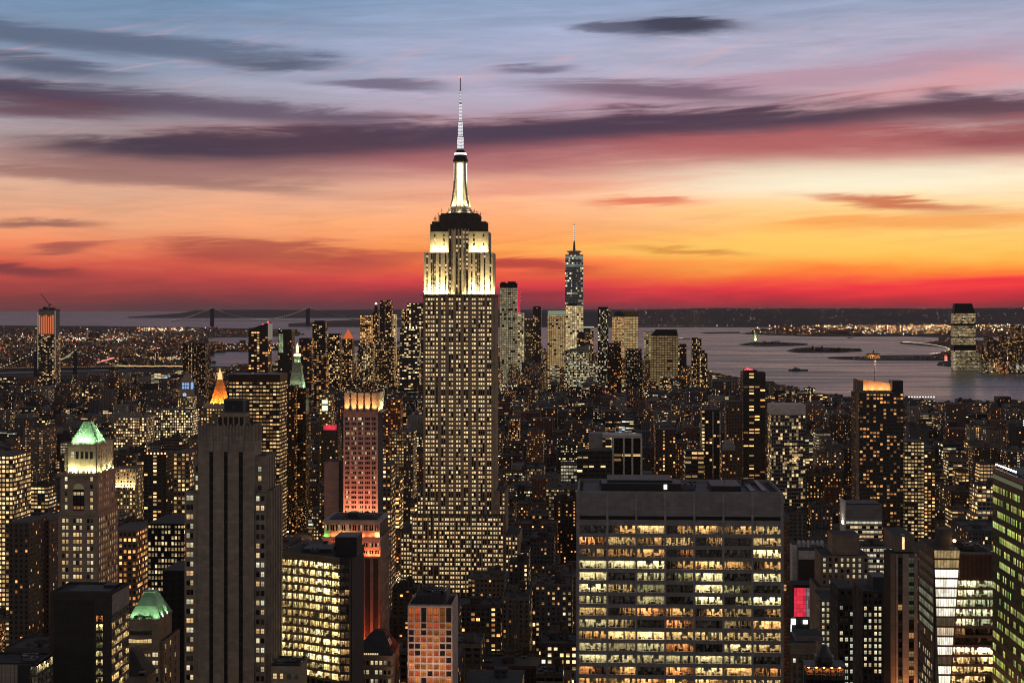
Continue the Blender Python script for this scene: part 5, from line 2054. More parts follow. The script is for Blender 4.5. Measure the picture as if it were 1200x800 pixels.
def crease_tower():
    Y = 640.0
    s = Site('office_tower', 'faceted glass tower with a blazing white tapering corner between dim flank and bright front', 1095, 1164.5, Y, 631, 900, d=40, side=-20)
    x, z = s.x, s.z
    rng = random.Random(50)
    x0, x1, D = x(1095), x(1164.5), 30.0
    zt = z(643.5)
    ztf = z(648.5)
    core = MB()
    core.box(x0 + 0.6, x1 - 0.2, 5.4, D, 0, ztf - 0.5, 0, top=1)
    core.box(x0, x0 + 0.6, 0.2, D, 0, zt - 0.02, 0)
    core.face([(x0, 0.2, zt), (x(1125), 0.0, zt), (x(1125), D, zt), (x0, D, zt)], 1)
    s.part('core', core, [M_dark, M_tar])
    pitch = 3.78
    # tapering bright corner: storey by storey
    lit = MB()
    wall = MB()
    nfl = 22

    def right_edge(zz):
        t = (zt - zz) / (zt - z(800))
        return x(1125) + (x(1113.5) - x(1125)) * t

    def left_edge(zz):
        t = (zt - zz) / (zt - z(800))
        return x(1095) + (x(1100.5) - x(1095)) * t
    lev = [(0.62, 0.46, 0.22)] * 2 + [(1, .92, .75)] * 20
    for k in range(nfl):
        za, zb = zt - 0.4 - (k + 1) * pitch, zt - 0.4 - k * pitch
        zw0, zw1 = za + 0.75, zb
        if k < 2:
            kk = 0.55
            c = (0.75, 0.52, 0.24)
        elif k in (7, 11):
            kk, c = 0.10, (0.8, 0.6, 0.35)
        elif k == 8:
            kk, c = 0.75, (1.0, 0.80, 0.55)
        else:
            kk, c = rng.uniform(1.1, 1.9), (1.0, 0.93, 0.74)
        n = 8
        f = MB()
        for i in range(n):
            def E(zz, t):
                return left_edge(zz) + (right_edge(zz) - left_edge(zz)) * t
            t0, t1 = i / n + 0.006, (i + 1) / n - 0.006
            q = kk * rng.uniform(0.75, 1.15)
            f.face([(E(zw0, t0), 0.0, zw0), (E(zw0, t1), 0.0, zw0), (E(zw1, t1), 0.0, zw1), (E(zw1, t0), 0.0, zw1)], 0, [(0.1, 0.1), (0.4, 0.1), (0.4, 0.4), (0.1, 0.4)], None, [v * q * 1.25 for v in c], rng.random())
        s.part('window', f, [MATS['window_mass']])
        for i in range(0, n + 1):
            t = i / n
            a = left_edge(za) + (right_edge(za) - left_edge(za)) * t
            b_ = left_edge(zb) + (right_edge(zb) - left_edge(zb)) * t
            wall.hexa([(a - 0.05, -0.12, za), (a + 0.05, -0.12, za), (a + 0.05, 0.05, za), (a - 0.05, 0.05, za), (b_ - 0.05, -0.12, zb), (b_ + 0.05, -0.12, zb), (b_ + 0.05, 0.05, zb), (b_ - 0.05, 0.05, zb)], 0)
        bz0, bz1 = za, zw0
        wall.hexa([(left_edge(bz0), -0.2, bz0), (right_edge(bz0), -0.2, bz0), (right_edge(bz0), 0.1, bz0), (left_edge(bz0), 0.1, bz0),
                   (left_edge(bz1), -0.2, bz1), (right_edge(bz1), -0.2, bz1), (right_edge(bz1), 0.1, bz1), (left_edge(bz1), 0.1, bz1)], 1)
    # front: three wide bays a storey with raking mullions
    lit_plan = "llnnnmdWwwwwwwwwww"
    for k in range(18):
        za = ztf - 9.3 - (k + 1) * 3.74
        zw1 = za + 2.55
        xl = right_edge(0.5 * (za + zw1)) + 0.25
        m1 = xl + (x1 - xl) * (0.24 + 0.004 * k)
        m2 = xl + (x1 - xl) * (0.49 + 0.003 * k)
        c = lit_plan[k]
        for i, (a, b_) in enumerate(((xl, m1), (m1, m2), (m2, x1 - 0.3))):
            kk = rng.uniform(0.7, 1.4)
            if c in 'ln':
                colr = [v * kk for v in ((2.8, 3.0, 2.2), (2.4, 2.8, 2.0), (0.8, 1.0, 0.75))[i]]
                lt = 1
            elif c == 'm':
                colr = [0.45 * v for v in (1.0, 0.6, 0.3)]
                lt = 0 if i else 1
            elif c == 'd':
                colr, lt = (0.3, 0.2, 0.1), 0
            else:
                colr = [v * kk for v in ((4.5, 3.8, 2.6) if c == 'W' else (3.6, 2.6, 1.3))]
                lt = rng.choice((1, 1, 2, 3)) if c == 'w' else 1
            put_room(s, 0.5 * (a + b_) + 0.1, 0.0, za, 0.0, b_ - a - 0.35, 2.5, rng.randint(0, 13), lt, colr, 4.4, 3)
        wall.box(xl - 0.2, x1, 0.0, 5.2, za + 2.66, za + 2.86, 1)
        wall.box(xl - 0.2, x1, -0.25, 0.0, za + 2.6, za + 3.74 - 0.06, 1)
        wall.box(xl - 0.3, xl - 0.02, -0.05, 4.5, za - 0.1, za + 2.7, 1)
    zlow = ztf - 9.3 - 18 * 3.74
    wall.box(x0, x1, 0, 5.2, 0, zlow, 1)
    wall.box(right_edge(ztf) + 0.1, x1, -0.25, 5.2, ztf - 9.3 - 1.05, ztf - 0.1, 1)
    for k in range(26):
        a = right_edge(ztf) + 0.4 + (x1 - right_edge(ztf) - 0.8) * k / 25
        wall.box(a - 0.09, a + 0.09, -0.40, -0.25, ztf - 9.1, ztf - 0.3, 2)
    for zz in (ztf - 4.6, ztf - 7.2):
        wall.box(right_edge(ztf) + 0.1, x1, -0.36, -0.25, zz - 0.5, zz, 1)
    s.part('wall', wall, [wall_mat('pale_mullion', (0.3, 0.27, 0.22), 0.1), wall_mat('warm_band', (0.20, 0.14, 0.10), 0.2), M_alu])
    # dim flank with raking rows of windows
    fl = MB()
    fw = Site.__new__(Site)
    fw.wins = []
    rows = [zt - 6.5 - k * 3.78 for k in range(22)]
    cols = [1.6 + 2.0 * k for k in range(14)]
    facade(s, fl, (x0, D), -PI / 2, D, 0, zt, cols, rows, 1.8, 2.3, 0.10, 0.08, 0, 0)
    s.part('flank_wall', fl, [wall_mat('warm_band', (0.2, 0.14, 0.1))])

    def colf(i, j, X_, y_, z_, a):
        if 3 <= j <= 7:
            k = rng.uniform(0.14, 0.42) * (0.4 if j in (3,) else 1.0)
            return (0.62 * k, 0.72 * k, 0.48 * k)
        if j < 3:
            return (0.035, 0.027, 0.02)
        return glow_pick(rng, 0.45 if j > 9 else 0.1, 1, 3, 0.25, 0.9)
    place_windows(s, colf, 100)
    # glass screen standing above the roof, plant and an orange lamp
    b = MB()
    b.box(x(1107), x(1121), 8, 18, ztf, z(624), 0)
    s.part('bulkhead', b, [wall_mat('slate_box', (0.06, 0.06, 0.065), 0.2)])
    b = MB()
    b.tube((x(1122.5), 6, zt), (x(1122.5), 6, z(637)), 0.12, 1)
    b.lathe([(0.5, z(637)), (0.6, z(635.5)), (0.3, z(634.5))], x(1122.5), 6, 10, 0)
    s.part('roof_lamp', b, [glow_mat('amber_lamp', (1.0, 0.55, 0.22), 22.0), M_dark])
    roof_clutter(s, x(1128), x(1160), 6, D - 2, ztf - 0.5, 11, 12, hmax=2.4)
    parapet(s, x(1125), x1, 0, D, ztf - 0.5, 0.9, 0.3, M_greypan)
    # brown stone piers to its left
    t = Site('office_tower', 'narrow dark tower with tall brown piers washed orange from below', 1043.5, 1074.5, 612.0, 631, 900, d=20, side=0)
    x, z = t.x, t.z
    core, wall = MB(), MB()
    x0, x1, D = x(1043.5), x(1074.5), 14.0
    zt = z(649)
    core.box(x0, x1, 0, D, 0, zt - 0.3, 0, top=1)
    piers = [(1043.5, 1049, 0), (1049.6, 1052, 1), (1057.5, 1064.5, 1), (1071, 1074.5, 1)]
    for a, b_, m_ in piers:
        wall.box(x(a), x(b_), -1.0, 0, 0, zt, m_)
    wall.box(x0, x1, -0.4, 0, zt - 1.2, zt - 0.05, 0)
    rows = [zt - 3.5 - 3.5 * k for k in range(18)]
    for r in rows:
        wall.box(x(1052), x(1057.5), -0.35, 0, r - 1.2, r - 0.1, 2)
        wall.box(x(1064.5), x(1071), -0.35, 0, r - 1.2, r - 0.1, 2)
        t.wins.append((x(1054.8), -0.05, r, 0.0, x(1057.3) - x(1052.2), 2.2, 0, rows.index(r)))
        t.wins.append((x(1067.8), -0.05, r, 0.0, x(1070.8) - x(1064.7), 2.2, 1, rows.index(r)))
    t.part('core', core, [M_dark, M_tar])
    t.part('wall', wall, [M_brownst, M_pinkst, M_alu])
    place_windows(t, lambda i, j, X_, y_, z_, a: ((0.05, 0.07, 0.045) if (i == 1 and j < 7) else glow_pick(rng, 0.12 + 0.5 * (i == 1 and j > 7), 0, 2, 0.15, 0.7)), 100)
    for a in (1050.8, 1061, 1072.8):
        area_up(t, x(a), -2.4, z(845), 1.0, 1.0, 9000, (1.0, 0.36, 0.12), tilt=R(-1))
    b = MB()
    b.box(x(1060), x(1064.2), 6.0, 9, zt, z(629), 0)
    t.part('stair_bulkhead', b, [M_pinkst])
    b = MB()
    b.box(x(1060.6), x(1063.6), 5.9, 5.98, z(646), z(631.5), 0)
    t.part('lit_doorway', b, [glow_mat('amber_door', (1.0, 0.70, 0.36), 1.6)])
    b = MB()
    b.box(x(1052), x(1075), 5.9, 30, zt, z(630), 0, top=1)
    t.part('penthouse', b, [M_brownst, M_tar])


crease_tower()


# ------------------------------------------------------------------ masonry offices on the right
def stepped_office(name, label, l, r, Y, top, tiers, pitch, ww, wh, colgap, colfn, wallm, seed, side=-14, d=30, pent=None, flankcols=8, pattern=None):
    """tiers: (left, right, roof row, setback) from the top down"""
    s = Site(name, label, l, r, Y, top, 900, d=d, side=side)
    x, z = s.x, s.z
    rng = random.Random(seed)
    core, wall = MB(), MB()
    prev = None
    for n, (a, b_, py, sb) in enumerate(tiers):
        x0, x1 = x(a), x(b_)
        za = z(tiers[n + 1][2]) if n + 1 < len(tiers) else 0
        zb = z(py)
        core.box(x0, x1, sb, d, za if sb > 0 else 0, zb, 0, top=1)
        nr = max(1, int((zb - za - 1.2) / pitch))
        rows = [zb - 1.4 - wh - k * pitch for k in range(min(nr, 26))]
        W = x1 - x0
        nc = max(1, int(W / colgap))
        cols = [W * (k + 0.5) / nc for k in range(nc)]
        if pattern:
            cols = [q for q in pattern if q < W]
        facade(s, wall, (x0, sb), 0.0, W, za, zb, cols, rows, ww, wh, 0.4, 0.28, 0, 0)
        Ls = d - sb
        fc = [Ls * (k + 0.5) / flankcols for k in range(flankcols)]
        if 0.5 * (l + r) > 690:
            facade(s, wall, (x0, d), -PI / 2, Ls, za, zb, fc, rows, ww, wh, 0.4, 0.28, 0, 0)
        else:
            facade(s, wall, (x1, sb), PI / 2, Ls, za, zb, fc, rows, ww, wh, 0.4, 0.28, 0, 0)
    s.part('core', core, [M_alu, M_tar])
    s.part('wall', wall, [wallm])
    place_windows(s, lambda *q: colfn(rng, *q), 100)
    if pent:
        a, b_, py, sb = pent
        b = MB()
        b.box(x(a), x(b_), sb, d - 3, z(tiers[0][2]), z(py), 0, top=1)
        b.box(x(a) - 0.3, x(b_) + 0.3, sb - 0.3, d - 2.7, z(py) - 0.6, z(py) - 0.02, 0)
        s.part('penthouse', b, [wallm, M_tar])
    return s


s = stepped_office('office_building', 'tan masonry office with windowless brown penthouse and even rows of small lit windows', 956, 1022, 900.0, 628,
                   [(964, 1019, 652, 4), (958, 1022, 688, 0)], 3.06, 1.35, 1.8, 3.1, lambda rng, i, j, X_, y_, z_, a: glow_pick(rng, 0.72 if a > -0.1 else 0.35, 2, 4, 0.4, 1.15), M_brownst, 61, pent=(978, 1009.5, 629, 8))
s = stepped_office('office_building', 'dark brick office with pairs of bright white windows beside the narrow orange-washed tower', 1009, 1042.5, 760.0, 690,
                   [(1012, 1042.5, 692, 0)], 2.92, 1.2, 1.75, 2.2, lambda rng, i, j, X_, y_, z_, a: glow_pick(rng, (0.15 if j < 2 and i < 4 else 0.86 if j < 13 else 0.2) if a > -0.1 else 0.5, 2, 4, 0.5, 1.3), M_darkbrick, 62,
                   pattern=[0.9, 3.0, 5.6, 7.6, 10.6, 12.5], pent=None)
b = MB()
b.box(s.x(1024), s.x(1041), 3, 18, s.z(692), s.z(677), 0)
s.part('bulkhead', b, [M_bluerf])
s = stepped_office('office_building', 'narrow dark brick block with cool blue-white windows in stacked pairs', 983, 1001, 810.0, 686,
                   [(984, 1001, 690, 3), (983, 1001, 706, 0)], 3.15, 1.5, 1.9, 2.4, lambda rng, i, j, X_, y_, z_, a: (glow_pick(rng, 0.62, 4, 5, 0.5, 1.2) if i > 0 else glow_pick(rng, 0.4, 2, 4, 0.3, 1)), M_darkbrick, 63)
s = stepped_office('office_building', 'lit brown block of small windows behind the narrow blue-white windowed block', 962, 984, 855.0, 700,
                   [(962, 984, 702, 0)], 3.05, 1.3, 1.8, 2.3, lambda rng, i, j, X_, y_, z_, a: glow_pick(rng, 0.7, 2, 4, 0.4, 1.1), M_brownst, 64)
# beige classical block under the red screen
s = Site('office_building', 'beige block with flat pilasters and a plain roof box, one small lit window', 919, 956, 740.0, 748, 900, d=26, side=-6)
x, z = s.x, s.z
b = MB()
b.box(x(919), x(956), 0, 26, 0, z(753), 0, top=1)
for k in range(6):
    a = x(920 + 6.6 * k)
    b.box(a, a + 0.9, -0.5, 0, 0, z(766), 0)
b.box(x(919) - 0.3, x(956) + 0.3, -0.7, 26.3, z(766), z(764.5), 0)
s.part('wall', b, [M_lime, M_tar])
b = MB()
b.box(x(934), x(966), 5, 22, z(753), z(747), 0, top=1)
s.part('penthouse', b, [M_greypan, M_tar])
for k in range(5):
    for i in range(5):
        s.wins.append((x(924.3 + 6.6 * i), -0.03, z(776 + 8.5 * k), 0.0, 1.2, 2.0, i, k))
place_windows(s, lambda i, j, *q: (1.0, 0.85, 0.6) if (i, j) == (1, 0) else (0.012, 0.009, 0.006), 40)
# rooftop frame glowing orange
s = Site('roof_pavilion', 'open steel frame building glowing orange and red inside', 945, 992, 690.0, 757, 900, d=14)
x, z = s.x, s.z
b = MB()
for k in range(6):
    a = x(945) + k * (x(992) - x(945)) / 5
    for y in (0, 6, 13):
        b.box(a - 0.14, a + 0.14, y, y + 0.28, z(800) - 20, z(781), 0)
for zz in (781, 791, 801):
    b.box(x(945), x(992), 0.01, 0.27, z(zz) - 0.2, z(zz) + 0.15, 0)
    b.box(x(945), x(992), 0.4, 13.3, z(zz) - 0.15, z(zz) + 0.1, 1)
for k in range(4):
    b.tube((x(958 + 6 * k), 2, z(781)), (x(960 + 5 * k), 4, z(764)), 0.14, 0)
b.box(x(957), x(979), 2, 10, z(772), z(771), 0)
b.lathe([(3.9, z(779)), (4.1, z(776)), (3.6, z(771)), (2.2, z(764)), (1.2, z(758))], x(968), 6, 16, 0)
s.part('frame', b, [M_steel, M_dark])
b = MB()
b.box(x(945), x(992), 7, 7.2, z(801), z(782), 0)
for k in range(20):
    a = x(947) + k * (x(990) - x(947)) / 20
    b.box(a, a + 0.9, 3 + (k % 3), 3.6 + (k % 3), z(791) + 0.1, z(791) + 0.8 + (k % 4) * 0.3, 0)
s.part('interior', b, [M_pinkst])
for k in range(5):
    b = MB()
    a = x(949 + 9 * k)
    b.lathe([(0.35, z(784)), (0.4, z(783.2))], a, 3.4, 8, 0)
    s.part('lamp', b, [glow_mat('orange_lamp', (1.0, 0.30, 0.08), 45.0)])
# red screen building
s = Site('screen_building', 'dark block faced by a glowing red screen panel with white grid glass beside it', 929, 953, 950.0, 685, 760, d=16)
x, z = s.x, s.z
b = MB()
b.box(x(929), x(953), 0, 16, 0, z(685), 0, top=1)
s.part('wall', b, [M_dark, M_tar])
b = MB()
n, m_ = 4, 7
rng = random.Random(3)
for i in range(n):
    for j in range(m_):
        k = rng.uniform(0.7, 1.2)
        b.face([(x(930.5) + i * 1.75, -0.15, z(722) + j * 2.4), (x(930.5) + i * 1.75 + 1.65, -0.15, z(722) + j * 2.4), (x(930.5) + i * 1.75 + 1.65, -0.15, z(722) + j * 2.4 + 2.3), (x(930.5) + i * 1.75, -0.15, z(722) + j * 2.4 + 2.3)], 0, None, None, (0.78 * k * (1.0 - 0.16 * (i == 3)), 0.035 * k, 0.07 * k), 0.3)
s.part('red_screen', b, [MATS['lights_mass']])
b = MB()
for i in range(4):
    for j in range(7):
        k = rng.uniform(0.1, 0.5)
        b.face([(x(945) + i * 1.0, -0.15, z(722) + j * 2.4), (x(945) + i * 1.0 + 0.9, -0.15, z(722) + j * 2.4), (x(945) + i * 1.0 + 0.9, -0.15, z(722) + j * 2.4 + 2.3), (x(945) + i * 1.0, -0.15, z(722) + j * 2.4 + 2.3)], 0, None, None, (0.55 * k, 0.4 * k, 0.42 * k), 0.3)
s.part('grid_glass', b, [MATS['lights_mass']])
b = MB()
b.box(x(927), x(932), -1.5, -0.5, z(731), z(724.5), 0)
b.box(x(926.6), x(927.2), -1.5, -1.0, z(742), z(731), 0)
b.box(x(941), x(946), -1.5, -0.5, z(730), z(726), 0)
s.part('sign_lamp', b, [glow_mat('sign_white', (0.95, 0.98, 0.92), 3.0)])
# lattice facade just behind the big slab
s = Site('office_tower', 'dim brown gridded facade peeping out behind the wide grey office slab', 880, 925.5, 668.0, 605, 760, d=20)
x, z = s.x, s.z
core, wall = MB(), MB()
W = x(925.5) - x(880)
core.box(x(880), x(925.5), 0, 20, 0, z(606), 0, top=1)
facade(s, wall, (x(880), 0), 0.0, W, 0, z(606), [W * (k + 0.5) / 12 for k in range(12)], [z(611) - 1.2 - 1.5 * k for k in range(46)], W / 12 * 0.8, 1.1, 0.3, 0.25, 0, 0)
s.part('core', core, [M_dark, M_tar])
s.part('wall', wall, [M_brownst])
rng = random.Random(71)
s.wins = [w for w in s.wins if w[6] > 7]
place_windows(s, lambda i, j, *q: (0.9, 0.5, 0.2) if (j in (17, 18) and i == 10) else tuple(rng.uniform(0.2, 1) * v for v in (0.05, 0.018, 0.01)), 100)
# low building with white roof parapets
s = Site('low_building', 'low block with pale parapet walls and vaulted white roof units', 930, 972, 1000.0, 632, 690, d=34)
x, z = s.x, s.z
b = MB()
b.box(x(936), x(972), 0, 34, 0, z(645), 1, top=2)
b.box(x(936), x(972), -0.3, 0, z(655), z(645), 0)
b.box(x(930), x(936), 6, 34, 0, z(640), 0, top=2)
s.part('wall', b, [M_white, M_darkbrick, M_tar])
for k in range(6):
    b = MB()
    a = x(938 + 5.4 * k)
    b.lathe([(1.3, z(645)), (1.3, z(640)), (0.8, z(637.5)), (0.1, z(636.8))], a + 1.2, 16, 10, 0)
    s.part('roof_vent', b, [M_white])
roof_clutter(s, x(938), x(970), 4, 30, z(645), 5, 5)
# louvred white tower
s = Site('office_building', 'pale block with ribbed louvre crown over thin rows of amber-lit ribbon windows', 991.5, 1033.5, 1000.0, 585, 690, d=26, side=-9)
x, z = s.x, s.z
core, wall = MB(), MB()
x0, x1, D = x(991.5), x(1033.5), 22.0
core.box(x0, x1, 0, D, 0, z(591), 0, top=1)
W = x1 - x0
for k in range(36):
    a = x0 + W * (k + 0.5) / 36
    wall.box(a - 0.12, a + 0.12, -0.35, 0, z(607), z(591.5), 0)
wall.box(x0, x1, -0.2, 0, z(607), z(591.3), 1)
rows = [z(613.5) - 2.85 * k for k in range(18)]
facade(s, wall, (x0, 0), 0.0, W, 0, z(607.2), [W * (k + 0.5) / 9 for k in range(9)], rows, W / 9 * 0.9, 1.5, 0.3, 0.25, 1, 1)
wall.obox((x0, D), -PI / 2, 0, D, 0, z(587.5), 0, 0.5, 2)
s.part('core', core, [M_dark, M_bluerf])
s.part('wall', wall, [wall_mat('louvre', (0.22, 0.21, 0.20), 0.1), M_greypan, M_white])
rng = random.Random(72)
place_windows(s, lambda i, j, *q: glow_pick(rng, 0.85, (4, 1, 3, 1, 2, 3)[j % 6], (4, 2, 3, 1, 3, 3)[j % 6], 0.5, 1.2), 100)
area_up(s, x0 - 1.2, 10, z(616), 1.0, 6, 1500, (1.0, 0.9, 0.7))
b = MB()
b.box(x0 + 1, x1 - 1, 2, D - 2, z(591), z(590), 0)
s.part('roof_deck', b, [M_bluerf])
s = Site('office_building', 'wide low wing with ribbon windows lit yellow below the ribbed louvre block', 1008, 1046, 960.0, 634, 690, d=24)
x, z = s.x, s.z
core, wall = MB(), MB()
x0, x1 = x(1008), x(1046)
core.box(x0, x1, 0, 24, 0, z(640), 0, top=1)
W = x1 - x0
facade(s, wall, (x0, 0), 0.0, W, 0, z(640), [W * (k + 0.5) / 10 for k in range(10)], [z(646) - 3.2 * k for k in range(14)], W / 10 * 0.86, 1.7, 0.3, 0.25, 0, 0)
s.part('core', core, [M_dark, M_tar])
s.part('wall', wall, [M_greypan])
place_windows(s, lambda i, j, *q: glow_pick(rng, 0.75, 2, 4, 0.5, 1.3), 100)
roof_clutter(s, x0, x1, 3, 22, z(640), 8, 6)
# ------------------------------------------------------------------ window styles of the other buildings
def style(cw=3.2, ch=3.4, lit=0.4, fw=0.5, fh=0.52, col=(0.12, 0.10, 0.085), pal=0.45, coh=0.0, gl=0.0, roof=None):
    d = dict(cw=cw, ch=ch, lit=lit, fw=fw, fh=fh, col=col, pal=pal, coh=coh, gl=gl)
    if roof:
        d['roof'] = roof
    return d


CF = [MATS['city_facade'], MATS['city_roof']]
_seed = [1000]


def tower(name, label, l, r, Y, top, d=30.0, st=None, cap=None, caps=(), bottom=460, cat='building', rot=0.0, side=0):
    """one city tower: its body with window bays; caps: (left, right, bottom row, top row, inset) solid blocks above it"""
    _seed[0] += 37
    s = Site(name, label, l, r, Y, top, bottom, cat, d, None, rot, side)
    b = MB()
    zb = s.z(top if cap is None else cap)
    b.facade_box(s.x(l), s.x(r), 0, d, 0, zb, st or style(), _seed[0])
    s.part('wall', b, CF)
    for (a, c, p0, p1, ins) in caps:
        b = MB()
        b.box(s.x(a), s.x(c), ins, max(ins + 2, d - ins), s.z(p0) - 0.01, s.z(p1), 0)
        s.part('roof_block', b, [M_dark])
    return s


OFF_A = style(6.0, 4.0, 0.62, 0.9, 0.45, (0.05, 0.045, 0.04), 0.42, 0.6, 0.2)
OFF_W = style(4.0, 4.0, 0.72, 0.86, 0.55, (0.07, 0.07, 0.06), 0.62, 0.45, 0.3)
OFF_D = style(4.0, 4.0, 0.30, 0.8, 0.5, (0.02, 0.02, 0.022), 0.5, 0.4, 0.7)
RES_D = style(3.6, 3.2, 0.24, 0.5, 0.55, (0.035, 0.032, 0.03), 0.38, 0.0, 0.3)
RES_B = style(3.4, 3.1, 0.32, 0.46, 0.5, (0.09, 0.065, 0.05), 0.36)
GLS_W = style(3.6, 4.0, 0.80, 0.9, 0.72, (0.10, 0.11, 0.10), 0.70, 0.35, 0.6)

# ---- mid distance, named one by one
s = tower('office_tower', 'broad bronze office block glowing with dense rows of amber windows, dark flat top', 268, 328, 1700.0, 438, 40,
          style(3.6, 3.9, 0.74, 0.78, 0.42, (0.03, 0.022, 0.017), 0.40, 0.35, 0.2), cap=446.5, bottom=560)
b = MB()
b.box(s.x(267.5), s.x(328.5), -0.5, 40.5, s.z(446.5), s.z(438.5), 0)
s.part('plant_storey', b, [M_bronze])
s = tower('apartment_tower', 'slim dark glass apartment tower standing before the green-lit clock spire', 345, 358.5, 1900.0, 455, 22,
          style(3.2, 3.3, 0.14, 0.6, 0.5, (0.012, 0.012, 0.013), 0.4, 0.0, 0.8), bottom=640)
s = tower('apartment_tower', 'black apartment slab with scattered amber windows joined to the slim dark glass tower', 331, 345, 1880.0, 452, 26,
          style(3.2, 3.3, 0.28, 0.55, 0.5, (0.014, 0.013, 0.013), 0.30, 0.2, 0.7), bottom=640)
for a in (333.5, 336):
    b = MB()
    b.lathe([(0.9, s.z(452)), (0.9, s.z(450.5))], s.x(a), 3, 8, 0)
    s.part('warning_lamp', b, [glow_mat('red_lamp_dim', (1.0, 0.03, 0.06), 1.6)])


def gold_pyramid():
    Y = 1900.0
    s = Site('office_tower', 'stone tower under a tall blazing gold pyramid with lantern tip', 238, 270, Y, 432, 500, d=34)
    x, z = s.x, s.z
    b = MB()
    _seed[0] += 7
    b.facade_box(x(235), x(272), 0, 34, 0, z(478), style(3.2, 3.6, 0.45, 0.5, 0.5, (0.20, 0.17, 0.13), 0.5), _seed[0])
    s.part('wall', b, CF)
    b = MB()
    b.box(x(238), x(270), 1, 32, z(478), z(473.5), 0)
    for k in range(9):
        a = x(239) + k * (x(269) - x(239)) / 8
        b.lathe([(0.5, z(473.5)), (0.55, z(471.5)), (0.05, z(469.5))], a, 1.2, 6, 0)
    s.part('terrace', b, [M_lime2])
    b = MB()
    c = x(254.5)
    # octagonal spire with eight ribs
    b.lathe([(11.0, z(474)), (9.0, z(468)), (3.4, z(446)), (3.0, z(445))], c, 14, 8, 0)
    for k in range(8):
        an = k * PI / 4
        b.tube((c + 11 * math.cos(an), 14 + 11 * math.sin(an), z(474)), (c + 3.2 * math.cos(an), 14 + 3.2 * math.sin(an), z(446)), 0.5, 0, 5)
    s.part('spire_roof', b, [M_gold])
    b = MB()
    b.lathe([(3.3, z(445)), (3.3, z(444)), (2.6, z(443.8)), (2.6, z(440)), (2.9, z(439.8)), (1.6, z(437)), (0.5, z(434)), (0.15, z(431.5))], c, 14, 12, 0)
    s.part('lantern', b, [glow_mat('gold_lantern', (1.0, 0.52, 0.20), 1.5)])
    for k in range(10):
        an = k * PI / 5
        area_up(s, c + 14.0 * math.cos(an), 14 + 14.0 * math.sin(an), z(473.5) + 0.6, 3, 3, 9500, (1.0, 0.31, 0.06), tilt=0.0)


gold_pyramid()


def clock_spire():
    Y = 2150.0
    s = Site('clock_tower', 'pale campanile tower with green-lit pyramid roof and glowing orange lantern', 336, 357, Y, 402, 470, d=24)
    x, z = s.x, s.z
    c, yc = x(346.5), 12
    b = MB()
    b.facade_box(x(336), x(357), 0, 24, 0, z(462), style(3.4, 3.8, 0.3, 0.45, 0.5, (0.30, 0.28, 0.24), 0.5), 71)
    b.box(x(335), x(358), -1, 25, z(462) - 1.0, z(462), 0)
    s.part('wall', b, CF)
    b = MB()
    b.frustum(x(337), x(356), 1, 23, z(462), x(342), x(351), 7, 17, z(428), 0)
    s.part('pyramid_roof', b, [wall_mat('pale_roof', (0.30, 0.33, 0.28), 0.2)])
    for i in range(3):
        for j in range(3):
            g2 = MB()
            zz = z(457 - 9 * i)
            a = x(341 + 5.5 * j - (j - 1) * i * 0.9)
            t = (457 - 9 * i - 428) / 34.0
            yy = 7 - 6 * t - 1.0
            g2.box(a - 0.9, a + 0.9, yy, yy + 3, zz, zz + 2.2, 0)
            s.part('dormer', g2, [M_lime])
    b = MB()
    b.lathe([(5.2, z(428)), (5.2, z(425)), (4.0, z(424.8)), (4.0, z(418)), (4.6, z(417.8))], c, yc, 8, 0)
    s.part('belvedere', b, [wall_mat('pale_roof', (0.3, 0.33, 0.28))])
    b = MB()
    b.lathe([(4.8, z(417.5)), (5.0, z(416)), (3.8, z(414.5))], c, yc, 10, 0)
    b.lathe([(1.6, z(413.5)), (1.7, z(406)), (0.6, z(404)), (0.1, z(402))], c, yc, 8, 0)
    s.part('lantern', b, [glow_mat('lantern_glow', (1.0, 0.55, 0.30), 3.0)])
    for k in range(5):
        area_up(s, x(337.5 + 4.5 * k), -1.5, z(462) + 0.5, 3, 1.5, 3200, (0.75, 1.0, 0.55), tilt=R(-16))
    for k in range(3):
        area_up(s, x(358.5), 3 + 8 * k, z(462) + 0.5, 3, 1.5, 8500, (0.62, 1.0, 0.55), tilt=R(-16), rz=R(90))
    for k in range(6):
        an = k * PI / 3
        area_up(s, c + 5.0 * math.cos(an), yc + 5.0 * math.sin(an), z(424.8) + 0.3, 1, 1, 420, (0.7, 1.0, 0.5))


clock_spire()


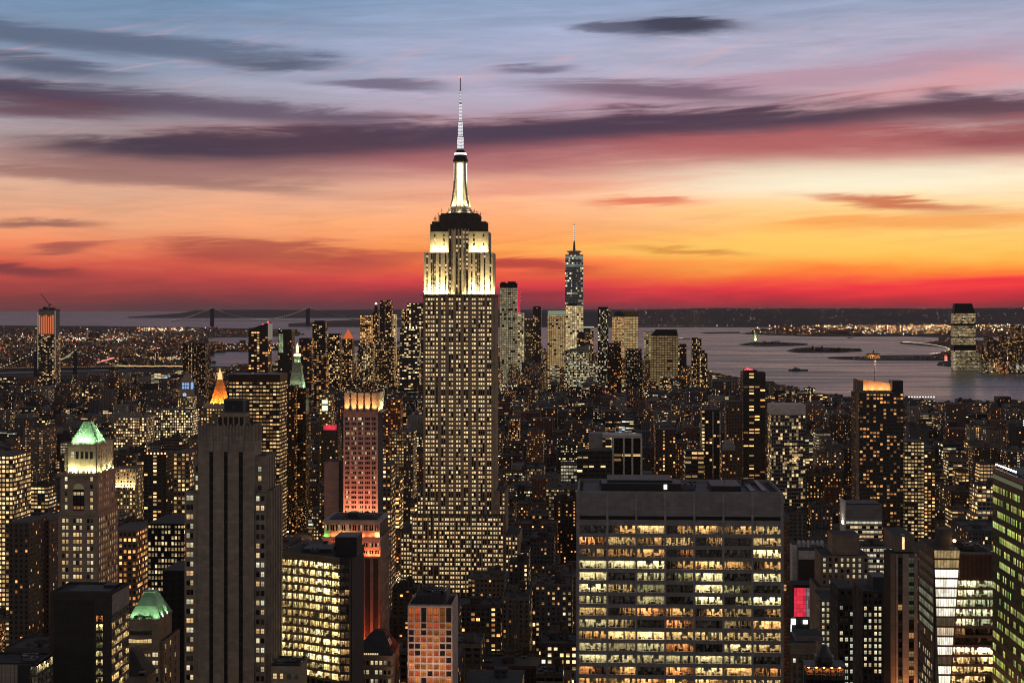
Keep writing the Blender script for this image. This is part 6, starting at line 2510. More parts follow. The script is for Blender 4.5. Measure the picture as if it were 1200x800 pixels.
def clock_tower_blue():
    Y = 2900.0
    s = Site('clock_tower', 'distant stepped tower with a blue-lit lantern and small glowing blue clock face', 208, 226, Y, 433, 500, d=26)
    x, z = s.x, s.z
    b = MB()
    b.facade_box(x(208), x(226), 0, 26, 0, z(464), style(3.6, 3.8, 0.6, 0.5, 0.5, (0.24, 0.21, 0.17), 0.55), 711)
    b.facade_box(x(195), x(226.5), 3, 40, 0, z(487), style(3.6, 3.8, 0.6, 0.5, 0.5, (0.24, 0.21, 0.17), 0.55), 713)
    s.part('wall', b, CF)
    b = MB()
    b.box(x(210), x(224), 2, 24, z(464), z(457), 0)
    b.frustum(x(211), x(223), 3, 23, z(446), x(214.5), x(219.5), 9, 17, z(439), 0)
    b.lathe([(2.5, z(439)), (2.0, z(436)), (0.3, z(434))], x(217), 13, 8, 0)
    b.box(x(211), x(223), 3, 23, z(457), z(446), 0)
    s.part('lantern_house', b, [M_lime])
    b = MB()
    for k in range(3):
        b.box(x(213 + 3.0 * k), x(215 + 3.0 * k), 2.6, 2.95, z(455.5), z(452.5), 0)
        b.box(x(213 + 3.0 * k), x(215 + 3.0 * k), 2.6, 2.95, z(451.5), z(448.5), 0)
    b.box(x(223.1), x(223.4), 4, 20, z(456), z(448), 0)
    s.part('blue_window', b, [glow_mat('blue_glow', (0.30, 0.52, 1.0), 0.9, False)])
    b = MB()
    N = 14
    b.face([(x(216) + 3.3 * math.cos(2 * PI * k / N), 1.5, z(462.5) + 3.3 * math.sin(2 * PI * k / N)) for k in range(N)][::-1], 0)
    s.part('clock_face', b, [glow_mat('clock_glow', (0.55, 0.72, 1.0), 0.9, False)])
    b = MB()
    b.box(x(216) - 0.25, x(216) + 0.25, 1.3, 1.4, z(462.5) - 0.2, z(462.5) + 2.4, 0)
    b.box(x(216) - 0.2, x(216) + 1.6, 1.3, 1.4, z(462.5) - 0.25, z(462.5) + 0.2, 0)
    s.part('clock_hand', b, [M_dark])


clock_tower_blue()
s = tower('apartment_tower', 'black glass tower with slanting roof and two red roof beacons', 291, 314, 2300.0, 379, 28, style(4.2, 3.6, 0.26, 0.75, 0.55, (0.010, 0.010, 0.012), 0.36, 0.1, 0.9), cap=388, bottom=438)
b = MB()
z0, z1, z2 = s.z(388), s.z(386), s.z(378)
x0, x1 = s.x(291), s.x(314)
b.hexa([(x0, 0, z0), (x1, 0, z0), (x1, 28, z0), (x0, 28, z0), (x0, 0, z1), (x1, 0, z2), (x1, 28, z2), (x0, 28, z1)], 0)
s.part('roof_screen', b, [M_dark])
for a, p in ((307.5, 379.5), (313.5, 376.5)):
    b = MB()
    b.lathe([(0.9, s.z(p) - 3), (0.9, s.z(p))], s.x(a), 3, 8, 0)
    s.part('warning_lamp', b, [glow_mat('red_lamp', (1, .04, .05), 6)])
b = MB()
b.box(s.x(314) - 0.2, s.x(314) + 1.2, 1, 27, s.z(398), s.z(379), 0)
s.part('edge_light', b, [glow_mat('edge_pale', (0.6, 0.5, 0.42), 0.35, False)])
s = tower('apartment_tower', 'dark slab with a bright greenish-white upper window strip', 325.5, 342, 2500.0, 386, 24, style(3.4, 3.3, 0.10, 0.5, 0.5, (0.022, 0.02, 0.02), 0.4, 0.0, 0.6), bottom=470)
b = MB()
rg = random.Random(9)
for i in range(3):
    for j in range(9):
        k = rg.uniform(0.4, 1.1)
        b.face([(s.x(326.5) + i * 2.4, -0.1, s.z(413) + j * 3.2), (s.x(326.5) + i * 2.4 + 2.1, -0.1, s.z(413) + j * 3.2), (s.x(326.5) + i * 2.4 + 2.1, -0.1, s.z(413) + j * 3.2 + 2.7), (s.x(326.5) + i * 2.4, -0.1, s.z(413) + j * 3.2 + 2.7)], 0, None, None, (0.55 * k, 0.66 * k, 0.36 * k), rg.random())
s.part('lit_stairwell', b, [MATS['window_mass']])


def netted_tower():
    Y = 5000.0
    s = Site('unfinished_tower', 'unfinished glass tower wrapped in orange-lit netting at the top', 44, 65, Y, 362, 440, d=50)
    x, z = s.x, s.z
    b = MB()
    b.facade_box(x(44), x(65), 0, 50, 0, z(392), style(5, 3.9, 0.28, 0.85, 0.6, (0.05, 0.05, 0.055), 0.66, 0.0, 0.6), 91)
    s.part('wall', b, CF)
    b = MB()
    b.box(x(45), x(64), 1, 49, z(392), z(363), 0)
    for k in range(9):
        zz = z(392) + k * (z(364) - z(392)) / 8
        b.box(x(44), x(65), 0, 50, zz - 0.5, zz, 1)
    s.part('concrete_frame', b, [M_greycon, M_dark])
    for k in range(7):
        b = MB()
        a = x(45.3) + k * (x(64) - x(45.3)) / 7
        b.box(a + 0.3, a + (x(64) - x(45.3)) / 7 - 2.6, -0.9, -0.4, z(391), z(369 + (k * 5) % 3), 0)
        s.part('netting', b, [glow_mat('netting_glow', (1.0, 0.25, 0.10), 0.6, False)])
    b = MB()
    b.box(x(44) - 0.5, x(44) + 1.5, -1.0, 1, z(432), z(366), 0)
    b.box(x(65) - 1.5, x(65) + 0.5, -1.0, 1, z(432), z(364), 0)
    s.part('hoist_light', b, [glow_mat('hoist_glow', (0.75, 0.72, 0.55), 0.28, False)])
    b = MB()
    b.box(x(45), x(65), 0, 50, z(363), z(362), 0)
    b.box(x(50), x(54), 3, 20, z(362), z(359.5), 0)
    b.box(x(57), x(63), 3, 20, z(362), z(360.5), 0)
    s.part('roof_deck', b, [M_dark])
    c = thing('tower_crane', 'thin luffing crane leaning left above the orange-netted tower', 'crane', (s.X + 10, Y - 6, z(362)), GRID)
    b = MB()
    b.box(-1.4, 1.4, -1.4, 1.4, 0, 14, 0)
    b.obj = None
    o = b.build('mast', [M_steel], c)
    b = MB()
    b.tube((0, 0, 13), (-26, 0, 46), 0.8, 0)
    b.tube((0, 0.8, 15), (-26, 0, 46.5), 0.5, 0)
    b.build('jib', [M_steel], c)
    b = MB()
    b.box(-1, 7, -1.5, 1.5, 12, 15, 0)
    b.build('counterweight', [M_dark], c)


netted_tower()

# ---- right half, middle distance
s = tower('apartment_tower', 'glass residential tower whose slanted roof screen glows orange', 1003.5, 1058.5, 1500.0, 443, 30,
          style(3.1, 3.5, 0.36, 0.7, 0.5, (0.035, 0.033, 0.03), 0.34, 0.25, 0.7), cap=460, bottom=640, side=-6)
x, z = s.x, s.z
b = MB()
b.box(x(1003.5), x(1006.5), -0.4, 30, 0, z(460), 0)
zs0, zs1 = z(444), z(450)
b.hexa([(x(1003.5), 0, z(460)), (x(1045), 0, z(460)), (x(1045), 1, z(460)), (x(1003.5), 1, z(460)), (x(1003.5), 0, z(457.5)), (x(1045), 0, z(457.5)), (x(1045), 1, z(457.5)), (x(1003.5), 1, z(457.5))], 0)
b.hexa([(x(1003.5), 16, z(460)), (x(1050), 16, z(460)), (x(1050), 17, z(460)), (x(1003.5), 17, z(460)), (x(1003.5), 16, zs0), (x(1050), 16, zs1), (x(1050), 17, zs1), (x(1003.5), 17, zs0)], 0)
b.hexa([(x(1003.5), 0, z(460)), (x(1006), 0, z(460)), (x(1006), 16, z(460)), (x(1003.5), 16, z(460)), (x(1003.5), 0, z(445)), (x(1006), 0, z(445)), (x(1006), 16, zs0), (x(1003.5), 16, zs0)], 0)
b.box(x(1003.5), x(1012.5), 3, 8, z(460), z(446), 0)
s.part('roof_screen', b, [M_brownst])
b = MB()
b.box(x(1046), x(1058.5), 2, 20, z(460), z(446), 0)
s.part('bulkhead', b, [M_dark])
for k in range(4):
    area_up(s, x(1017 + 9 * k), 12.5, z(459), 3, 1, 2600, (1.0, 0.42, 0.15), tilt=R(-12))
b = MB()
b.tube((x(1029), 18, z(448)), (x(1029), 18, z(430)), 0.25, 0)
s.part('aerial', b, [M_dark])
s = tower('office_building', 'amber-lit office with even grid of windows behind the slanted-roof glass tower', 1060, 1083, 1640.0, 517, 30, style(3.3, 3.6, 0.78, 0.72, 0.5, (0.08, 0.065, 0.05), 0.5), bottom=640)
s = tower('office_building', 'stepped lower wing lit amber beside the even-gridded amber office', 1083, 1096, 1660.0, 528, 30, style(3.3, 3.6, 0.55, 0.62, 0.5, (0.07, 0.055, 0.045), 0.42), bottom=640)
s = tower('apartment_tower', 'dark ribbed tower crowned with a cluster of red beacons', 871, 897, 1700.0, 436, 34, style(6.5, 3.4, 0.22, 0.82, 0.42, (0.05, 0.043, 0.04), 0.40, 0.3, 0.3), bottom=560, side=-10)
x, z = s.x, s.z
b = MB()
for k in range(64):
    b.box(x(871) - 0.5, x(897) + 0.3, -0.5, 34.4, z(444) - k * 3.4, z(444) - k * 3.4 + 0.3, 0)
s.part('balcony_slab', b, [M_alu])
b = MB()
b.box(x(873), x(888), 4, 24, z(436), z(433.5), 0)
s.part('bulkhead', b, [M_dark])
for a, p in ((874, 433), (876.5, 431.5), (879, 432.2), (881.5, 433), (884, 434), (886.5, 433.5)):
    b = MB()
    b.lathe([(0.8, z(p) - 1.6), (0.8, z(p))], x(a), 5, 8, 0)
    s.part('warning_lamp', b, [glow_mat('red_lamp', (1, .04, .05), 6)])
s = tower('office_tower', 'tower with blank white top band over silvery flickering glass', 904, 943.5, 1600.0, 474, 34, style(2.2, 3.6, 0.30, 0.86, 0.7, (0.24, 0.24, 0.235), 0.74, 0.0, 0.7), cap=485.5, bottom=550)
b = MB()
b.box(s.x(904) - 0.3, s.x(943.5) + 0.3, -0.3, 34.3, s.z(485.5), s.z(474), 0)
s.part('roof_band', b, [wall_mat('white_band', (0.66, 0.60, 0.54), 0.1)])
b = MB()
rg = random.Random(4)
for i in range(7):
    for j in range(6):
        if rg.random() < 0.62:
            k = rg.uniform(0.4, 1.2)
            a, c = s.x(919) + i * 2.6, s.z(543) + j * 3.6
            b.face([(a, -0.25, c), (a + 2.3, -0.25, c), (a + 2.3, -0.25, c + 2.2), (a, -0.25, c + 2.2)], 0, None, None, (1.0 * k, 0.66 * k, 0.3 * k), rg.random())
s.part('lit_lounge', b, [MATS['window_mass']])['kind'] = 'stuff'
# framed white colonnade building
s = Site('office_building', 'building with tall pale column frame before rows of lit floors', 714, 752, 1500.0, 509, 560, d=30)
x, z = s.x, s.z
b = MB()
b.facade_box(x(717), x(751), 2.0, 30, 0, z(513.5), style(8, 4.4, 0.55, 0.92, 0.5, (0.02, 0.02, 0.02), 0.55, 0.7), 121)
s.part('wall', b, CF)
b = MB()
for a in (718.5, 731, 741, 751.5):
    b.box(x(a) - 0.8, x(a) + 0.8, -0.4, 1.2, 0, z(512), 0)
b.box(x(706), x(752.5), -0.6, 30, z(513), z(510.5), 0)
b.hexa([(x(706), -0.6, z(510)), (x(752.5), -0.6, z(512)), (x(752.5), 30, z(512)), (x(706), 30, z(510)), (x(706), -0.6, z(509)), (x(752.5), -0.6, z(510.4)), (x(752.5), 30, z(510.4)), (x(706), 30, z(509))], 0)
s.part('colonnade', b, [M_white])
b = MB()
b.box(x(690), x(706), 3, 24, 0, z(508), 0)
s.part('core_tower', b, [M_greypan])
s = tower('office_building', 'dim wide block with faint green strip windows left of the pale column frame', 676, 717, 1460.0, 528, 26, style(5, 4, 0.18, 0.8, 0.4, (0.05, 0.05, 0.045), 0.7, 0.3), bottom=560)
s = tower('apartment_tower', 'slim dark tower with bright vertical edges right of the pale column frame', 822, 844, 1560.0, 480, 24, style(3.5, 3.3, 0.20, 0.6, 0.5, (0.02, 0.019, 0.019), 0.5, 0.1, 0.5), bottom=560)
for a in (822.3, 835.5, 843.7):
    b = MB()
    b.box(s.x(a) - 0.35, s.x(a) + 0.35, -0.5, 0, s.z(560), s.z(482), 0)
    s.part('edge_fin', b, [M_white])
s = tower('apartment_tower', 'brown brick tower with small domed roof and pinkish windows', 846, 863, 1500.0, 528, 22, RES_B, bottom=560)
b = MB()
b.box(s.x(848), s.x(862), 3, 19, s.z(528), s.z(522), 0)
b.box(s.x(850), s.x(860), 5, 17, s.z(522), s.z(517), 0)
s.part('setback', b, [M_greypan])
s = tower('apartment_tower', 'blank-sided tan slab left of the dark ribbed tower', 851, 870, 1640.0, 470, 22, style(2.6, 3.3, 0.16, 0.5, 0.5, (0.11, 0.085, 0.07), 0.4), bottom=540)
s = tower('apartment_tower', 'brown tower with a lit stair column of orange windows', 768, 792, 1500.0, 503, 24, style(3.4, 3.2, 0.24, 0.45, 0.5, (0.07, 0.05, 0.042), 0.25), bottom=560)
s = tower('office_building', 'wide block with two rows of lit yellow windows near the brown stair-lit tower', 803, 825, 1480.0, 528, 24, style(5, 4.2, 0.5, 0.85, 0.45, (0.04, 0.038, 0.035), 0.5, 0.6), bottom=560)

# ---- left side, middle distance
s = tower('office_building', 'busy office block at the picture edge, nearly every window lit amber and yellow', -20, 15.5, 1250.0, 533, 40, style(2.9, 3.5, 0.74, 0.66, 0.56, (0.13, 0.10, 0.075), 0.46), bottom=620, side=17)
s = tower('apartment_tower', 'tall dark brick apartment slab with very few lit windows below the busy amber office', 10, 34, 1020.0, 612, 34, style(3.0, 3.2, 0.08, 0.4, 0.5, (0.10, 0.08, 0.065), 0.35), bottom=700, side=12)
s = tower('apartment_tower', 'brown tower with deep vertical bays in shadow left of the tall green-roofed tower', 34, 58, 1050.0, 608, 34, style(2.4, 3.2, 0.07, 0.4, 0.5, (0.14, 0.10, 0.085), 0.3), bottom=700)
s = tower('loft_building', 'brown loft block lit amber right of the tall green-roofed tower', 128, 160, 980.0, 622, 40, style(2.6, 3.5, 0.55, 0.55, 0.5, (0.16, 0.11, 0.07), 0.25), bottom=700, side=12)
s = tower('office_building', 'black office block with crisp rows of grouped white windows left of the slotted tower', 173, 216, 900.0, 613, 40, style(1.85, 3.15, 0.78, 0.6, 0.55, (0.012, 0.011, 0.011), 0.58, 0.15), bottom=720)
s = tower('office_building', 'pitch-dark blank slab between the short green mansard and the slotted tower', 190, 216, 760.0, 668, 30, style(3, 3.3, 0.0, 0.5, 0.5, (0.018, 0.016, 0.015), 0.4), bottom=800)
s = tower('apartment_tower', 'dark ribbed slab with orange rooftop lamps left of the slotted tower', 168, 195, 1500.0, 532, 30, style(4.2, 3.4, 0.10, 0.7, 0.5, (0.05, 0.045, 0.042), 0.5), bottom=600, side=4)
for k in range(6):
    b = MB()
    b.lathe([(0.5, s.z(532)), (0.5, s.z(530.5))], s.x(172 + 4.2 * k), 2, 8, 0)
    s.part('roof_lamp', b, [glow_mat('orange_roof_lamp', (1.0, 0.34, 0.12), 9.0)])
s = tower('office_building', 'ornate floodlit cream block with arcaded top behind the tall green-roofed tower', 133, 159, 1700.0, 549, 34, style(3.2, 3.8, 0.5, 0.5, 0.55, (0.34, 0.28, 0.19), 0.5), bottom=570)
for k in range(4):
    area_up(s, s.x(136 + 6.5 * k), -2.5, s.z(571), 3, 1.5, 3000, (1.0, 0.72, 0.36), tilt=R(-8))
s = tower('office_building', 'long pale block with floodlit cornice and rows of yellow windows', 133, 172, 2500.0, 489, 46, style(3.6, 4.2, 0.62, 0.6, 0.55, (0.30, 0.25, 0.18), 0.55), bottom=520)
s = tower('office_building', 'broad pale office block of square lit windows under the blue-lit clock lantern', 172, 226, 2800.0, 480, 46, style(4, 4.4, 0.66, 0.55, 0.55, (0.24, 0.21, 0.16), 0.6), bottom=510)
s = tower('office_building', 'pale lit office with stacked yellow windows left of the slotted tower shoulder', 203, 222, 1350.0, 530, 26, style(3.2, 3.6, 0.7, 0.6, 0.55, (0.16, 0.12, 0.09), 0.45), bottom=600)
s = tower('apartment_tower', 'green-grey tower block topped by a bright white roof sign', 374, 388, 1950.0, 462, 26, style(3.2, 3.4, 0.35, 0.5, 0.5, (0.16, 0.14, 0.09), 0.5), bottom=560)
b = MB()
b.box(s.x(377.5), s.x(384), -1.0, -0.4, s.z(481), s.z(475), 0)
b.box(s.x(377.5), s.x(384), -1.0, -0.4, s.z(473), s.z(468.5), 0)
s.part('roof_sign', b, [glow_mat('pale_green_sign', (0.80, 1.0, 0.62), 1.4, False)])
s = tower('loft_building', 'dark block carrying a row of red neon roof lettering', 376, 396, 1720.0, 500, 26, style(3.2, 3.4, 0.12, 0.5, 0.5, (0.06, 0.06, 0.055), 0.45), bottom=560)
b = MB()
for k in range(6):
    a = s.x(379.5) + k * 2.3
    b.box(a, a + 0.5, -0.8, -0.4, s.z(503.5), s.z(497.5), 0)
    b.box(a, a + 1.7, -0.8, -0.42, s.z(500.8), s.z(500.2), 0)
    b.box(a + 1.2, a + 1.7, -0.8, -0.41, s.z(503.5), s.z(498.5 - (k % 3)), 0)
s.part('neon_sign', b, [glow_mat('neon_red', (1.0, 0.05, 0.10), 1.3, False)])
s = tower('apartment_tower', 'brick block washed orange right of the salmon tower', 452, 469, 2000.0, 468, 26, style(3.2, 3.4, 0.4, 0.6, 0.5, (0.20, 0.08, 0.045), 0.05), bottom=500)
s = tower('office_building', 'low pale block with two bright window rows between salmon tower and tallest spire', 456, 485, 1900.0, 505, 30, style(3.0, 3.8, 0.6, 0.6, 0.5, (0.10, 0.09, 0.08), 0.5, 0.5), bottom=540)
s = tower('apartment_tower', 'narrow dark tower with a lit grid of windows close to the tallest spire', 473, 484, 1750.0, 518, 24, style(2.8, 3.3, 0.4, 0.5, 0.5, (0.08, 0.07, 0.06), 0.5), bottom=560)
s = tower('office_tower', 'slim tan tower with lit side windows just right of the salmon tower', 448, 458, 1250.0, 545, 30, style(3.0, 3.4, 0.55, 0.5, 0.5, (0.13, 0.10, 0.08), 0.42), bottom=640, side=8)

# ---- downtown skyline
s = Site('skyscraper', 'tallest downtown tower, chamfered blue-grey glass with a thin dashed spire', 661.5, 684, 5860.0, 263, 420, d=62)


def chamfered_tower(s):
    x, z = s.x, s.z
    zt, zb = z(298), z(418)
    hw = 33.0
    yc = 33.0
    b = MB()
    _seed[0] += 3
    B = [(-hw, yc - hw), (hw, yc - hw), (hw, yc + hw), (-hw, yc + hw)]
    q = hw * 0.98
    Tt = [(0, yc - q), (q, yc), (0, yc + q), (-q, yc)]
    H = zt - zb

    def tri(p, uvs, sd, st):
        b.face(p, 0, uvs, ((_seed[0] + sd, st['cw'], st['ch']), (st['lit'], st['fw'], st['fh']), st['col'], (st['pal'], st['coh'], st['gl'])))
    st = style(13.0, 9.0, 0.40, 0.9, 0.55, (0.26, 0.33, 0.37), 0.9, 0.4, 0.6)
    # base corners to the rotated top square: eight tall triangles
    for k in range(4):
        a, c = B[k], B[(k + 1) % 4]
        t = Tt[k]
        tri([(a[0], a[1], zb), (c[0], c[1], zb), (t[0], t[1], zt)], [(0, -H), (66, -H), (33, 0)], k, st)
        t2 = Tt[(k + 1) % 4]
        tri([(c[0], c[1], zb), (t2[0], t2[1], zt), (t[0], t[1], zt)], [(33, -H), (66, 0), (0, 0)], k + 5, st)
    b.box(-hw, hw, yc - hw, yc + hw, 0, zb, 1)
    b.face([(p[0], p[1], zt) for p in Tt], 1)
    s.part('wall', b, CF)
    b = MB()
    b.lathe([(20, zt), (20, z(295.5)), (26, z(295)), (26, z(293.8)), (18, z(293.5))], 0, yc, 20, 0)
    s.part('roof_ring', b, [M_pinkst])
    b = MB()
    b.lathe([(5, z(294)), (3.6, z(286)), (3.0, z(284)), (2.2, z(283)), (1.6, z(262))], 0, yc, 8, 0)
    sp = s.part('spire', b, [M_steel])
    b = MB()
    for k in range(8):
        p = 281 - k * 2.3
        b.lathe([(2.6, z(p)), (2.6, z(p - 0.9))], 0, yc, 8, 0)
    s.part('spire_lights', b, [glow_mat('spire_glow', (1, 0.92, 0.85), 1.3, False)], sp)['kind'] = 'stuff'
    b = MB()
    for (p0, p1) in ((303, 299.5), (313, 309.5)):
        zz0, zz1 = z(p0), z(p1)
        for k in range(4):
            a, c = Tt[k], Tt[(k + 1) % 4]
        f = (zz0 - zb) / H
        rr = hw * (1 + 0.02)
        ring = []
        for k in range(4):
            for (m_, n_) in ((B[k], Tt[k]), (B[(k + 1) % 4], Tt[k])):
                pass
        pts = []
        for k in range(4):
            a, c, t = B[k], B[(k + 1) % 4], Tt[k]
            pts.append((a[0] + (t[0] - a[0]) * f, a[1] + (t[1] - a[1]) * f))
            pts.append((c[0] + (t[0] - c[0]) * f, c[1] + (t[1] - c[1]) * f))
        for i in range(8):
            a, c = pts[i], pts[(i + 1) % 8]
            n = max(1, int(math.hypot(c[0] - a[0], c[1] - a[1]) / 5))
            for j in range(n):
                u0, u1 = j / n + 0.02, (j + 1) / n - 0.02
                P = [(a[0] + (c[0] - a[0]) * u, yc + (a[1] - yc + (c[1] - a[1]) * u), zz) for u, zz in ((u0, zz0), (u1, zz0), (u1, zz1), (u0, zz1))]
                P = [(p[0] * 1.012, yc + (p[1] - yc) * 1.012, p[2]) for p in P]
                b.face(P, 0, None, None, (0.36, 0.40, 0.36) if p0 < 310 else (0.22, 0.26, 0.24), 0.3)
    s.part('lit_band', b, [MATS['window_mass']])['kind'] = 'stuff'


chamfered_tower(s)


def far(label, l, r, Y, top, st, d=40, cap=None, caps=(), name='office_tower', bottom=420):
    return tower(name, label, l, r, Y, top, d, st, cap, caps, bottom)


W1 = style(7.0, 6.5, 0.80, 0.84, 0.7, (0.10, 0.10, 0.085), 0.66, 0.3, 0.4)
W2 = style(7.0, 6.5, 0.85, 0.84, 0.66, (0.14, 0.12, 0.08), 0.58, 0.2, 0.3)
DK = style(5.0, 5.0, 0.22, 0.75, 0.6, (0.025, 0.023, 0.023), 0.5, 0.1, 0.5)
DT = style(5.0, 4.6, 0.40, 0.65, 0.55, (0.05, 0.045, 0.04), 0.48, 0.1, 0.3)
BL = style(5.0, 5.0, 0.45, 0.8, 0.6, (0.05, 0.055, 0.06), 0.86, 0.1, 0.6)
s = far('black-capped downtown tower lit pale yellow, nearest the tall spire tower', 585.5, 606, 5300.0, 330, style(7.5, 7.5, 0.90, 0.78, 0.8, (0.12, 0.12, 0.09), 0.68, 0.15, 0.3), cap=337)
b = MB()
b.box(s.x(585.8), s.x(605.8), 1, 39, s.z(337), s.z(331.5), 0)
b.box(s.x(587), s.x(592), 3, 30, s.z(331.5), s.z(330.3), 0)
b.box(s.x(595), s.x(604), 3, 30, s.z(331.5), s.z(329.8), 0)
s.part('roof_cap', b, [M_black])
s = far('slim tower outlined in red neon light just behind the black-capped downtown tower', 605, 609.2, 5600.0, 340, DK)
b = MB()
b.box(s.x(606.6), s.x(609.5), -1.0, 0, s.z(366), s.z(340), 0)
s.part('red_light_panel', b, [glow_mat('red_panel', (0.85, 0.03, 0.10), 0.75, False)])
far('short pale-lit block beside the red-outlined tower', 607, 613.5, 5350.0, 366, W1)
far('dim downtown slab with faint lit storeys right of the red-outlined tower', 613.5, 625, 5400.0, 373, style(4, 5, 0.3, 0.8, 0.5, (0.06, 0.055, 0.05), 0.6, 0.5))
far('thin dark downtown tower with white dotted windows', 624.5, 634, 5250.0, 360, DK, caps=((625.5, 633, 360, 358.8, 4),))
s = far('broad golden-lit downtown block with pale green roof band, left of the chamfered tower', 641.5, 664, 5300.0, 369, style(7, 6.5, 0.90, 0.8, 0.7, (0.14, 0.11, 0.06), 0.46, 0.15), cap=369)
b = MB()
b.box(s.x(642), s.x(663), 1, 39, s.z(369), s.z(364), 0)
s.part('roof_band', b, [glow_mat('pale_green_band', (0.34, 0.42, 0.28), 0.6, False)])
far('bright pale block with pink roof storeys in front of the chamfered tower', 663, 683.5, 5200.0, 358, style(7, 6.5, 0.86, 0.85, 0.7, (0.11, 0.10, 0.075), 0.56, 0.35), caps=((664, 676, 358, 356, 6),))
s = far('dim office with flat white roof edge right of the chamfered tower', 684, 695.5, 5300.0, 384, DT)
b = MB()
b.box(s.x(683), s.x(696), -1, 41, s.z(384), s.z(382.6), 0)
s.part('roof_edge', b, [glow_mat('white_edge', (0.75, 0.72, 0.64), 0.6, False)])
s = far('dark domed tower against the pale blocks below the chamfered tower', 676, 686, 5050.0, 396, DK)
b = MB()
b.lathe([(13, s.z(396)), (13, s.z(393)), (11, s.z(390.5)), (6, s.z(388.6)), (0.5, s.z(388))], 0, 16, 16, 0)
s.part('dome', b, [M_dark])
s = far('low building with sloping lit glass roof below the chamfered tower', 661, 690, 4950.0, 404, style(4.5, 5, 0.7, 0.85, 0.6, (0.1, 0.12, 0.09), 0.75, 0.3), cap=412)
b = MB()
b.hexa([(s.x(661), 0, s.z(412)), (s.x(690), 0, s.z(412)), (s.x(690), 40, s.z(412)), (s.x(661), 40, s.z(412)), (s.x(661), 0, s.z(411)), (s.x(690), 0, s.z(404)), (s.x(690), 40, s.z(404)), (s.x(661), 40, s.z(411))], 0)
s.part('sloping_roof', b, [wall_mat('pale_glass_roof', (0.2, 0.23, 0.19), 0.2)])
far('tall black tower with bluish lit corner strips', 700.5, 713, 4900.0, 362, style(4, 5, 0.34, 0.7, 0.7, (0.03, 0.033, 0.036), 0.92, 0.0, 0.6), caps=((701, 712.5, 362, 359.5, 4),), bottom=440)
s = far('large block blazing even golden yellow with lower left wing', 731.5, 748, 5400.0, 363, style(9, 8, 0.99, 0.86, 0.74, (0.30, 0.22, 0.10), 0.46, 0.05), cap=371, bottom=412)
b = MB()
b.box(s.x(731), s.x(748), 1, 40, s.z(371), s.z(364.5), 0)
b.box(s.x(730.5), s.x(748.5), 0, 41, s.z(364.5), s.z(363.3), 1)
s.part('roof_storey', b, [wall_mat('amber_box', (0.20, 0.13, 0.07), 0.2), M_pinkst])
s = far('golden mid-rise wing attached to the large golden-yellow block', 717.5, 731, 5380.0, 371, style(5, 5, 0.88, 0.8, 0.66, (0.16, 0.11, 0.06), 0.38, 0.2), bottom=412)
b = MB()
b.lathe([(20, s.z(371)), (18, s.z(368)), (12, s.z(365.5)), (2, s.z(364))], s.x(725), 18, 14, 0)
s.part('dome', b, [M_dark])
far('pale lit slab with white roof line beside the trapezoid-roofed block', 754.5, 768, 5300.0, 389, W2, caps=())
s = far('lit block under a black trapezoid roof at the downtown edge', 763, 794.5, 5050.0, 385, style(8, 7.5, 0.94, 0.8, 0.62, (0.14, 0.10, 0.06), 0.45, 0.2), cap=393, bottom=432)
b = MB()
b.frustum(s.x(763), s.x(794.5), 0, 40, s.z(393), s.x(769), s.x(793), 6, 34, s.z(386), 0)
s.part('trapezoid_roof', b, [M_black])
far('low dark block with white dots right of the trapezoid roof', 794.5, 804.5, 5200.0, 403, DK)
far('dark waterside tower with bright scattered windows, last tall one before the bay', 810.5, 822, 4950.0, 397, style(4, 4.4, 0.42, 0.6, 0.6, (0.04, 0.036, 0.034), 0.6), caps=((811.5, 818, 397, 395.6, 4),), bottom=440)
far('shorter waterside block stepping down to the bay', 820, 829, 4900.0, 414, style(4, 4.4, 0.4, 0.6, 0.6, (0.05, 0.04, 0.036), 0.5), caps=((823, 826, 414, 410.5, 8),), bottom=440)
far('dark slab with white dots in front of the golden-yellow block', 733, 752, 4600.0, 409, style(4.4, 4.4, 0.3, 0.5, 0.5, (0.025, 0.024, 0.026), 0.7), bottom=440)
far('dark residential slab with pinkish windows before the golden wing', 712, 728, 4650.0, 402, style(4.4, 4.4, 0.25, 0.55, 0.5, (0.04, 0.028, 0.026), 0.3), bottom=440)
# left of the tall spire
far('tall dark rippled tower, left one of the dark twin shafts', 445, 451, 5450.0, 352, DK)
far('dark rippled tower, right one of the dark twin shafts', 451.5, 458.5, 5400.0, 351.5, DK)
s = far('stepped old tower with a brilliant white lantern tip', 436.5, 443.5, 5600.0, 366, DT)
b = MB()
b.lathe([(8, s.z(366)), (7, s.z(362)), (4.5, s.z(358)), (3, s.z(356.5))], 0, 14, 8, 0)
s.part('pinnacle', b, [M_dark])
b = MB()
b.lathe([(3.4, s.z(356.6)), (3.8, s.z(355.6)), (1, s.z(354.6))], 0, 14, 8, 0)
s.part('lantern', b, [glow_mat('white_lantern', (1, 0.92, 0.8), 3.0, False)])
far('blocky orange-lit tower left of the white lantern tip', 422, 435, 5500.0, 369.5, style(5, 5, 0.74, 0.75, 0.5, (0.09, 0.05, 0.035), 0.25, 0.3))
far('lit spired block right of the dark twin shafts', 459, 463.5, 5500.0, 368, W2)
s = far('wide square-topped tower with bright top storeys, closest to the tall spire shaft', 477, 496, 5400.0, 355, style(6.5, 6, 0.28, 0.8, 0.5, (0.05, 0.052, 0.052), 0.58, 0.3, 0.5))
far('slender pale-topped tower left of the wide square-topped tower', 470.5, 477, 5450.0, 362, style(4, 5, 0.5, 0.7, 0.6, (0.06, 0.055, 0.05), 0.55))
s = far('broad dark office with greenish-white window fragments below the square-topped tower', 468.5, 491.5, 4700.0, 385, style(6.0, 5.6, 0.38, 0.86, 0.5, (0.05, 0.055, 0.05), 0.7, 0.35, 0.4), bottom=424)
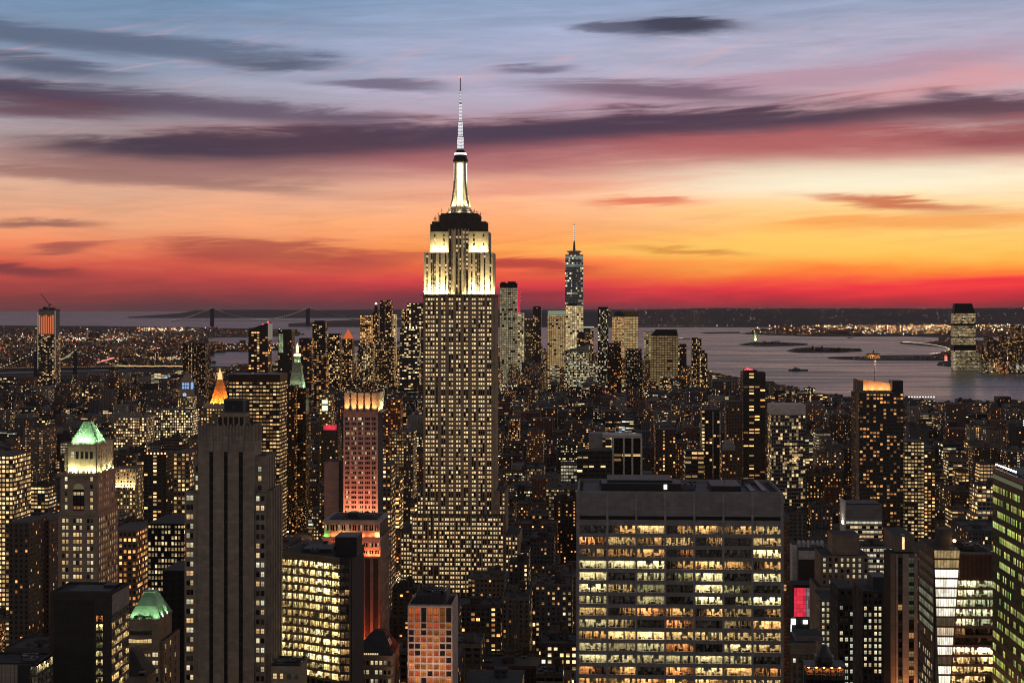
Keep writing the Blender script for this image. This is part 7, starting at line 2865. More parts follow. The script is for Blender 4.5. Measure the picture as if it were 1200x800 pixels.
for k in range(4):
    b = MB()
    b.lathe([(1.5, s.z(385)), (1.5, s.z(383))], s.x(476 + 4 * k), 3, 8, 0)
    s.part('roof_lamp', b, [glow_mat('warm_roof_lamp', (1, .78, .5), 3.0, False)])
s = far('tower with a glowing orange pyramid cap among dark downtown blocks', 401, 413, 4700.0, 397, style(4.6, 4.8, 0.42, 0.7, 0.5, (0.06, 0.05, 0.04), 0.4), bottom=420)
b = MB()
b.frustum(s.x(401.5), s.x(412.5), 2, 28, s.z(397), s.x(406.8), s.x(407.6), 14, 16, s.z(386), 0)
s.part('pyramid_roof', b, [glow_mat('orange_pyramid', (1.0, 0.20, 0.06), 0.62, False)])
far('dark jagged-topped tower in front of the bay, left of the orange pyramid cap', 366, 381, 4500.0, 377.5, style(4.6, 4.8, 0.22, 0.7, 0.5, (0.035, 0.033, 0.033), 0.6), caps=((368, 379, 377.5, 375.5, 6),))
far('dull tower with brownish lit storeys right of the green clock spire', 350.5, 365, 4200.0, 396, style(5, 4.6, 0.40, 0.8, 0.45, (0.04, 0.036, 0.032), 0.35, 0.5))
far('dark tower with amber bands in front of the jagged-topped tower', 368, 382, 3600.0, 416, style(5, 4.2, 0.34, 0.8, 0.45, (0.03, 0.028, 0.026), 0.3, 0.5), bottom=450)
far('wide dark housing tower with white dotted windows left of the gold pyramid', 214, 241, 4300.0, 402, style(4.2, 3.6, 0.34, 0.4, 0.5, (0.03, 0.026, 0.026), 0.5), bottom=440)
far('dark block left of the orange pyramid cap with rows of pale windows', 383, 398, 4600.0, 391, style(4.6, 4.8, 0.4, 0.7, 0.5, (0.045, 0.04, 0.036), 0.55, 0.3))
far('middling downtown tower with faint pale windows under the dark twin shafts', 440, 462, 5000.0, 395, DT, bottom=430)
far('lit cream downtown block below the orange-lit tower', 420, 437, 4900.0, 402, style(4.6, 4.8, 0.6, 0.6, 0.7, (0.12, 0.10, 0.08), 0.55), bottom=430)
# across the river
s = tower('skyscraper', 'lone black-topped waterfront tower across the river lit pale gold', 1118, 1143, 7164.0, 355, 60, style(5.5, 6.5, 0.84, 0.92, 0.66, (0.08, 0.075, 0.05), 0.58, 0.25, 0.3), cap=367, bottom=428)
x, z = s.x, s.z
b = MB()
b.frustum(x(1118.3), x(1142.7), 1, 58, z(367), x(1120), x(1139.5), 8, 50, z(355.5), 0)
s.part('roof_cap', b, [M_black])
b = MB()
for (p0, p1) in ((382, 379), (396, 394.4), (410.5, 404)):
    b.box(x(1118) - 0.8, x(1143) + 0.8, -0.8, 60.8, z(p0), z(p1), 0)
s.part('dark_band', b, [M_black])
b = MB()
b.facade_box(x(1118), x(1149), -30, 10, 0, z(413), style(6, 6, 0.85, 0.9, 0.5, (0.08, 0.08, 0.05), 0.66, 0.3), 555)
s.part('podium', b, CF)
JC = [(1155, 1164.5, 394), (1165, 1172, 398), (1172.5, 1180, 392.5), (1180, 1186, 397), (1186.5, 1199, 381), (1199.5, 1210, 389), (1211, 1222, 400), (1150.5, 1155, 407)]
JT = ['dim waterfront slab right of the lone black-topped tower', 'short waterfront block with a rooftop gap lit violet', 'dark waterfront tower with a stepped top', 'narrow waterfront block with orange-tinted windows',
      'tallest dark waterfront slab near the picture edge', 'waterfront tower cut by the picture edge', 'waterfront block just outside the view', 'lowest waterfront block beside the lone black-topped tower']
for (a, c, t), lb in zip(JC, JT):
    if a < 1200:
        tower('apartment_tower', lb, a, c, 7000.0, t, 40, style(5, 5, 0.30, 0.55, 0.5, (0.035, 0.028, 0.03), 0.5), None, (), 430)
rg = random.Random(77)
for k, lb in enumerate(['low waterfront pavilion with a bright white sign', 'low riverside shed strung with white lamps', 'small riverside block lit orange', 'low dark riverside block at the water',
                        'small riverside block with pale windows']):
    a = 1150 + k * 10.4
    s = tower('low_building', lb, a, a + 9.6, 6800.0, 424 + (k % 3), 30, style(5, 5, 0.6, 0.7, 0.5, (0.05, 0.045, 0.04), (0.7, 0.6, 0.1, 0.5, 0.8)[k]), None, (), 436)
# ------------------------------------------------------------------ the ordinary blocks between them
def vis_limit(l, r, Y):
    """the highest row a fill-in building may reach so as not to hide a hand-built one behind it"""
    lim = 0.0
    for (a, c, t, bt, hy, d) in HERO:
        if hy > Y + 5 and r > a - 1 and l < c + 1 and bt < 880:
            lim = max(lim, bt)
    return lim


def hits_hero(l, r, Y, d):
    for (a, c, t, bt, hy, hd) in HERO:
        m = 0.35 * F / Y * 4
        if r > a - m and l < c + m and Y + d > hy - 6 and Y < hy + hd + 4:
            return True
    return False


WALLS = [((0.132, 0.097, 0.077), 'brown'), ((0.189, 0.155, 0.133), 'tan'), ((0.076, 0.065, 0.063), 'dark brown'), ((0.120, 0.117, 0.123), 'grey'), ((0.044, 0.044, 0.049), 'blackish'),
         ((0.245, 0.246, 0.224), 'pale'), ((0.164, 0.084, 0.067), 'red brick'), ((0.089, 0.091, 0.105), 'slate grey')]


def city_lots():
    rng = random.Random(11)
    lots = []
    b0 = 620.0
    while b0 < 6900:
        for a0, a1 in zip([-1900, -1700, -1460] + AVENUES, [-1700, -1460] + AVENUES + [2080]):
            x = a0 + 12
            farz = b0 > 4200
            while x < a1 - 16:
                w = rng.uniform(16, 40) if not farz else rng.uniform(24, 58)
                if a1 - 12 - x - w < 14:
                    w = a1 - 12 - x
                for half in (0, 1):
                    if half and rng.random() < 0.16:
                        continue
                    y = b0 + 6 + half * 35
                    dd = 33 if not (half == 0 and rng.random() < 0.16) else 68
                    X, Yw = grid_xy(x + w / 2, y)
                    if Yw < 640:
                        continue
                    px = CX + X / Yw * F
                    if px < -70 or px > 1270:
                        continue
                    lots.append((x, y, w, dd, X, Yw, px))
                x += w + (0.4 if rng.random() < 0.8 else 3)
        b0 += 80.0
    return lots


def height_for(rng, px, Y):
    q = rng.random()
    if Y < 1500:
        h = rng.choice((rng.uniform(22, 50), rng.uniform(30, 75), rng.uniform(40, 90)))
    elif Y < 2300:
        h = rng.uniform(22, 58) if q < 0.8 else rng.uniform(60, 105)
    elif Y < 3400:
        h = rng.uniform(16, 45) if q < 0.86 else rng.uniform(50, 80)
    elif Y < 5000:
        h = rng.uniform(12, 34) if q < 0.9 else rng.uniform(36, 62)
        if px < 420:
            h *= 1.25
    else:
        if 420 < px < 800:
            h = rng.uniform(28, 80) if q < 0.75 else rng.uniform(80, 150)
        elif px >= 800:
            h = rng.uniform(14, 36)
        else:
            h = rng.uniform(16, 50) if q < 0.85 else rng.uniform(50, 80)
    return h


def sky_cap(px, Y):
    """the skyline row ordinary blocks keep under"""
    xs = [-100, 0, 120, 240, 300, 420, 500, 600, 700, 790, 830, 870, 905, 950, 1000, 1060, 1110, 1200, 1300]
    ys = [440, 438, 436, 432, 426, 402, 402, 404, 410, 424, 435, 437, 443, 456, 463, 466, 468, 464, 462]
    return float(np.interp(px, xs, ys))


def build_city():
    rng = random.Random(2024)
    recs = []
    for (a, b_, w, dd, X, Yw, px) in city_lots():
        x0, y0 = grid_xy(a, b_)
        x1, y1 = grid_xy(a + w, b_ + dd)
        if not (inside(MANHATTAN, x0, y0) and inside(MANHATTAN, x1, y1 + 15)):
            continue
        l = CX + x0 / y0 * F
        c1 = grid_xy(a + w, b_)
        r = CX + c1[0] / c1[1] * F
        h = height_for(rng, px, Yw)
        if hits_hero(l, r, Yw, dd):
            continue
        lim = max(vis_limit(l, r, Yw), sky_cap(px, Yw) + rng.uniform(-3, 6))
        zmax = CZ - (lim + rng.uniform(0.5, 7) - HY) * Yw / F
        if Yw < 1000:
            zmax = min(zmax, CZ - (735 + rng.uniform(0, 40) - HY) * Yw / F)
        h = min(h, zmax)
        if h < 7:
            continue
        recs.append(dict(a=a, b=b_, w=w, d=dd, X=X, Y=Yw, px=px, l=l, r=r, h=h, seed=rng.random() * 900 + 20))
    # which ones show: a coarse painter's pass from near to far
    Wd, Hd = 600, 400
    full = np.zeros((Hd, Wd), bool)
    ev = [(q['Y'], q['l'], q['r'], HY + (CZ - q['h']) * F / q['Y'], 900, q) for q in recs] + [(hy, a, c, t, 900, None) for (a, c, t, bt, hy, d) in HERO]
    ev.sort(key=lambda t: t[0])
    for (Yq, l, r, t, bt, q) in ev:
        c0, c1 = max(0, int(l / 2)), min(Wd, int(math.ceil(r / 2)))
        r0 = max(0, int(t / 2))
        if c1 <= c0 or r0 >= Hd:
            if q:
                q['vis'] = 0
            continue
        sub = full[r0:, c0:c1]
        if q:
            q['vis'] = int(sub.size - sub.sum())
        full[r0:, c0:c1] = True
    recs.sort(key=lambda q: -q['vis'])
    return recs, rng


RECS, CRNG = build_city()
N_SINGLE = 200
LAND_REF = [('the tallest floodlit spire', 537, 1300), ('the salmon tower', 424, 1100), ('the slotted brown tower', 265, 650), ('the tall green-roofed tower', 92, 790), ('the wide grey slab', 796, 600),
            ('the dark ribbed tower with red beacons', 882, 1700), ('the slanted-roof glass tower', 1030, 1500), ('the gold pyramid', 254, 1900), ('the green clock spire', 346, 2150), ('the pale column frame', 733, 1500),
            ('the white-banded tower', 923, 1600), ('the amber-rowed bronze block', 298, 1700), ('the red screen', 938, 950), ('the ribbed louvre block', 1012, 1000), ('the green glass tower', 1182, 540),
            ('the orange-netted tower', 54, 5000), ('the red-gridded pale block', 504, 820), ('the busy amber office at the edge', 4, 1250), ('the chamfered glass tower', 672, 5800), ('the lone waterfront tower', 1130, 7100),
            ('the blue clock lantern', 217, 2900), ('the dark twin shafts', 452, 5400), ('the golden-yellow block', 740, 5400), ('the tan windowed office with brown penthouse', 990, 900)]


def relation(px, Y):
    best = sorted(LAND_REF, key=lambda q: abs(q[1] - px) + 45 * abs(math.log(q[2] / Y)))[:3]
    out = []
    for nm, rx, ry in best:
        dxp = px - rx
        if Y > ry * 1.35:
            w = 'far behind' if Y > ry * 2.2 else 'behind'
        elif Y < ry * 0.78:
            w = 'in front of'
        else:
            w = 'beside'
        sd = '' if abs(dxp) < 12 else (' and left of' if dxp < 0 else ' and right of')
        out.append((w, sd.replace(' and ', ''), nm))
    return out


def facade_style(rng, q):
    """walls, windows and lamps of an ordinary block, and the words for them"""
    wc, wn = rng.choice(WALLS)
    t = rng.random()
    Y = q['Y']
    if t < 0.52:
        lit = rng.choice((0.06, 0.12, 0.2, 0.3))
        st = style(rng.uniform(2.6, 4.0), rng.uniform(3.0, 3.4), lit, rng.uniform(0.32, 0.5), rng.uniform(0.42, 0.55), wc, rng.uniform(0.2, 0.62))
        kind = 'apartment_building'
        words = 'sparse' if lit < 0.1 else ('a few' if lit < 0.16 else ('scattered' if lit < 0.25 else 'many'))
    elif t < 0.86:
        lit = rng.choice((0.08, 0.22, 0.42, 0.62))
        st = style(rng.uniform(2.2, 5.0), rng.uniform(3.5, 4.1), lit, rng.uniform(0.55, 0.82), rng.uniform(0.45, 0.6), wc, rng.uniform(0.3, 0.88), rng.uniform(0.0, 0.7))
        kind = 'loft_building' if q['h'] < 50 else 'office_building'
        words = 'mostly dark' if lit < 0.1 else ('some' if lit < 0.3 else ('plenty of' if lit < 0.5 else 'nearly all'))
    else:
        lit = rng.choice((0.35, 0.55, 0.7))
        st = style(rng.uniform(4, 9), rng.uniform(3.7, 4.6), lit, 0.92, rng.uniform(0.36, 0.6), wc, rng.uniform(0.35, 0.9), rng.uniform(0.5, 0.9))
        kind = 'office_building'
        words = 'ribbon rows of'
    tone = 'amber' if st['pal'] < 0.36 else ('yellow' if st['pal'] < 0.55 else 'white')
    if Y <= 2200:
        st['lit'] = min(0.85, st['lit'] * 1.35 + 0.02)
    if 2200 < Y <= 3400:
        st['lit'] *= 0.75
    if Y > 3400:
        st['lit'] = min(0.5, st['lit'] * 0.62 + 0.02)
        st['cw'] *= 1.15
    if Y > 5000 and 400 < q['px'] < 810:
        st['lit'] = min(0.7, st['lit'] * 1.7 + 0.1)
        st['ch'] *= 1.15
        st['coh'] *= 0.5
    return st, kind, wn, words, tone


LABELS = {}


def label_for(rng, q, st, wn, words, tone, feat):
    shape = 'tower' if q['h'] > 75 else ('slab' if q['w'] > 42 else ('narrow block' if q['w'] < 20 else ('low block' if q['h'] < 24 else 'block')))
    win = {'sparse': 'hardly any %s windows' % tone, 'a few': 'a few %s windows' % tone, 'scattered': 'scattered %s windows' % tone, 'many': 'many %s windows' % tone, 'mostly dark': 'mostly dark windows',
           'some': 'some %s bays lit' % tone, 'plenty of': 'plenty of %s bays lit' % tone, 'nearly all': 'nearly all %s bays lit' % tone, 'ribbon rows of': '%s ribbon windows' % tone}[words]
    opts = []
    for w, sd, nm in relation(q['px'], q['Y']):
        rel = '%s %s' % (w, nm) if not sd else '%s %s' % (sd, nm) if w == 'beside' else '%s and %s %s' % (w, sd, nm)
        for f in ([feat] if feat else ['']):
            opts.append('%s %s with %s%s, %s' % (wn, shape, win, (' and ' + f) if f else '', rel))
            opts.append('%s %s with %s, %s' % (wn, shape, win, rel))
    for o in opts:
        if o not in LABELS and len(o.replace('-', ' ').split()) <= 16:
            LABELS[o] = q
            return o
    for pre in ('smaller', 'second', 'third', 'fourth', 'another', 'fifth', 'sixth', 'seventh', 'eighth', 'ninth'):
        for o in opts:
            c = pre + ' ' + o
            if c not in LABELS and len(c.replace('-', ' ').split()) <= 16:
                LABELS[c] = q
                return c
    for w, sd, nm in relation(q['px'], q['Y']):
        for a in ('plain', 'modest', 'shadowy', 'quiet'):
            c = '%s %s %s, %s %s' % (a, wn, shape, w, nm)
            if c not in LABELS:
                LABELS[c] = q
                return c
    return opts[-1]


def put_city():
    rng = CRNG
    bulk = MB()
    for n, q in enumerate(RECS):
        st, kind, wn, words, tone = facade_style(rng, q)
        h, w, d = q['h'], q['w'] - 0.3, q['d'] - 0.4
        single = n < N_SINGLE and q['vis'] > 8
        stepped = h > 40 and rng.random() < 0.35
        if not single:
            X, Yw = grid_xy(q['a'], q['b'])
            T = (GC, GS, X, Yw)
            if stepped:
                k = h * 0.72
                bulk.facade_box(0, w, 0, d, 3, k, st, q['seed'], T=T)
                bulk.facade_box(w * 0.14, w * 0.86, d * 0.15, d * 0.85, k, h, st, q['seed'] + 5, T=T)
            else:
                bulk.facade_box(0, w, 0, d, 3, h, st, q['seed'], T=T)
            if rng.random() < 0.6:
                bx, by = w * rng.uniform(0.2, 0.6), d * rng.uniform(0.3, 0.6)
                bulk.facade_box(bx, bx + min(w * 0.3, 7), by, by + min(d * 0.3, 7), h, h + rng.uniform(2.5, 5), dict(st, lit=0.0), q['seed'] + 9, T=T)
            continue
        X, Yw = grid_xy(q['a'], q['b'])
        feat = None
        near = q['Y'] < 2600
        b = MB()
        if stepped:
            k = h * 0.72
            b.facade_box(0, w, 0, d, 3, k, st, q['seed'])
            b.facade_box(w * 0.14, w * 0.86, d * 0.15, d * 0.85, k, h, st, q['seed'] + 5)
            feat = 'a setback top'
        else:
            b.facade_box(0, w, 0, d, 3, h, st, q['seed'])
        o = b.build(kind, CF, None, loc=(X, Yw, 0), rot=GRID)
        fx0, fx1, fy0, fy1 = (w * 0.14, w * 0.86, d * 0.15, d * 0.85) if stepped else (0, w, 0, d)
        if near:
            pm = wall_mat('parapet_%d' % (n % 5), [(0.13, 0.10, 0.08), (0.08, 0.07, 0.065), (0.18, 0.16, 0.14), (0.10, 0.06, 0.05), (0.06, 0.06, 0.062)][n % 5], 0.2)
            p = MB()
            t = 0.35
            ph = rng.uniform(0.8, 1.4)
            p.box(fx0 - 0.1, fx1 + 0.1, fy0 - 0.1, fy0 + t, h - 0.5, h + ph)
            p.box(fx0 - 0.1, fx1 + 0.1, fy1 - t, fy1 + 0.1, h - 0.5, h + ph)
            p.box(fx0 - 0.1, fx0 + t, fy0 + t, fy1 - t, h - 0.5, h + ph - 0.01)
            p.box(fx1 - t, fx1 + 0.1, fy0 + t, fy1 - t, h - 0.5, h + ph - 0.01)
            if rng.random() < 0.5:
                p.box(fx0 - 0.5, fx1 + 0.5, fy0 - 0.6, fy0 - 0.1, h - 0.9, h - 0.3)
            p.build('parapet', [pm], o)
            if q['Y'] < 1750 and not stepped:
                # piers between the bays and a base course
                p = MB()
                nb = max(2, int(w / (st['cw'] * 2)))
                for k in range(nb + 1):
                    a = w * k / nb
                    p.box(max(0, a - 0.3), min(w, a + 0.3), -0.35, 0.0, 3, h - 0.9)
                p.build('pier', [pm], o)
            k = MB()
            bw, bd = min(7, (fx1 - fx0) * 0.35), min(7, (fy1 - fy0) * 0.35)
            bx = fx0 + (fx1 - fx0) * rng.uniform(0.1, 0.55)
            by = fy0 + (fy1 - fy0) * rng.uniform(0.2, 0.55)
            bh = rng.uniform(3, 6)
            k.box(bx, bx + bw, by, by + bd, h, h + bh, 0, top=1)
            k.box(bx + 0.8, bx + 1.8, by - 0.05, by, h, h + 2.1, 1)
            k.build('bulkhead', [pm, M_tar], o)
            if rng.random() < 0.5:
                add_tank(o, fx0 + (fx1 - fx0) * rng.uniform(0.6, 0.85), fy0 + (fy1 - fy0) * rng.uniform(0.3, 0.7), h, rng.uniform(0.8, 1.15))
                feat = feat or 'a rooftop water tank'
            for j in range(rng.randint(4, 9)):
                k = MB()
                uw, ud, uh = rng.uniform(1.5, 4), rng.uniform(1.5, 3.5), rng.uniform(0.8, 2.2)
                ux, uy = rng.uniform(fx0 + 1, max(fx0 + 1.1, fx1 - 5)), rng.uniform(fy0 + 1, max(fy0 + 1.1, fy1 - 5))
                k.box(ux, ux + uw, uy, uy + ud, h + 0.2, h + uh, 0)
                k.lathe([(0.5, h + uh), (0.5, h + uh + 0.3)], ux + uw / 2, uy + ud / 2, 8, 1)
                k.build('cooling_unit', [M_steel, M_dark], o)
        tag(o, label_for(rng, q, st, wn, words, tone, feat), 'building', 'city blocks between the named towers')
    tag(bulk.build('distant_city_blocks', CF), kind='stuff')


put_city()
# ------------------------------------------------------------------ bridges, islands, lamps
def lamp_mass(name, pts, label=None):
    """pts: (x, y, z, size, (r, g, b)); many small lamps as one mass"""
    b = MB()
    for (x, y, z, s, c) in pts:
        h = s / 2
        V = [(x - h, y, z), (x, y - h, z), (x + h, y, z), (x, y + h, z), (x, y, z + h), (x, y, z - h)]
        for f in ((0, 1, 4), (1, 2, 4), (2, 3, 4), (3, 0, 4), (1, 0, 5), (2, 1, 5), (3, 2, 5), (0, 3, 5)):
            b.face([V[i] for i in f], 0, None, None, c)
    o = b.build(name, [MATS['lights_mass']])
    return tag(o, kind='stuff')


def scatter_lights(rng, n, poly_px, zones, colours, k_size=(0.25, 0.6), power=(0.6, 3.5), land_poly=None, z=(5, 16)):
    out = []
    tries = 0
    while len(out) < n and tries < n * 30:
        tries += 1
        zx0, zx1, zy0, zy1 = rng.choice(zones)
        px, py = rng.uniform(zx0, zx1), rng.uniform(zy0, zy1)
        x, y = on_ground(px, py)
        if land_poly and not inside(land_poly, x, y):
            continue
        c = rng.choice(colours)
        p = power[0] + (power[1] - power[0]) * rng.random() ** 3
        k = y / F
        out.append((x, y, rng.uniform(*z) + 3, k * rng.uniform(*k_size) * 1.6, (c[0] * p, c[1] * p, c[2] * p)))
    return out


OR, YW, WH, RD, GN = (1.0, 0.36, 0.09), (1.0, 0.72, 0.36), (0.9, 0.95, 0.85), (1.0, 0.07, 0.05), (0.4, 1.0, 0.6)
rg = random.Random(55)
BZ = [(-60, 420, 384, 432), (-60, 420, 384, 412), (-20, 240, 393, 403), (60, 160, 395, 401), (60, 240, 386, 410), (160, 215, 385, 389), (100, 215, 408, 420), (10, 240, 415, 430), (0, 60, 395, 415), (250, 335, 405, 411)]
L = scatter_lights(rg, 2100, None, BZ, [OR, OR, OR, YW, YW, YW, WH, WH, RD], land_poly=BROOKLYN, k_size=(0.2, 0.5), power=(0.9, 11.0))
for k in range(46):
    px, py = rg.uniform(85, 150), rg.uniform(396.5, 400.5)
    x, y = on_ground(px, py)
    L.append((x, y, 14, y / F * 1.1, tuple(v * 2.2 for v in (1, 0.9, 0.62))))
lamp_mass('far_shore_lamps', L)
BAY = gp([(868, 391), (900, 392.6), (960, 394.2), (1060, 394), (1130, 396), (1200, 394), (1900, 394), (1900, 374), (868, 374)])
L = scatter_lights(rg, 1700, None, [(880, 1240, 377, 393), (940, 1240, 380, 389), (940, 1240, 382, 386), (1080, 1240, 376, 384), (1000, 1130, 384, 393)], [OR, OR, OR, YW, YW, WH], k_size=(0.25, 0.6), power=(1.2, 18.0), z=(6, 40))
L += scatter_lights(rg, 420, None, [(738, 900, 376, 383), (745, 860, 381, 383.6)], [OR, YW, YW, WH, RD], k_size=(0.2, 0.45), power=(0.8, 10.0), z=(6, 30))
lamp_mass('shore_lamps', L)
# lamps up on the ridge: placed on its slope
L = []
for k in range(330):
    px = rg.uniform(700, 1240)
    f = rg.random()
    Yr = 25500 + f * 5000
    crest = CZ - (float(np.interp(px, [700, 760, 830, 1200], [365, 362.4, 361, 360.6])) - HY) * 31000 / F
    zz = crest * (0.12 + 0.85 * f) * 1.0
    c = rg.choice((OR, YW, YW, WH))
    p = rg.uniform(0.8, 8.0)
    L.append((PX(px, Yr), Yr - 60, zz + 22, Yr / F * rg.uniform(0.25, 0.5), tuple(v * p for v in c)))
lamp_mass('hillside_lamps', L)
# islands at the city's foot: streets seen as a glow of small lamps
L = []
for k in range(420):
    px, py = rg.uniform(-20, 1220), rg.uniform(440, 520)
    x, y = on_ground(px, py)
    if not inside(MANHATTAN, x, y):
        continue
    c = rg.choice((OR, OR, YW, WH, RD))
    p = rg.uniform(0.4, 2.2)
    L.append((x, y, rg.uniform(18, 40), y / F * rg.uniform(0.3, 0.6), tuple(v * p for v in c)))
lamp_mass('rooftop_lamps', L)
# tail lamps of an avenue running downtown
L = []
for k in range(60):
    t = k / 60
    px, py = 706 + 31 * t + rg.uniform(-1.2, 1.2), 470 + 17 * t
    x, y = on_ground(px, py)
    L.append((x, y, 30 + rg.uniform(0, 3), y / F * rg.uniform(0.4, 0.8), tuple(v * rg.uniform(0.5, 2.0) for v in ((1, 0.12, 0.06) if rg.random() < 0.75 else (1.0, 0.6, 0.3)))))
lamp_mass('traffic_lamps', L)


def suspension_bridge(name, label, x0, x1, Y0, Y1, z_tower, z_deck, w_tower, w_deck, legs, end0, end1, lamp_c, lamp_s, lamp_n, cable_r, sag_z, kx=1.0):
    """two towers, deck, main cables with lamps, hangers; the towers stand at (x0, Y0) and (x1, Y1)"""
    root = thing(name, label, 'bridge', (0.5 * (x0 + x1), 0.5 * (Y0 + Y1), 0))
    ox, oy = root.location.x, root.location.y
    A, B = Vector((x0 - ox, Y0 - oy, 0)), Vector((x1 - ox, Y1 - oy, 0))
    ax = (B - A).normalized()
    nr = Vector((-ax.y, ax.x, 0))

    def slab(b, p, q, half, za, zb, m=0):
        P = [p - nr * half, q - nr * half, q + nr * half, p + nr * half]
        b.hexa([(v.x, v.y, za) for v in P] + [(v.x, v.y, zb) for v in P], m)
    b = MB()
    E0, E1 = A - ax * end0, B + ax * end1
    slab(b, E0, E1, w_deck, z_deck - 4, z_deck)
    b.build('deck', [M_dark], root)
    for T in (A, B):
        b = MB()
        for sd in (-1, 1):
            c = T + nr * (w_deck * sd)
            slab(b, c - ax * w_tower, c + ax * w_tower, legs, 0, z_tower)
        for zz in (z_tower - w_tower * 1.2, z_deck + (z_tower - z_deck) * 0.45, z_deck - 8):
            slab(b, T - ax * w_tower * 0.8, T + ax * w_tower * 0.8, w_deck, zz, zz + w_tower * 0.9)
        b.build('bridge_tower', [wall_mat('bridge_steel', (0.05, 0.05, 0.055), 0.2)], root)
    lamps = []
    for sd in (-1, 1):
        b = MB()
        hb = MB()
        pts = []
        n = 40
        for k in range(n + 1):
            t = k / n
            p = A + (B - A) * t + nr * w_deck * sd
            pts.append(Vector((p.x, p.y, sag_z + (z_tower - sag_z) * (2 * t - 1) ** 2)))
        left = []
        for k in range(16):
            t = k / 16
            p = A - ax * end0 * (1 - t) + nr * w_deck * sd
            left.append(Vector((p.x, p.y, z_deck + (z_tower - z_deck) * t ** 1.5)))
        right = []
        for k in range(1, 17):
            t = k / 16
            p = B + ax * end1 * t + nr * w_deck * sd
            right.append(Vector((p.x, p.y, z_deck + (z_tower - z_deck) * (1 - t) ** 1.5)))
        pts = left + pts + right
        for p, q in zip(pts[:-1], pts[1:]):
            b.tube(p, q, cable_r, 0, 5)
        for p in pts[::1]:
            if p.z > z_deck + 4:
                hb.tube(p, (p.x, p.y, z_deck), cable_r * 0.35, 0, 4)
        b.build('main_cable', [M_steel], root)
        hb.build('hanger', [M_steel], root)['kind'] = 'stuff'
        tot = len(pts) - 1
        for k in range(lamp_n):
            t = k / (lamp_n - 1) * tot
            i = min(int(t), tot - 1)
            p = pts[i].lerp(pts[i + 1], t - i)
            lamps.append((p.x, p.y, p.z + cable_r + lamp_s * 0.5, lamp_s, lamp_c))
    o = lamp_mass('necklace_lamp', lamps)
    o.parent = root
    dl = []
    for k in range(70):
        p = E0 + (E1 - E0) * (k / 69)
        dl.append((p.x - nr.x * w_deck, p.y - nr.y * w_deck, z_deck + lamp_s, lamp_s * 0.8, (0.9, 0.5, 0.25)))
    o = lamp_mass('deck_lamp', dl)
    o.parent = root
    return root


YV = 26000.0
suspension_bridge('suspension_bridge', 'huge pale-cabled suspension bridge on the hazy horizon between two tall towers', PX(248.5, YV), PX(352.5, YV), YV, YV + 900, PZ(361, YV), PZ(376, YV), 16, 30, 14,
                  700, 1100, (0.9, 0.95, 0.7), 7, 80, 3.0, PZ(374.5, YV))
YM = 6280.0
suspension_bridge('suspension_bridge', 'old bridge with necklaces of white lamps behind the orange-netted tower', PX(47, YM), PX(88, YM), YM - 60, YM, PZ(410.5, YM), PZ(430.5, YM), 5, 11, 4,
                  150, 190, (0.8, 0.76, 0.5), 3.2, 60, 0.6, PZ(422.5, YM))
# expressway beyond the bridge
L = []
for k in range(130):
    t = k / 130
    px, py = 137 + t * 78, 428.6 + 0.4 * t
    Yq = 6500
    L.append((PX(px, Yq), Yq, PZ(py, Yq) + rg.uniform(-2, 2), 3.6, tuple(v * rg.uniform(0.6, 1.6) for v in (1, 0.62, 0.28))))
for k in range(70):
    t = k / 70
    px, py = 114 + t * 20, 424.5 - 5.5 * t
    Yq = 6900
    L.append((PX(px, Yq), Yq, PZ(py, Yq) + rg.uniform(-2, 2), 4.2, tuple(v * rg.uniform(0.8, 2.0) for v in (1, 0.30, 0.22))))
for k in range(80):
    px = 172 + rg.random() * 40
    Yq = 7400
    L.append((PX(px, Yq), Yq, PZ(419.5 + rg.uniform(-1.5, 1.5), Yq), 3.8, tuple(v * rg.uniform(0.5, 1.5) for v in (1, 0.72, 0.40))))
lamp_mass('expressway_lamps', L)


def low_far_blocks():
    rng = random.Random(66)
    b = MB()
    n = 0
    while n < 1500:
        px, py = rng.uniform(-60, 430), 384 + 48 * rng.random() ** 0.8
        x, y = on_ground(px, py)
        if not (inside(BROOKLYN, x, y) and inside(BROOKLYN, x, y + 60)):
            n += 0.2
            continue
        n += 1
        w, d, h = rng.uniform(25, 90), 30, rng.choice((9, 12, 14, 18, 24)) * (1.0 if rng.random() < 0.93 else 2.4)
        st = style(5, 4, rng.choice((0.05, 0.12, 0.25)), 0.5, 0.5, rng.choice(WALLS)[0], rng.uniform(0.2, 0.6))
        b.facade_box(0, w, 0, d, 3, h, st, rng.random() * 900, T=(1, 0, x, y))
    n = 0
    while n < 260:
        px, py = rng.uniform(1100, 1250), rng.uniform(398, 436)
        x, y = on_ground(px, py)
        if not (inside(LIBERTY_PARK, x, y) and inside(LIBERTY_PARK, x, y + 60)):
            n += 0.2
            continue
        n += 1
        st = style(5, 4, rng.choice((0.05, 0.12, 0.25)), 0.5, 0.5, rng.choice(WALLS)[0], rng.uniform(0.2, 0.6))
        b.facade_box(0, rng.uniform(25, 80), 0, 30, 3, rng.choice((8, 12, 20, 28)), st, rng.random() * 900, T=(1, 0, x, y))
    n = 0
    while n < 300:
        px, py = rng.uniform(880, 1250), rng.uniform(381, 393)
        x, y = on_ground(px, py)
        n += 1
        if not inside(BAY, x, y):
            continue
        st = style(8, 6, rng.choice((0.05, 0.12, 0.2)), 0.5, 0.5, rng.choice(WALLS)[0], rng.uniform(0.1, 0.5))
        b.facade_box(0, rng.uniform(60, 260), 0, 60, 3, rng.choice((10, 16, 24, 34)), st, rng.random() * 900, T=(1, 0, x, y))
    tag(b.build('far_low_blocks', CF), kind='stuff')


low_far_blocks()


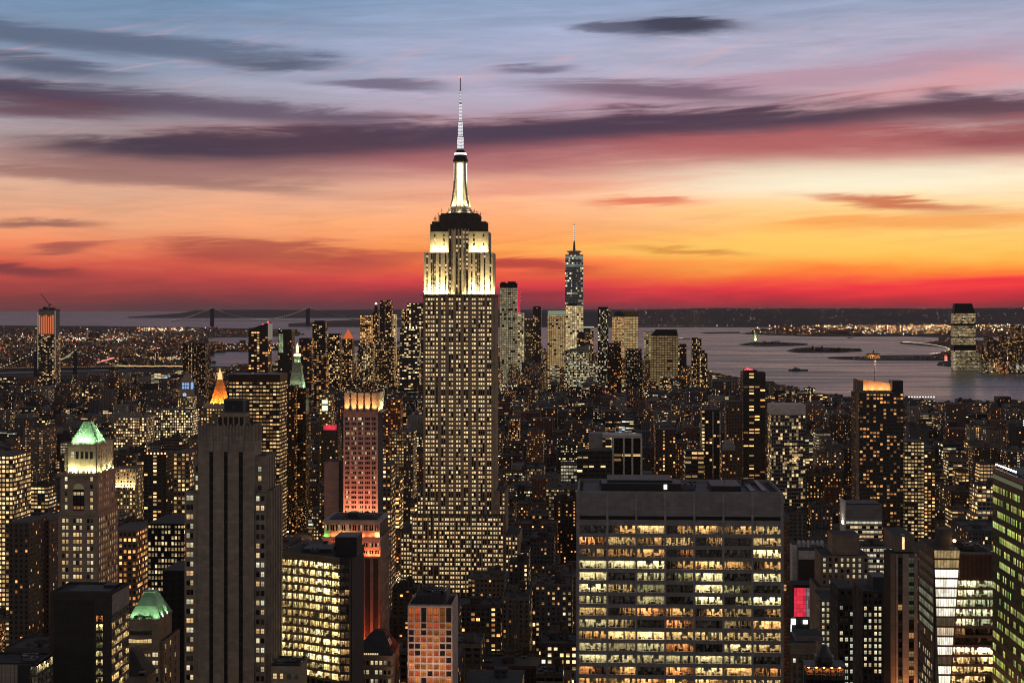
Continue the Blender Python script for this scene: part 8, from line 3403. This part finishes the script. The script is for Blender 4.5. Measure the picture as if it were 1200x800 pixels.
def woods(name, spots, seed, dens=60):
    """tree masses on the islands: clumps of small leaf faces over short trunks"""
    rng = random.Random(seed)
    b = MB()
    for (px, py, wpx, hpx) in spots:
        x0, y0 = on_ground(px, py)
        k = y0 / F
        W, H = wpx * k, hpx * k
        m = max(2, int(W / (H * 0.55)))
        for q in range(m):
            cx = x0 + (q + 0.5) / m * W + rng.uniform(-2, 2)
            cyy = y0 + rng.uniform(-20, 60)
            hh = H * rng.uniform(0.6, 1.05)
            b.tube((cx, cyy, 2), (cx, cyy, hh * 0.6), 0.7, 0, 5)
            for j in range(dens):
                u, v = rng.uniform(0, 2 * PI), rng.uniform(-1, 1)
                r = hh * 0.36 * rng.random() ** 0.4
                p = Vector((cx + r * math.cos(u) * math.sqrt(1 - v * v) * 1.25, cyy + r * math.sin(u) * math.sqrt(1 - v * v), hh * 0.62 + r * v))
                e = hh * 0.09
                a = Vector((rng.uniform(-1, 1), rng.uniform(-1, 1), rng.uniform(-1, 1))).normalized() * e
                c = Vector((rng.uniform(-1, 1), rng.uniform(-1, 1), rng.uniform(-1, 1))).normalized() * e
                b.face([p - a, p + c, p + a, p - c], 1)
    tag(b.build(name, [M_darkbrick, M_leaf]), kind='stuff')


woods('statue_island_woods', [(879, 403.6, 14, 3.2), (894, 403.8, 20, 5.0), (914, 404, 18, 2.6), (930, 404.2, 12, 2.0), (868, 404, 12, 1.4)], 3)
woods('flat_island_woods', [(933, 411.8, 18, 3.2), (956, 412, 20, 3.6), (974, 412.2, 20, 4.2), (992, 411.5, 17, 4.0)], 4)
woods('waterfront_woods', [(982, 420.8, 30, 1.6), (1062, 420.6, 40, 2.4), (1112, 409.5, 10, 2.6)], 5)


def statue():
    x, y = on_ground(885, 403.4)
    k = y / F
    root = thing('statue', 'floodlit robed statue raising a torch on its stone pedestal, small on its dark island', 'statue', (x, y, 3), 0)
    H = 15.0 * k
    b = MB()
    n = 11
    star = []
    for i in range(2 * n):
        r = (0.23 if i % 2 else 0.30) * H
        an = PI * i / n
        star.append((r * math.cos(an), r * math.sin(an)))
    for (a, c) in zip(star, star[1:] + star[:1]):
        b.face([(a[0], a[1], 0), (c[0], c[1], 0), (c[0], c[1], 0.08 * H), (a[0], a[1], 0.08 * H)])
    b.face([(a, c, 0.08 * H) for a, c in star])
    b.frustum(-0.12 * H, 0.12 * H, -0.12 * H, 0.12 * H, 0.08 * H, -0.085 * H, 0.085 * H, -0.085 * H, 0.085 * H, 0.40 * H, 0)
    b.box(-0.10 * H, 0.10 * H, -0.10 * H, 0.10 * H, 0.40 * H, 0.43 * H, 0)
    b.build('pedestal', [M_stonew], root)
    b = MB()
    b.lathe([(0.075 * H, 0.43 * H), (0.07 * H, 0.52 * H), (0.062 * H, 0.60 * H), (0.055 * H, 0.68 * H), (0.064 * H, 0.74 * H), (0.05 * H, 0.785 * H), (0.022 * H, 0.80 * H), (0.03 * H, 0.82 * H), (0.032 * H, 0.85 * H), (0.015 * H, 0.875 * H)], 0, 0, 12, 0)
    for i in range(7):
        an = PI * (i + 0.5) / 7
        b.tube((0.03 * H * math.cos(an), -0.01 * H, 0.86 * H + 0.01 * H * math.sin(an)), (0.065 * H * math.cos(an), -0.012 * H, 0.86 * H + 0.06 * H * math.sin(an)), 0.005 * H, 0, 4)
    b.tube((-0.05 * H, 0, 0.755 * H), (-0.085 * H, -0.01 * H, 0.85 * H), 0.018 * H, 0, 6)
    b.tube((-0.085 * H, -0.01 * H, 0.85 * H), (-0.075 * H, -0.012 * H, 0.955 * H), 0.014 * H, 0, 6)
    b.lathe([(0.012 * H, 0.945 * H), (0.026 * H, 0.965 * H), (0.012 * H, 0.97 * H)], -0.075 * H, -0.012 * H, 8, 0)
    b.tube((0.05 * H, 0, 0.745 * H), (0.068 * H, -0.05 * H, 0.67 * H), 0.02 * H, 0, 6)
    b.box(0.05 * H, 0.085 * H, -0.075 * H, -0.055 * H, 0.65 * H, 0.72 * H, 0)
    for i in range(9):
        an = -PI / 2 + (i - 4) * 0.3
        b.tube((0.072 * H * math.cos(an), 0.072 * H * math.sin(an), 0.43 * H), (0.052 * H * math.cos(an + 0.2), 0.052 * H * math.sin(an + 0.2), 0.70 * H), 0.008 * H, 0, 4)
    b.build('figure', [wall_mat('verdigris', (0.30, 0.42, 0.28), 0.15)], root)
    b = MB()
    b.lathe([(0.012 * H, 0.97 * H), (0.02 * H, 0.985 * H), (0.003 * H, 1.02 * H)], -0.075 * H, -0.012 * H, 8, 0)
    b.build('torch_flame', [glow_mat('torch_glow', (1.0, 0.85, 0.5), 4.0, False)], root)
    s = Site.__new__(Site)
    s.root = root
    for an in (-2.4, -1.9, -1.2, -0.7):
        d = bpy.data.lights.new('floodlight', 'SPOT')
        d.energy = 4.5e5
        d.color = (0.85, 1.0, 0.5)
        d.spot_size = R(50)
        d.spot_blend = 0.6
        d.shadow_soft_size = 1.0
        o = bpy.data.objects.new('floodlight', d)
        COL.objects.link(o)
        o.parent = root
        p = Vector((0.55 * H * math.cos(an), 0.55 * H * math.sin(an), 3))
        o.location = p
        o.rotation_euler = (Vector((0, 0, 0.62 * H)) - p).to_track_quat('-Z', 'Y').to_euler()


statue()


def island_buildings():
    x, y = on_ground(960, 411.5)
    k = y / F
    def blk(name, label, px, py, wpx, hpx, towers, lit, mat, spire=0):
        x, y = on_ground(px, py)
        k = y / F
        r = thing(name, label, 'building', (x, y, 3))
        b = MB()
        W, H = wpx * k, hpx * k
        st = style(5, 5, lit, 0.5, 0.5, mat, 0.3)
        b.facade_box(-W / 2, W / 2, 0, 40, 0, H * 0.55, st, 77 + px)
        b.build('wall', CF, r)
        b = MB()
        b.frustum(-W / 2 - 1, W / 2 + 1, -1, 41, H * 0.55, -W / 2 + 8, W / 2 - 8, 19, 21, H * 0.72, 0)
        b.build('roof', [M_slate], r)
        for t in towers:
            b = MB()
            b.box(t * W - 4, t * W + 4, 2, 10, H * 0.5, H * 0.85, 0)
            b.frustum(t * W - 4.5, t * W + 4.5, 1.5, 10.5, H * 0.85, t * W - 0.5, t * W + 0.5, 5.5, 6.5, H * (1.0 + spire), 0)
            b.build('turret', [M_darkbrick], r)
        return r, k
    blk('hall', 'turreted immigration hall in silhouette on the flat dark island', 958, 411.6, 13, 6.2, (-0.42, 0.42), 0.06, (0.06, 0.05, 0.045))
    blk('hall', 'long dark hospital wing with one small tower on the flat dark island', 985, 411.8, 18, 4.6, (-0.1,), 0.05, (0.05, 0.045, 0.04))
    r, k = blk('station', 'orange-lit waterside terminal with a steep roof and thin spire', 1024, 420.3, 15, 8.0, (0.0,), 0.65, (0.20, 0.10, 0.05), 0.25)
    d = bpy.data.lights.new('floodlight', 'POINT')
    d.energy = 5e4
    d.color = (1, 0.45, 0.15)
    d.shadow_soft_size = 2
    o = bpy.data.objects.new('floodlight', d)
    COL.objects.link(o)
    o.parent = r
    o.location = (0, -30, 14)


island_buildings()
# promenade lamps along the curved sea wall, ferry slips and quays
CUR = [(1058, 401.9), (1066, 402.2), (1080, 403.4), (1095, 405.4), (1108, 408.2), (1113, 410.4), (1110, 412.6), (1102, 414.6), (1090, 416.0)]
L = []
for k in range(120):
    t = k / 119 * (len(CUR) - 1)
    i = min(int(t), len(CUR) - 2)
    px = CUR[i][0] + (CUR[i + 1][0] - CUR[i][0]) * (t - i)
    py = CUR[i][1] + (CUR[i + 1][1] - CUR[i][1]) * (t - i)
    x, y = on_ground(px, py)
    L.append((x, y, 9, y / F * 0.75, tuple(v * rg.uniform(0.9, 2.4) for v in (1.0, 0.74, 0.48))))
for k in range(60):
    x, y = on_ground(rg.uniform(1000, 1118), rg.uniform(418.6, 421.6))
    L.append((x, y, 8, y / F * rg.uniform(0.3, 0.6), tuple(v * rg.uniform(0.4, 1.6) for v in rg.choice((WH, YW, OR)))))
for k in range(90):
    x, y = on_ground(rg.uniform(1100, 1215), rg.uniform(423, 437))
    L.append((x, y, rg.uniform(5, 14), y / F * rg.uniform(0.3, 0.6), tuple(v * rg.uniform(0.4, 2.0) for v in rg.choice((WH, YW, OR, OR)))))
for k in range(40):
    x, y = on_ground(rg.uniform(1085, 1120), rg.uniform(399.2, 401.5))
    L.append((x, y, 8, y / F * 0.5, tuple(v * rg.uniform(0.4, 1.2) for v in OR)))
for (px, py) in ((880, 404), (890, 404.6), (932, 404.6), (926, 403.5), (941, 411.6), (952, 411), (986, 412), (1000, 411), (960, 410.4)):
    x, y = on_ground(px, py)
    L.append((x, y, 6, y / F * 0.5, tuple(v * rg.uniform(0.5, 1.3) for v in WH)))
lamp_mass('promenade_lamps', L)


def red_sign():
    x, y = on_ground(1108.5, 423.5)
    r = thing('lighthouse', 'little red glowing lighthouse-like kiosk on the far quay', 'lighthouse', (x, y, 3))
    b = MB()
    b.lathe([(7, 0), (6, 12), (7, 13), (6, 26), (3, 30)], 0, 0, 10, 0)
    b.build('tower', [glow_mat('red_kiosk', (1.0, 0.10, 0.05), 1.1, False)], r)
    b = MB()
    b.lathe([(8, 4), (8, 6)], 0, 0, 10, 0)
    b.lathe([(8, 16), (8, 18)], 0, 0, 10, 0)
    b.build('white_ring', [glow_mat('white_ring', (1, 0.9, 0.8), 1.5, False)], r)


red_sign()


def boats():
    protos = None
    spots = [(799, 397.4, 'white ferry lit up on the bay beyond the waterside towers', 1.5), (996, 396.2, 'dark barge lying off the far shore', 1.0), (1001, 393.8, 'long black freighter below the orange shore lamps', 2.2),
             (1062, 391.4, 'dark ship off the orange-lit docks', 1.4), (935, 434.4, 'faint low barge alone in mid-channel', 1.4), (890, 393.2, 'small tug with a light near the far spit', 0.8)]
    for n, (px, py, lb, sc) in enumerate(spots):
        x, y = on_ground(px, py)
        k = y / F
        if protos is None:
            r = thing('boat', lb, 'boat', (x, y, 0))
            b = MB()
            hull = [(-30, 0), (-24, -6), (20, -6), (32, 0), (20, 6), (-24, 6)]
            for (a, c) in zip(hull, hull[1:] + hull[:1]):
                b.face([(a[0] * 0.94, a[1] * 0.8, -1), (c[0] * 0.94, c[1] * 0.8, -1), (c[0], c[1], 4), (a[0], a[1], 4)])
            b.face([(a, c, 4) for a, c in hull])
            h = b.build('hull', [M_dark], r)
            b = MB()
            b.box(-16, 6, -4, 4, 4, 8, 0)
            b.box(-12, -2, -3, 3, 8, 11, 0)
            b.tube((-6, 0, 11), (-6, 0, 17), 0.3, 0)
            c = b.build('deckhouse', [M_greypan], r)
            b = MB()
            for i in range(9):
                b.box(-15 + i * 2.3, -13.8 + i * 2.3, -4.1, -4.0, 5.2, 7, 0)
            l_ = b.build('lit_window', [glow_mat('boat_glow', (1, 0.85, 0.6), 2.5, False)], r)
            protos = (r, h, c, l_)
        else:
            r = protos[0].copy()
            COL.objects.link(r)
            r.location = (x, y, 0)
            r['label'] = lb
            for q in protos[1:]:
                if q is protos[3] and n in (1, 2, 3, 4):
                    continue
                e = q.copy()
                COL.objects.link(e)
                e.parent = r
        r['group'] = 'boats on the bay'
        r.scale = (sc * (1.0 if n else 1.6), sc, sc)


boats()


def sports_pier():
    s = Site('stadium', 'riverside sports field pier ringed by a row of white floodlamps', 1061, 1096, 4380.0, 461, 470, d=60)
    x, z = s.x, s.z
    b = MB()
    b.facade_box(x(1061), x(1096), 0, 60, 0, z(469), style(6, 5, 0.5, 0.8, 0.5, (0.10, 0.12, 0.05), 0.7, 0.5), 77)
    s.part('wall', b, CF)
    for k in range(11):
        b = MB()
        a = x(1062.5 + 3.2 * k)
        b.tube((a, 3, z(469)), (a, 3, z(465.2)), 0.3, 1)
        b.box(a - 1.5, a + 1.5, 2.5, 3.2, z(465.6), z(464.4), 0)
        s.part('floodlamp', b, [glow_mat('field_lamp', (0.95, 1.0, 0.78), 2.6, False), M_dark])
    b = MB()
    b.box(x(1062), x(1095), 4, 56, z(469), z(468.8), 0)
    s.part('turf', b, [wall_mat('field_turf', (0.06, 0.12, 0.03), 0.2)])


sports_pier()


def street_things():
    """lamps and cars along the avenue left of the tallest tower and the cross streets that can be seen into"""
    proto = None
    rng = random.Random(88)
    spots = []
    for a in (-149.5, -170.5):
        for k in range(16):
            spots.append((a, 1380 + 45 * k))
    for av in AVENUES:
        for k in range(9, 32):
            b_ = 300 + 80 * k
            x, y = grid_xy(av, b_)
            if abs(CX + x / y * F - 600) < 640 and not any(a - 4 < CX + x / y * F < c + 4 and hy < y < hy + d for (a, c, t, bt, hy, d) in HERO):
                for c in ((av + rng.choice((-9.5, 9.5)), b_ + 6), (av + 70, b_ + 5.2)):
                    x, y = grid_xy(*c)
                    px, py = CX + x / y * F, HY + (CZ - 12) * F / y
                    free = not any(q['Y'] < y and q['l'] < px < q['r'] and HY + (CZ - q['h']) * F / q['Y'] < py for q in RECS) and not any(hy < y and a < px < e and t < py for (a, e, t, bt, hy, d) in HERO)
                    if free or rng.random() < 0.2:
                        spots.append(c)
    for (a, b_) in spots:
        x, y = grid_xy(a, b_)
        if proto is None:
            r = thing('street_lamp', 'amber street lamp on a kerb in the dark street canyons', 'street lamp', (x, y, 3.15), GRID, 'street lamps down the avenues')
            m = MB()
            m.tube((0, 0, 0), (0, 0, 9), 0.12, 0, 6)
            m.tube((0, 0, 9), (1.8, 0, 9.5), 0.07, 0, 5)
            p = m.build('pole', [M_dark], r)
            m = MB()
            m.box(1.0, 2.2, -0.5, 0.5, 9.2, 9.5, 0)
            h = m.build('lamp_head', [glow_mat('street_lamp_glow', (1.0, 0.52, 0.20), 2200.0)], r)
            proto = (r, p, h)
        else:
            r = proto[0].copy()
            COL.objects.link(r)
            r.location = (x, y, 3.15)
            for q in proto[1:]:
                e = q.copy()
                COL.objects.link(e)
                e.parent = r


street_things()
# ------------------------------------------------------------------ evening air between here and the far shore
def haze():
    m, gg, out = new_mat('evening_air')
    v = gg.n('ShaderNodeVolumePrincipled')
    v.inputs['Color'].default_value = (0.86, 0.70, 0.78, 1)
    v.inputs['Density'].default_value = 0.48e-5
    v.inputs['Anisotropy'].default_value = 0.3
    gg.L.new(v.outputs[0], out.inputs['Volume'])
    b = MB()
    b.box(-60000, 60000, -2500, 95000, -4, 520)
    tag(b.build('haze', [m]), kind='stuff')


haze()
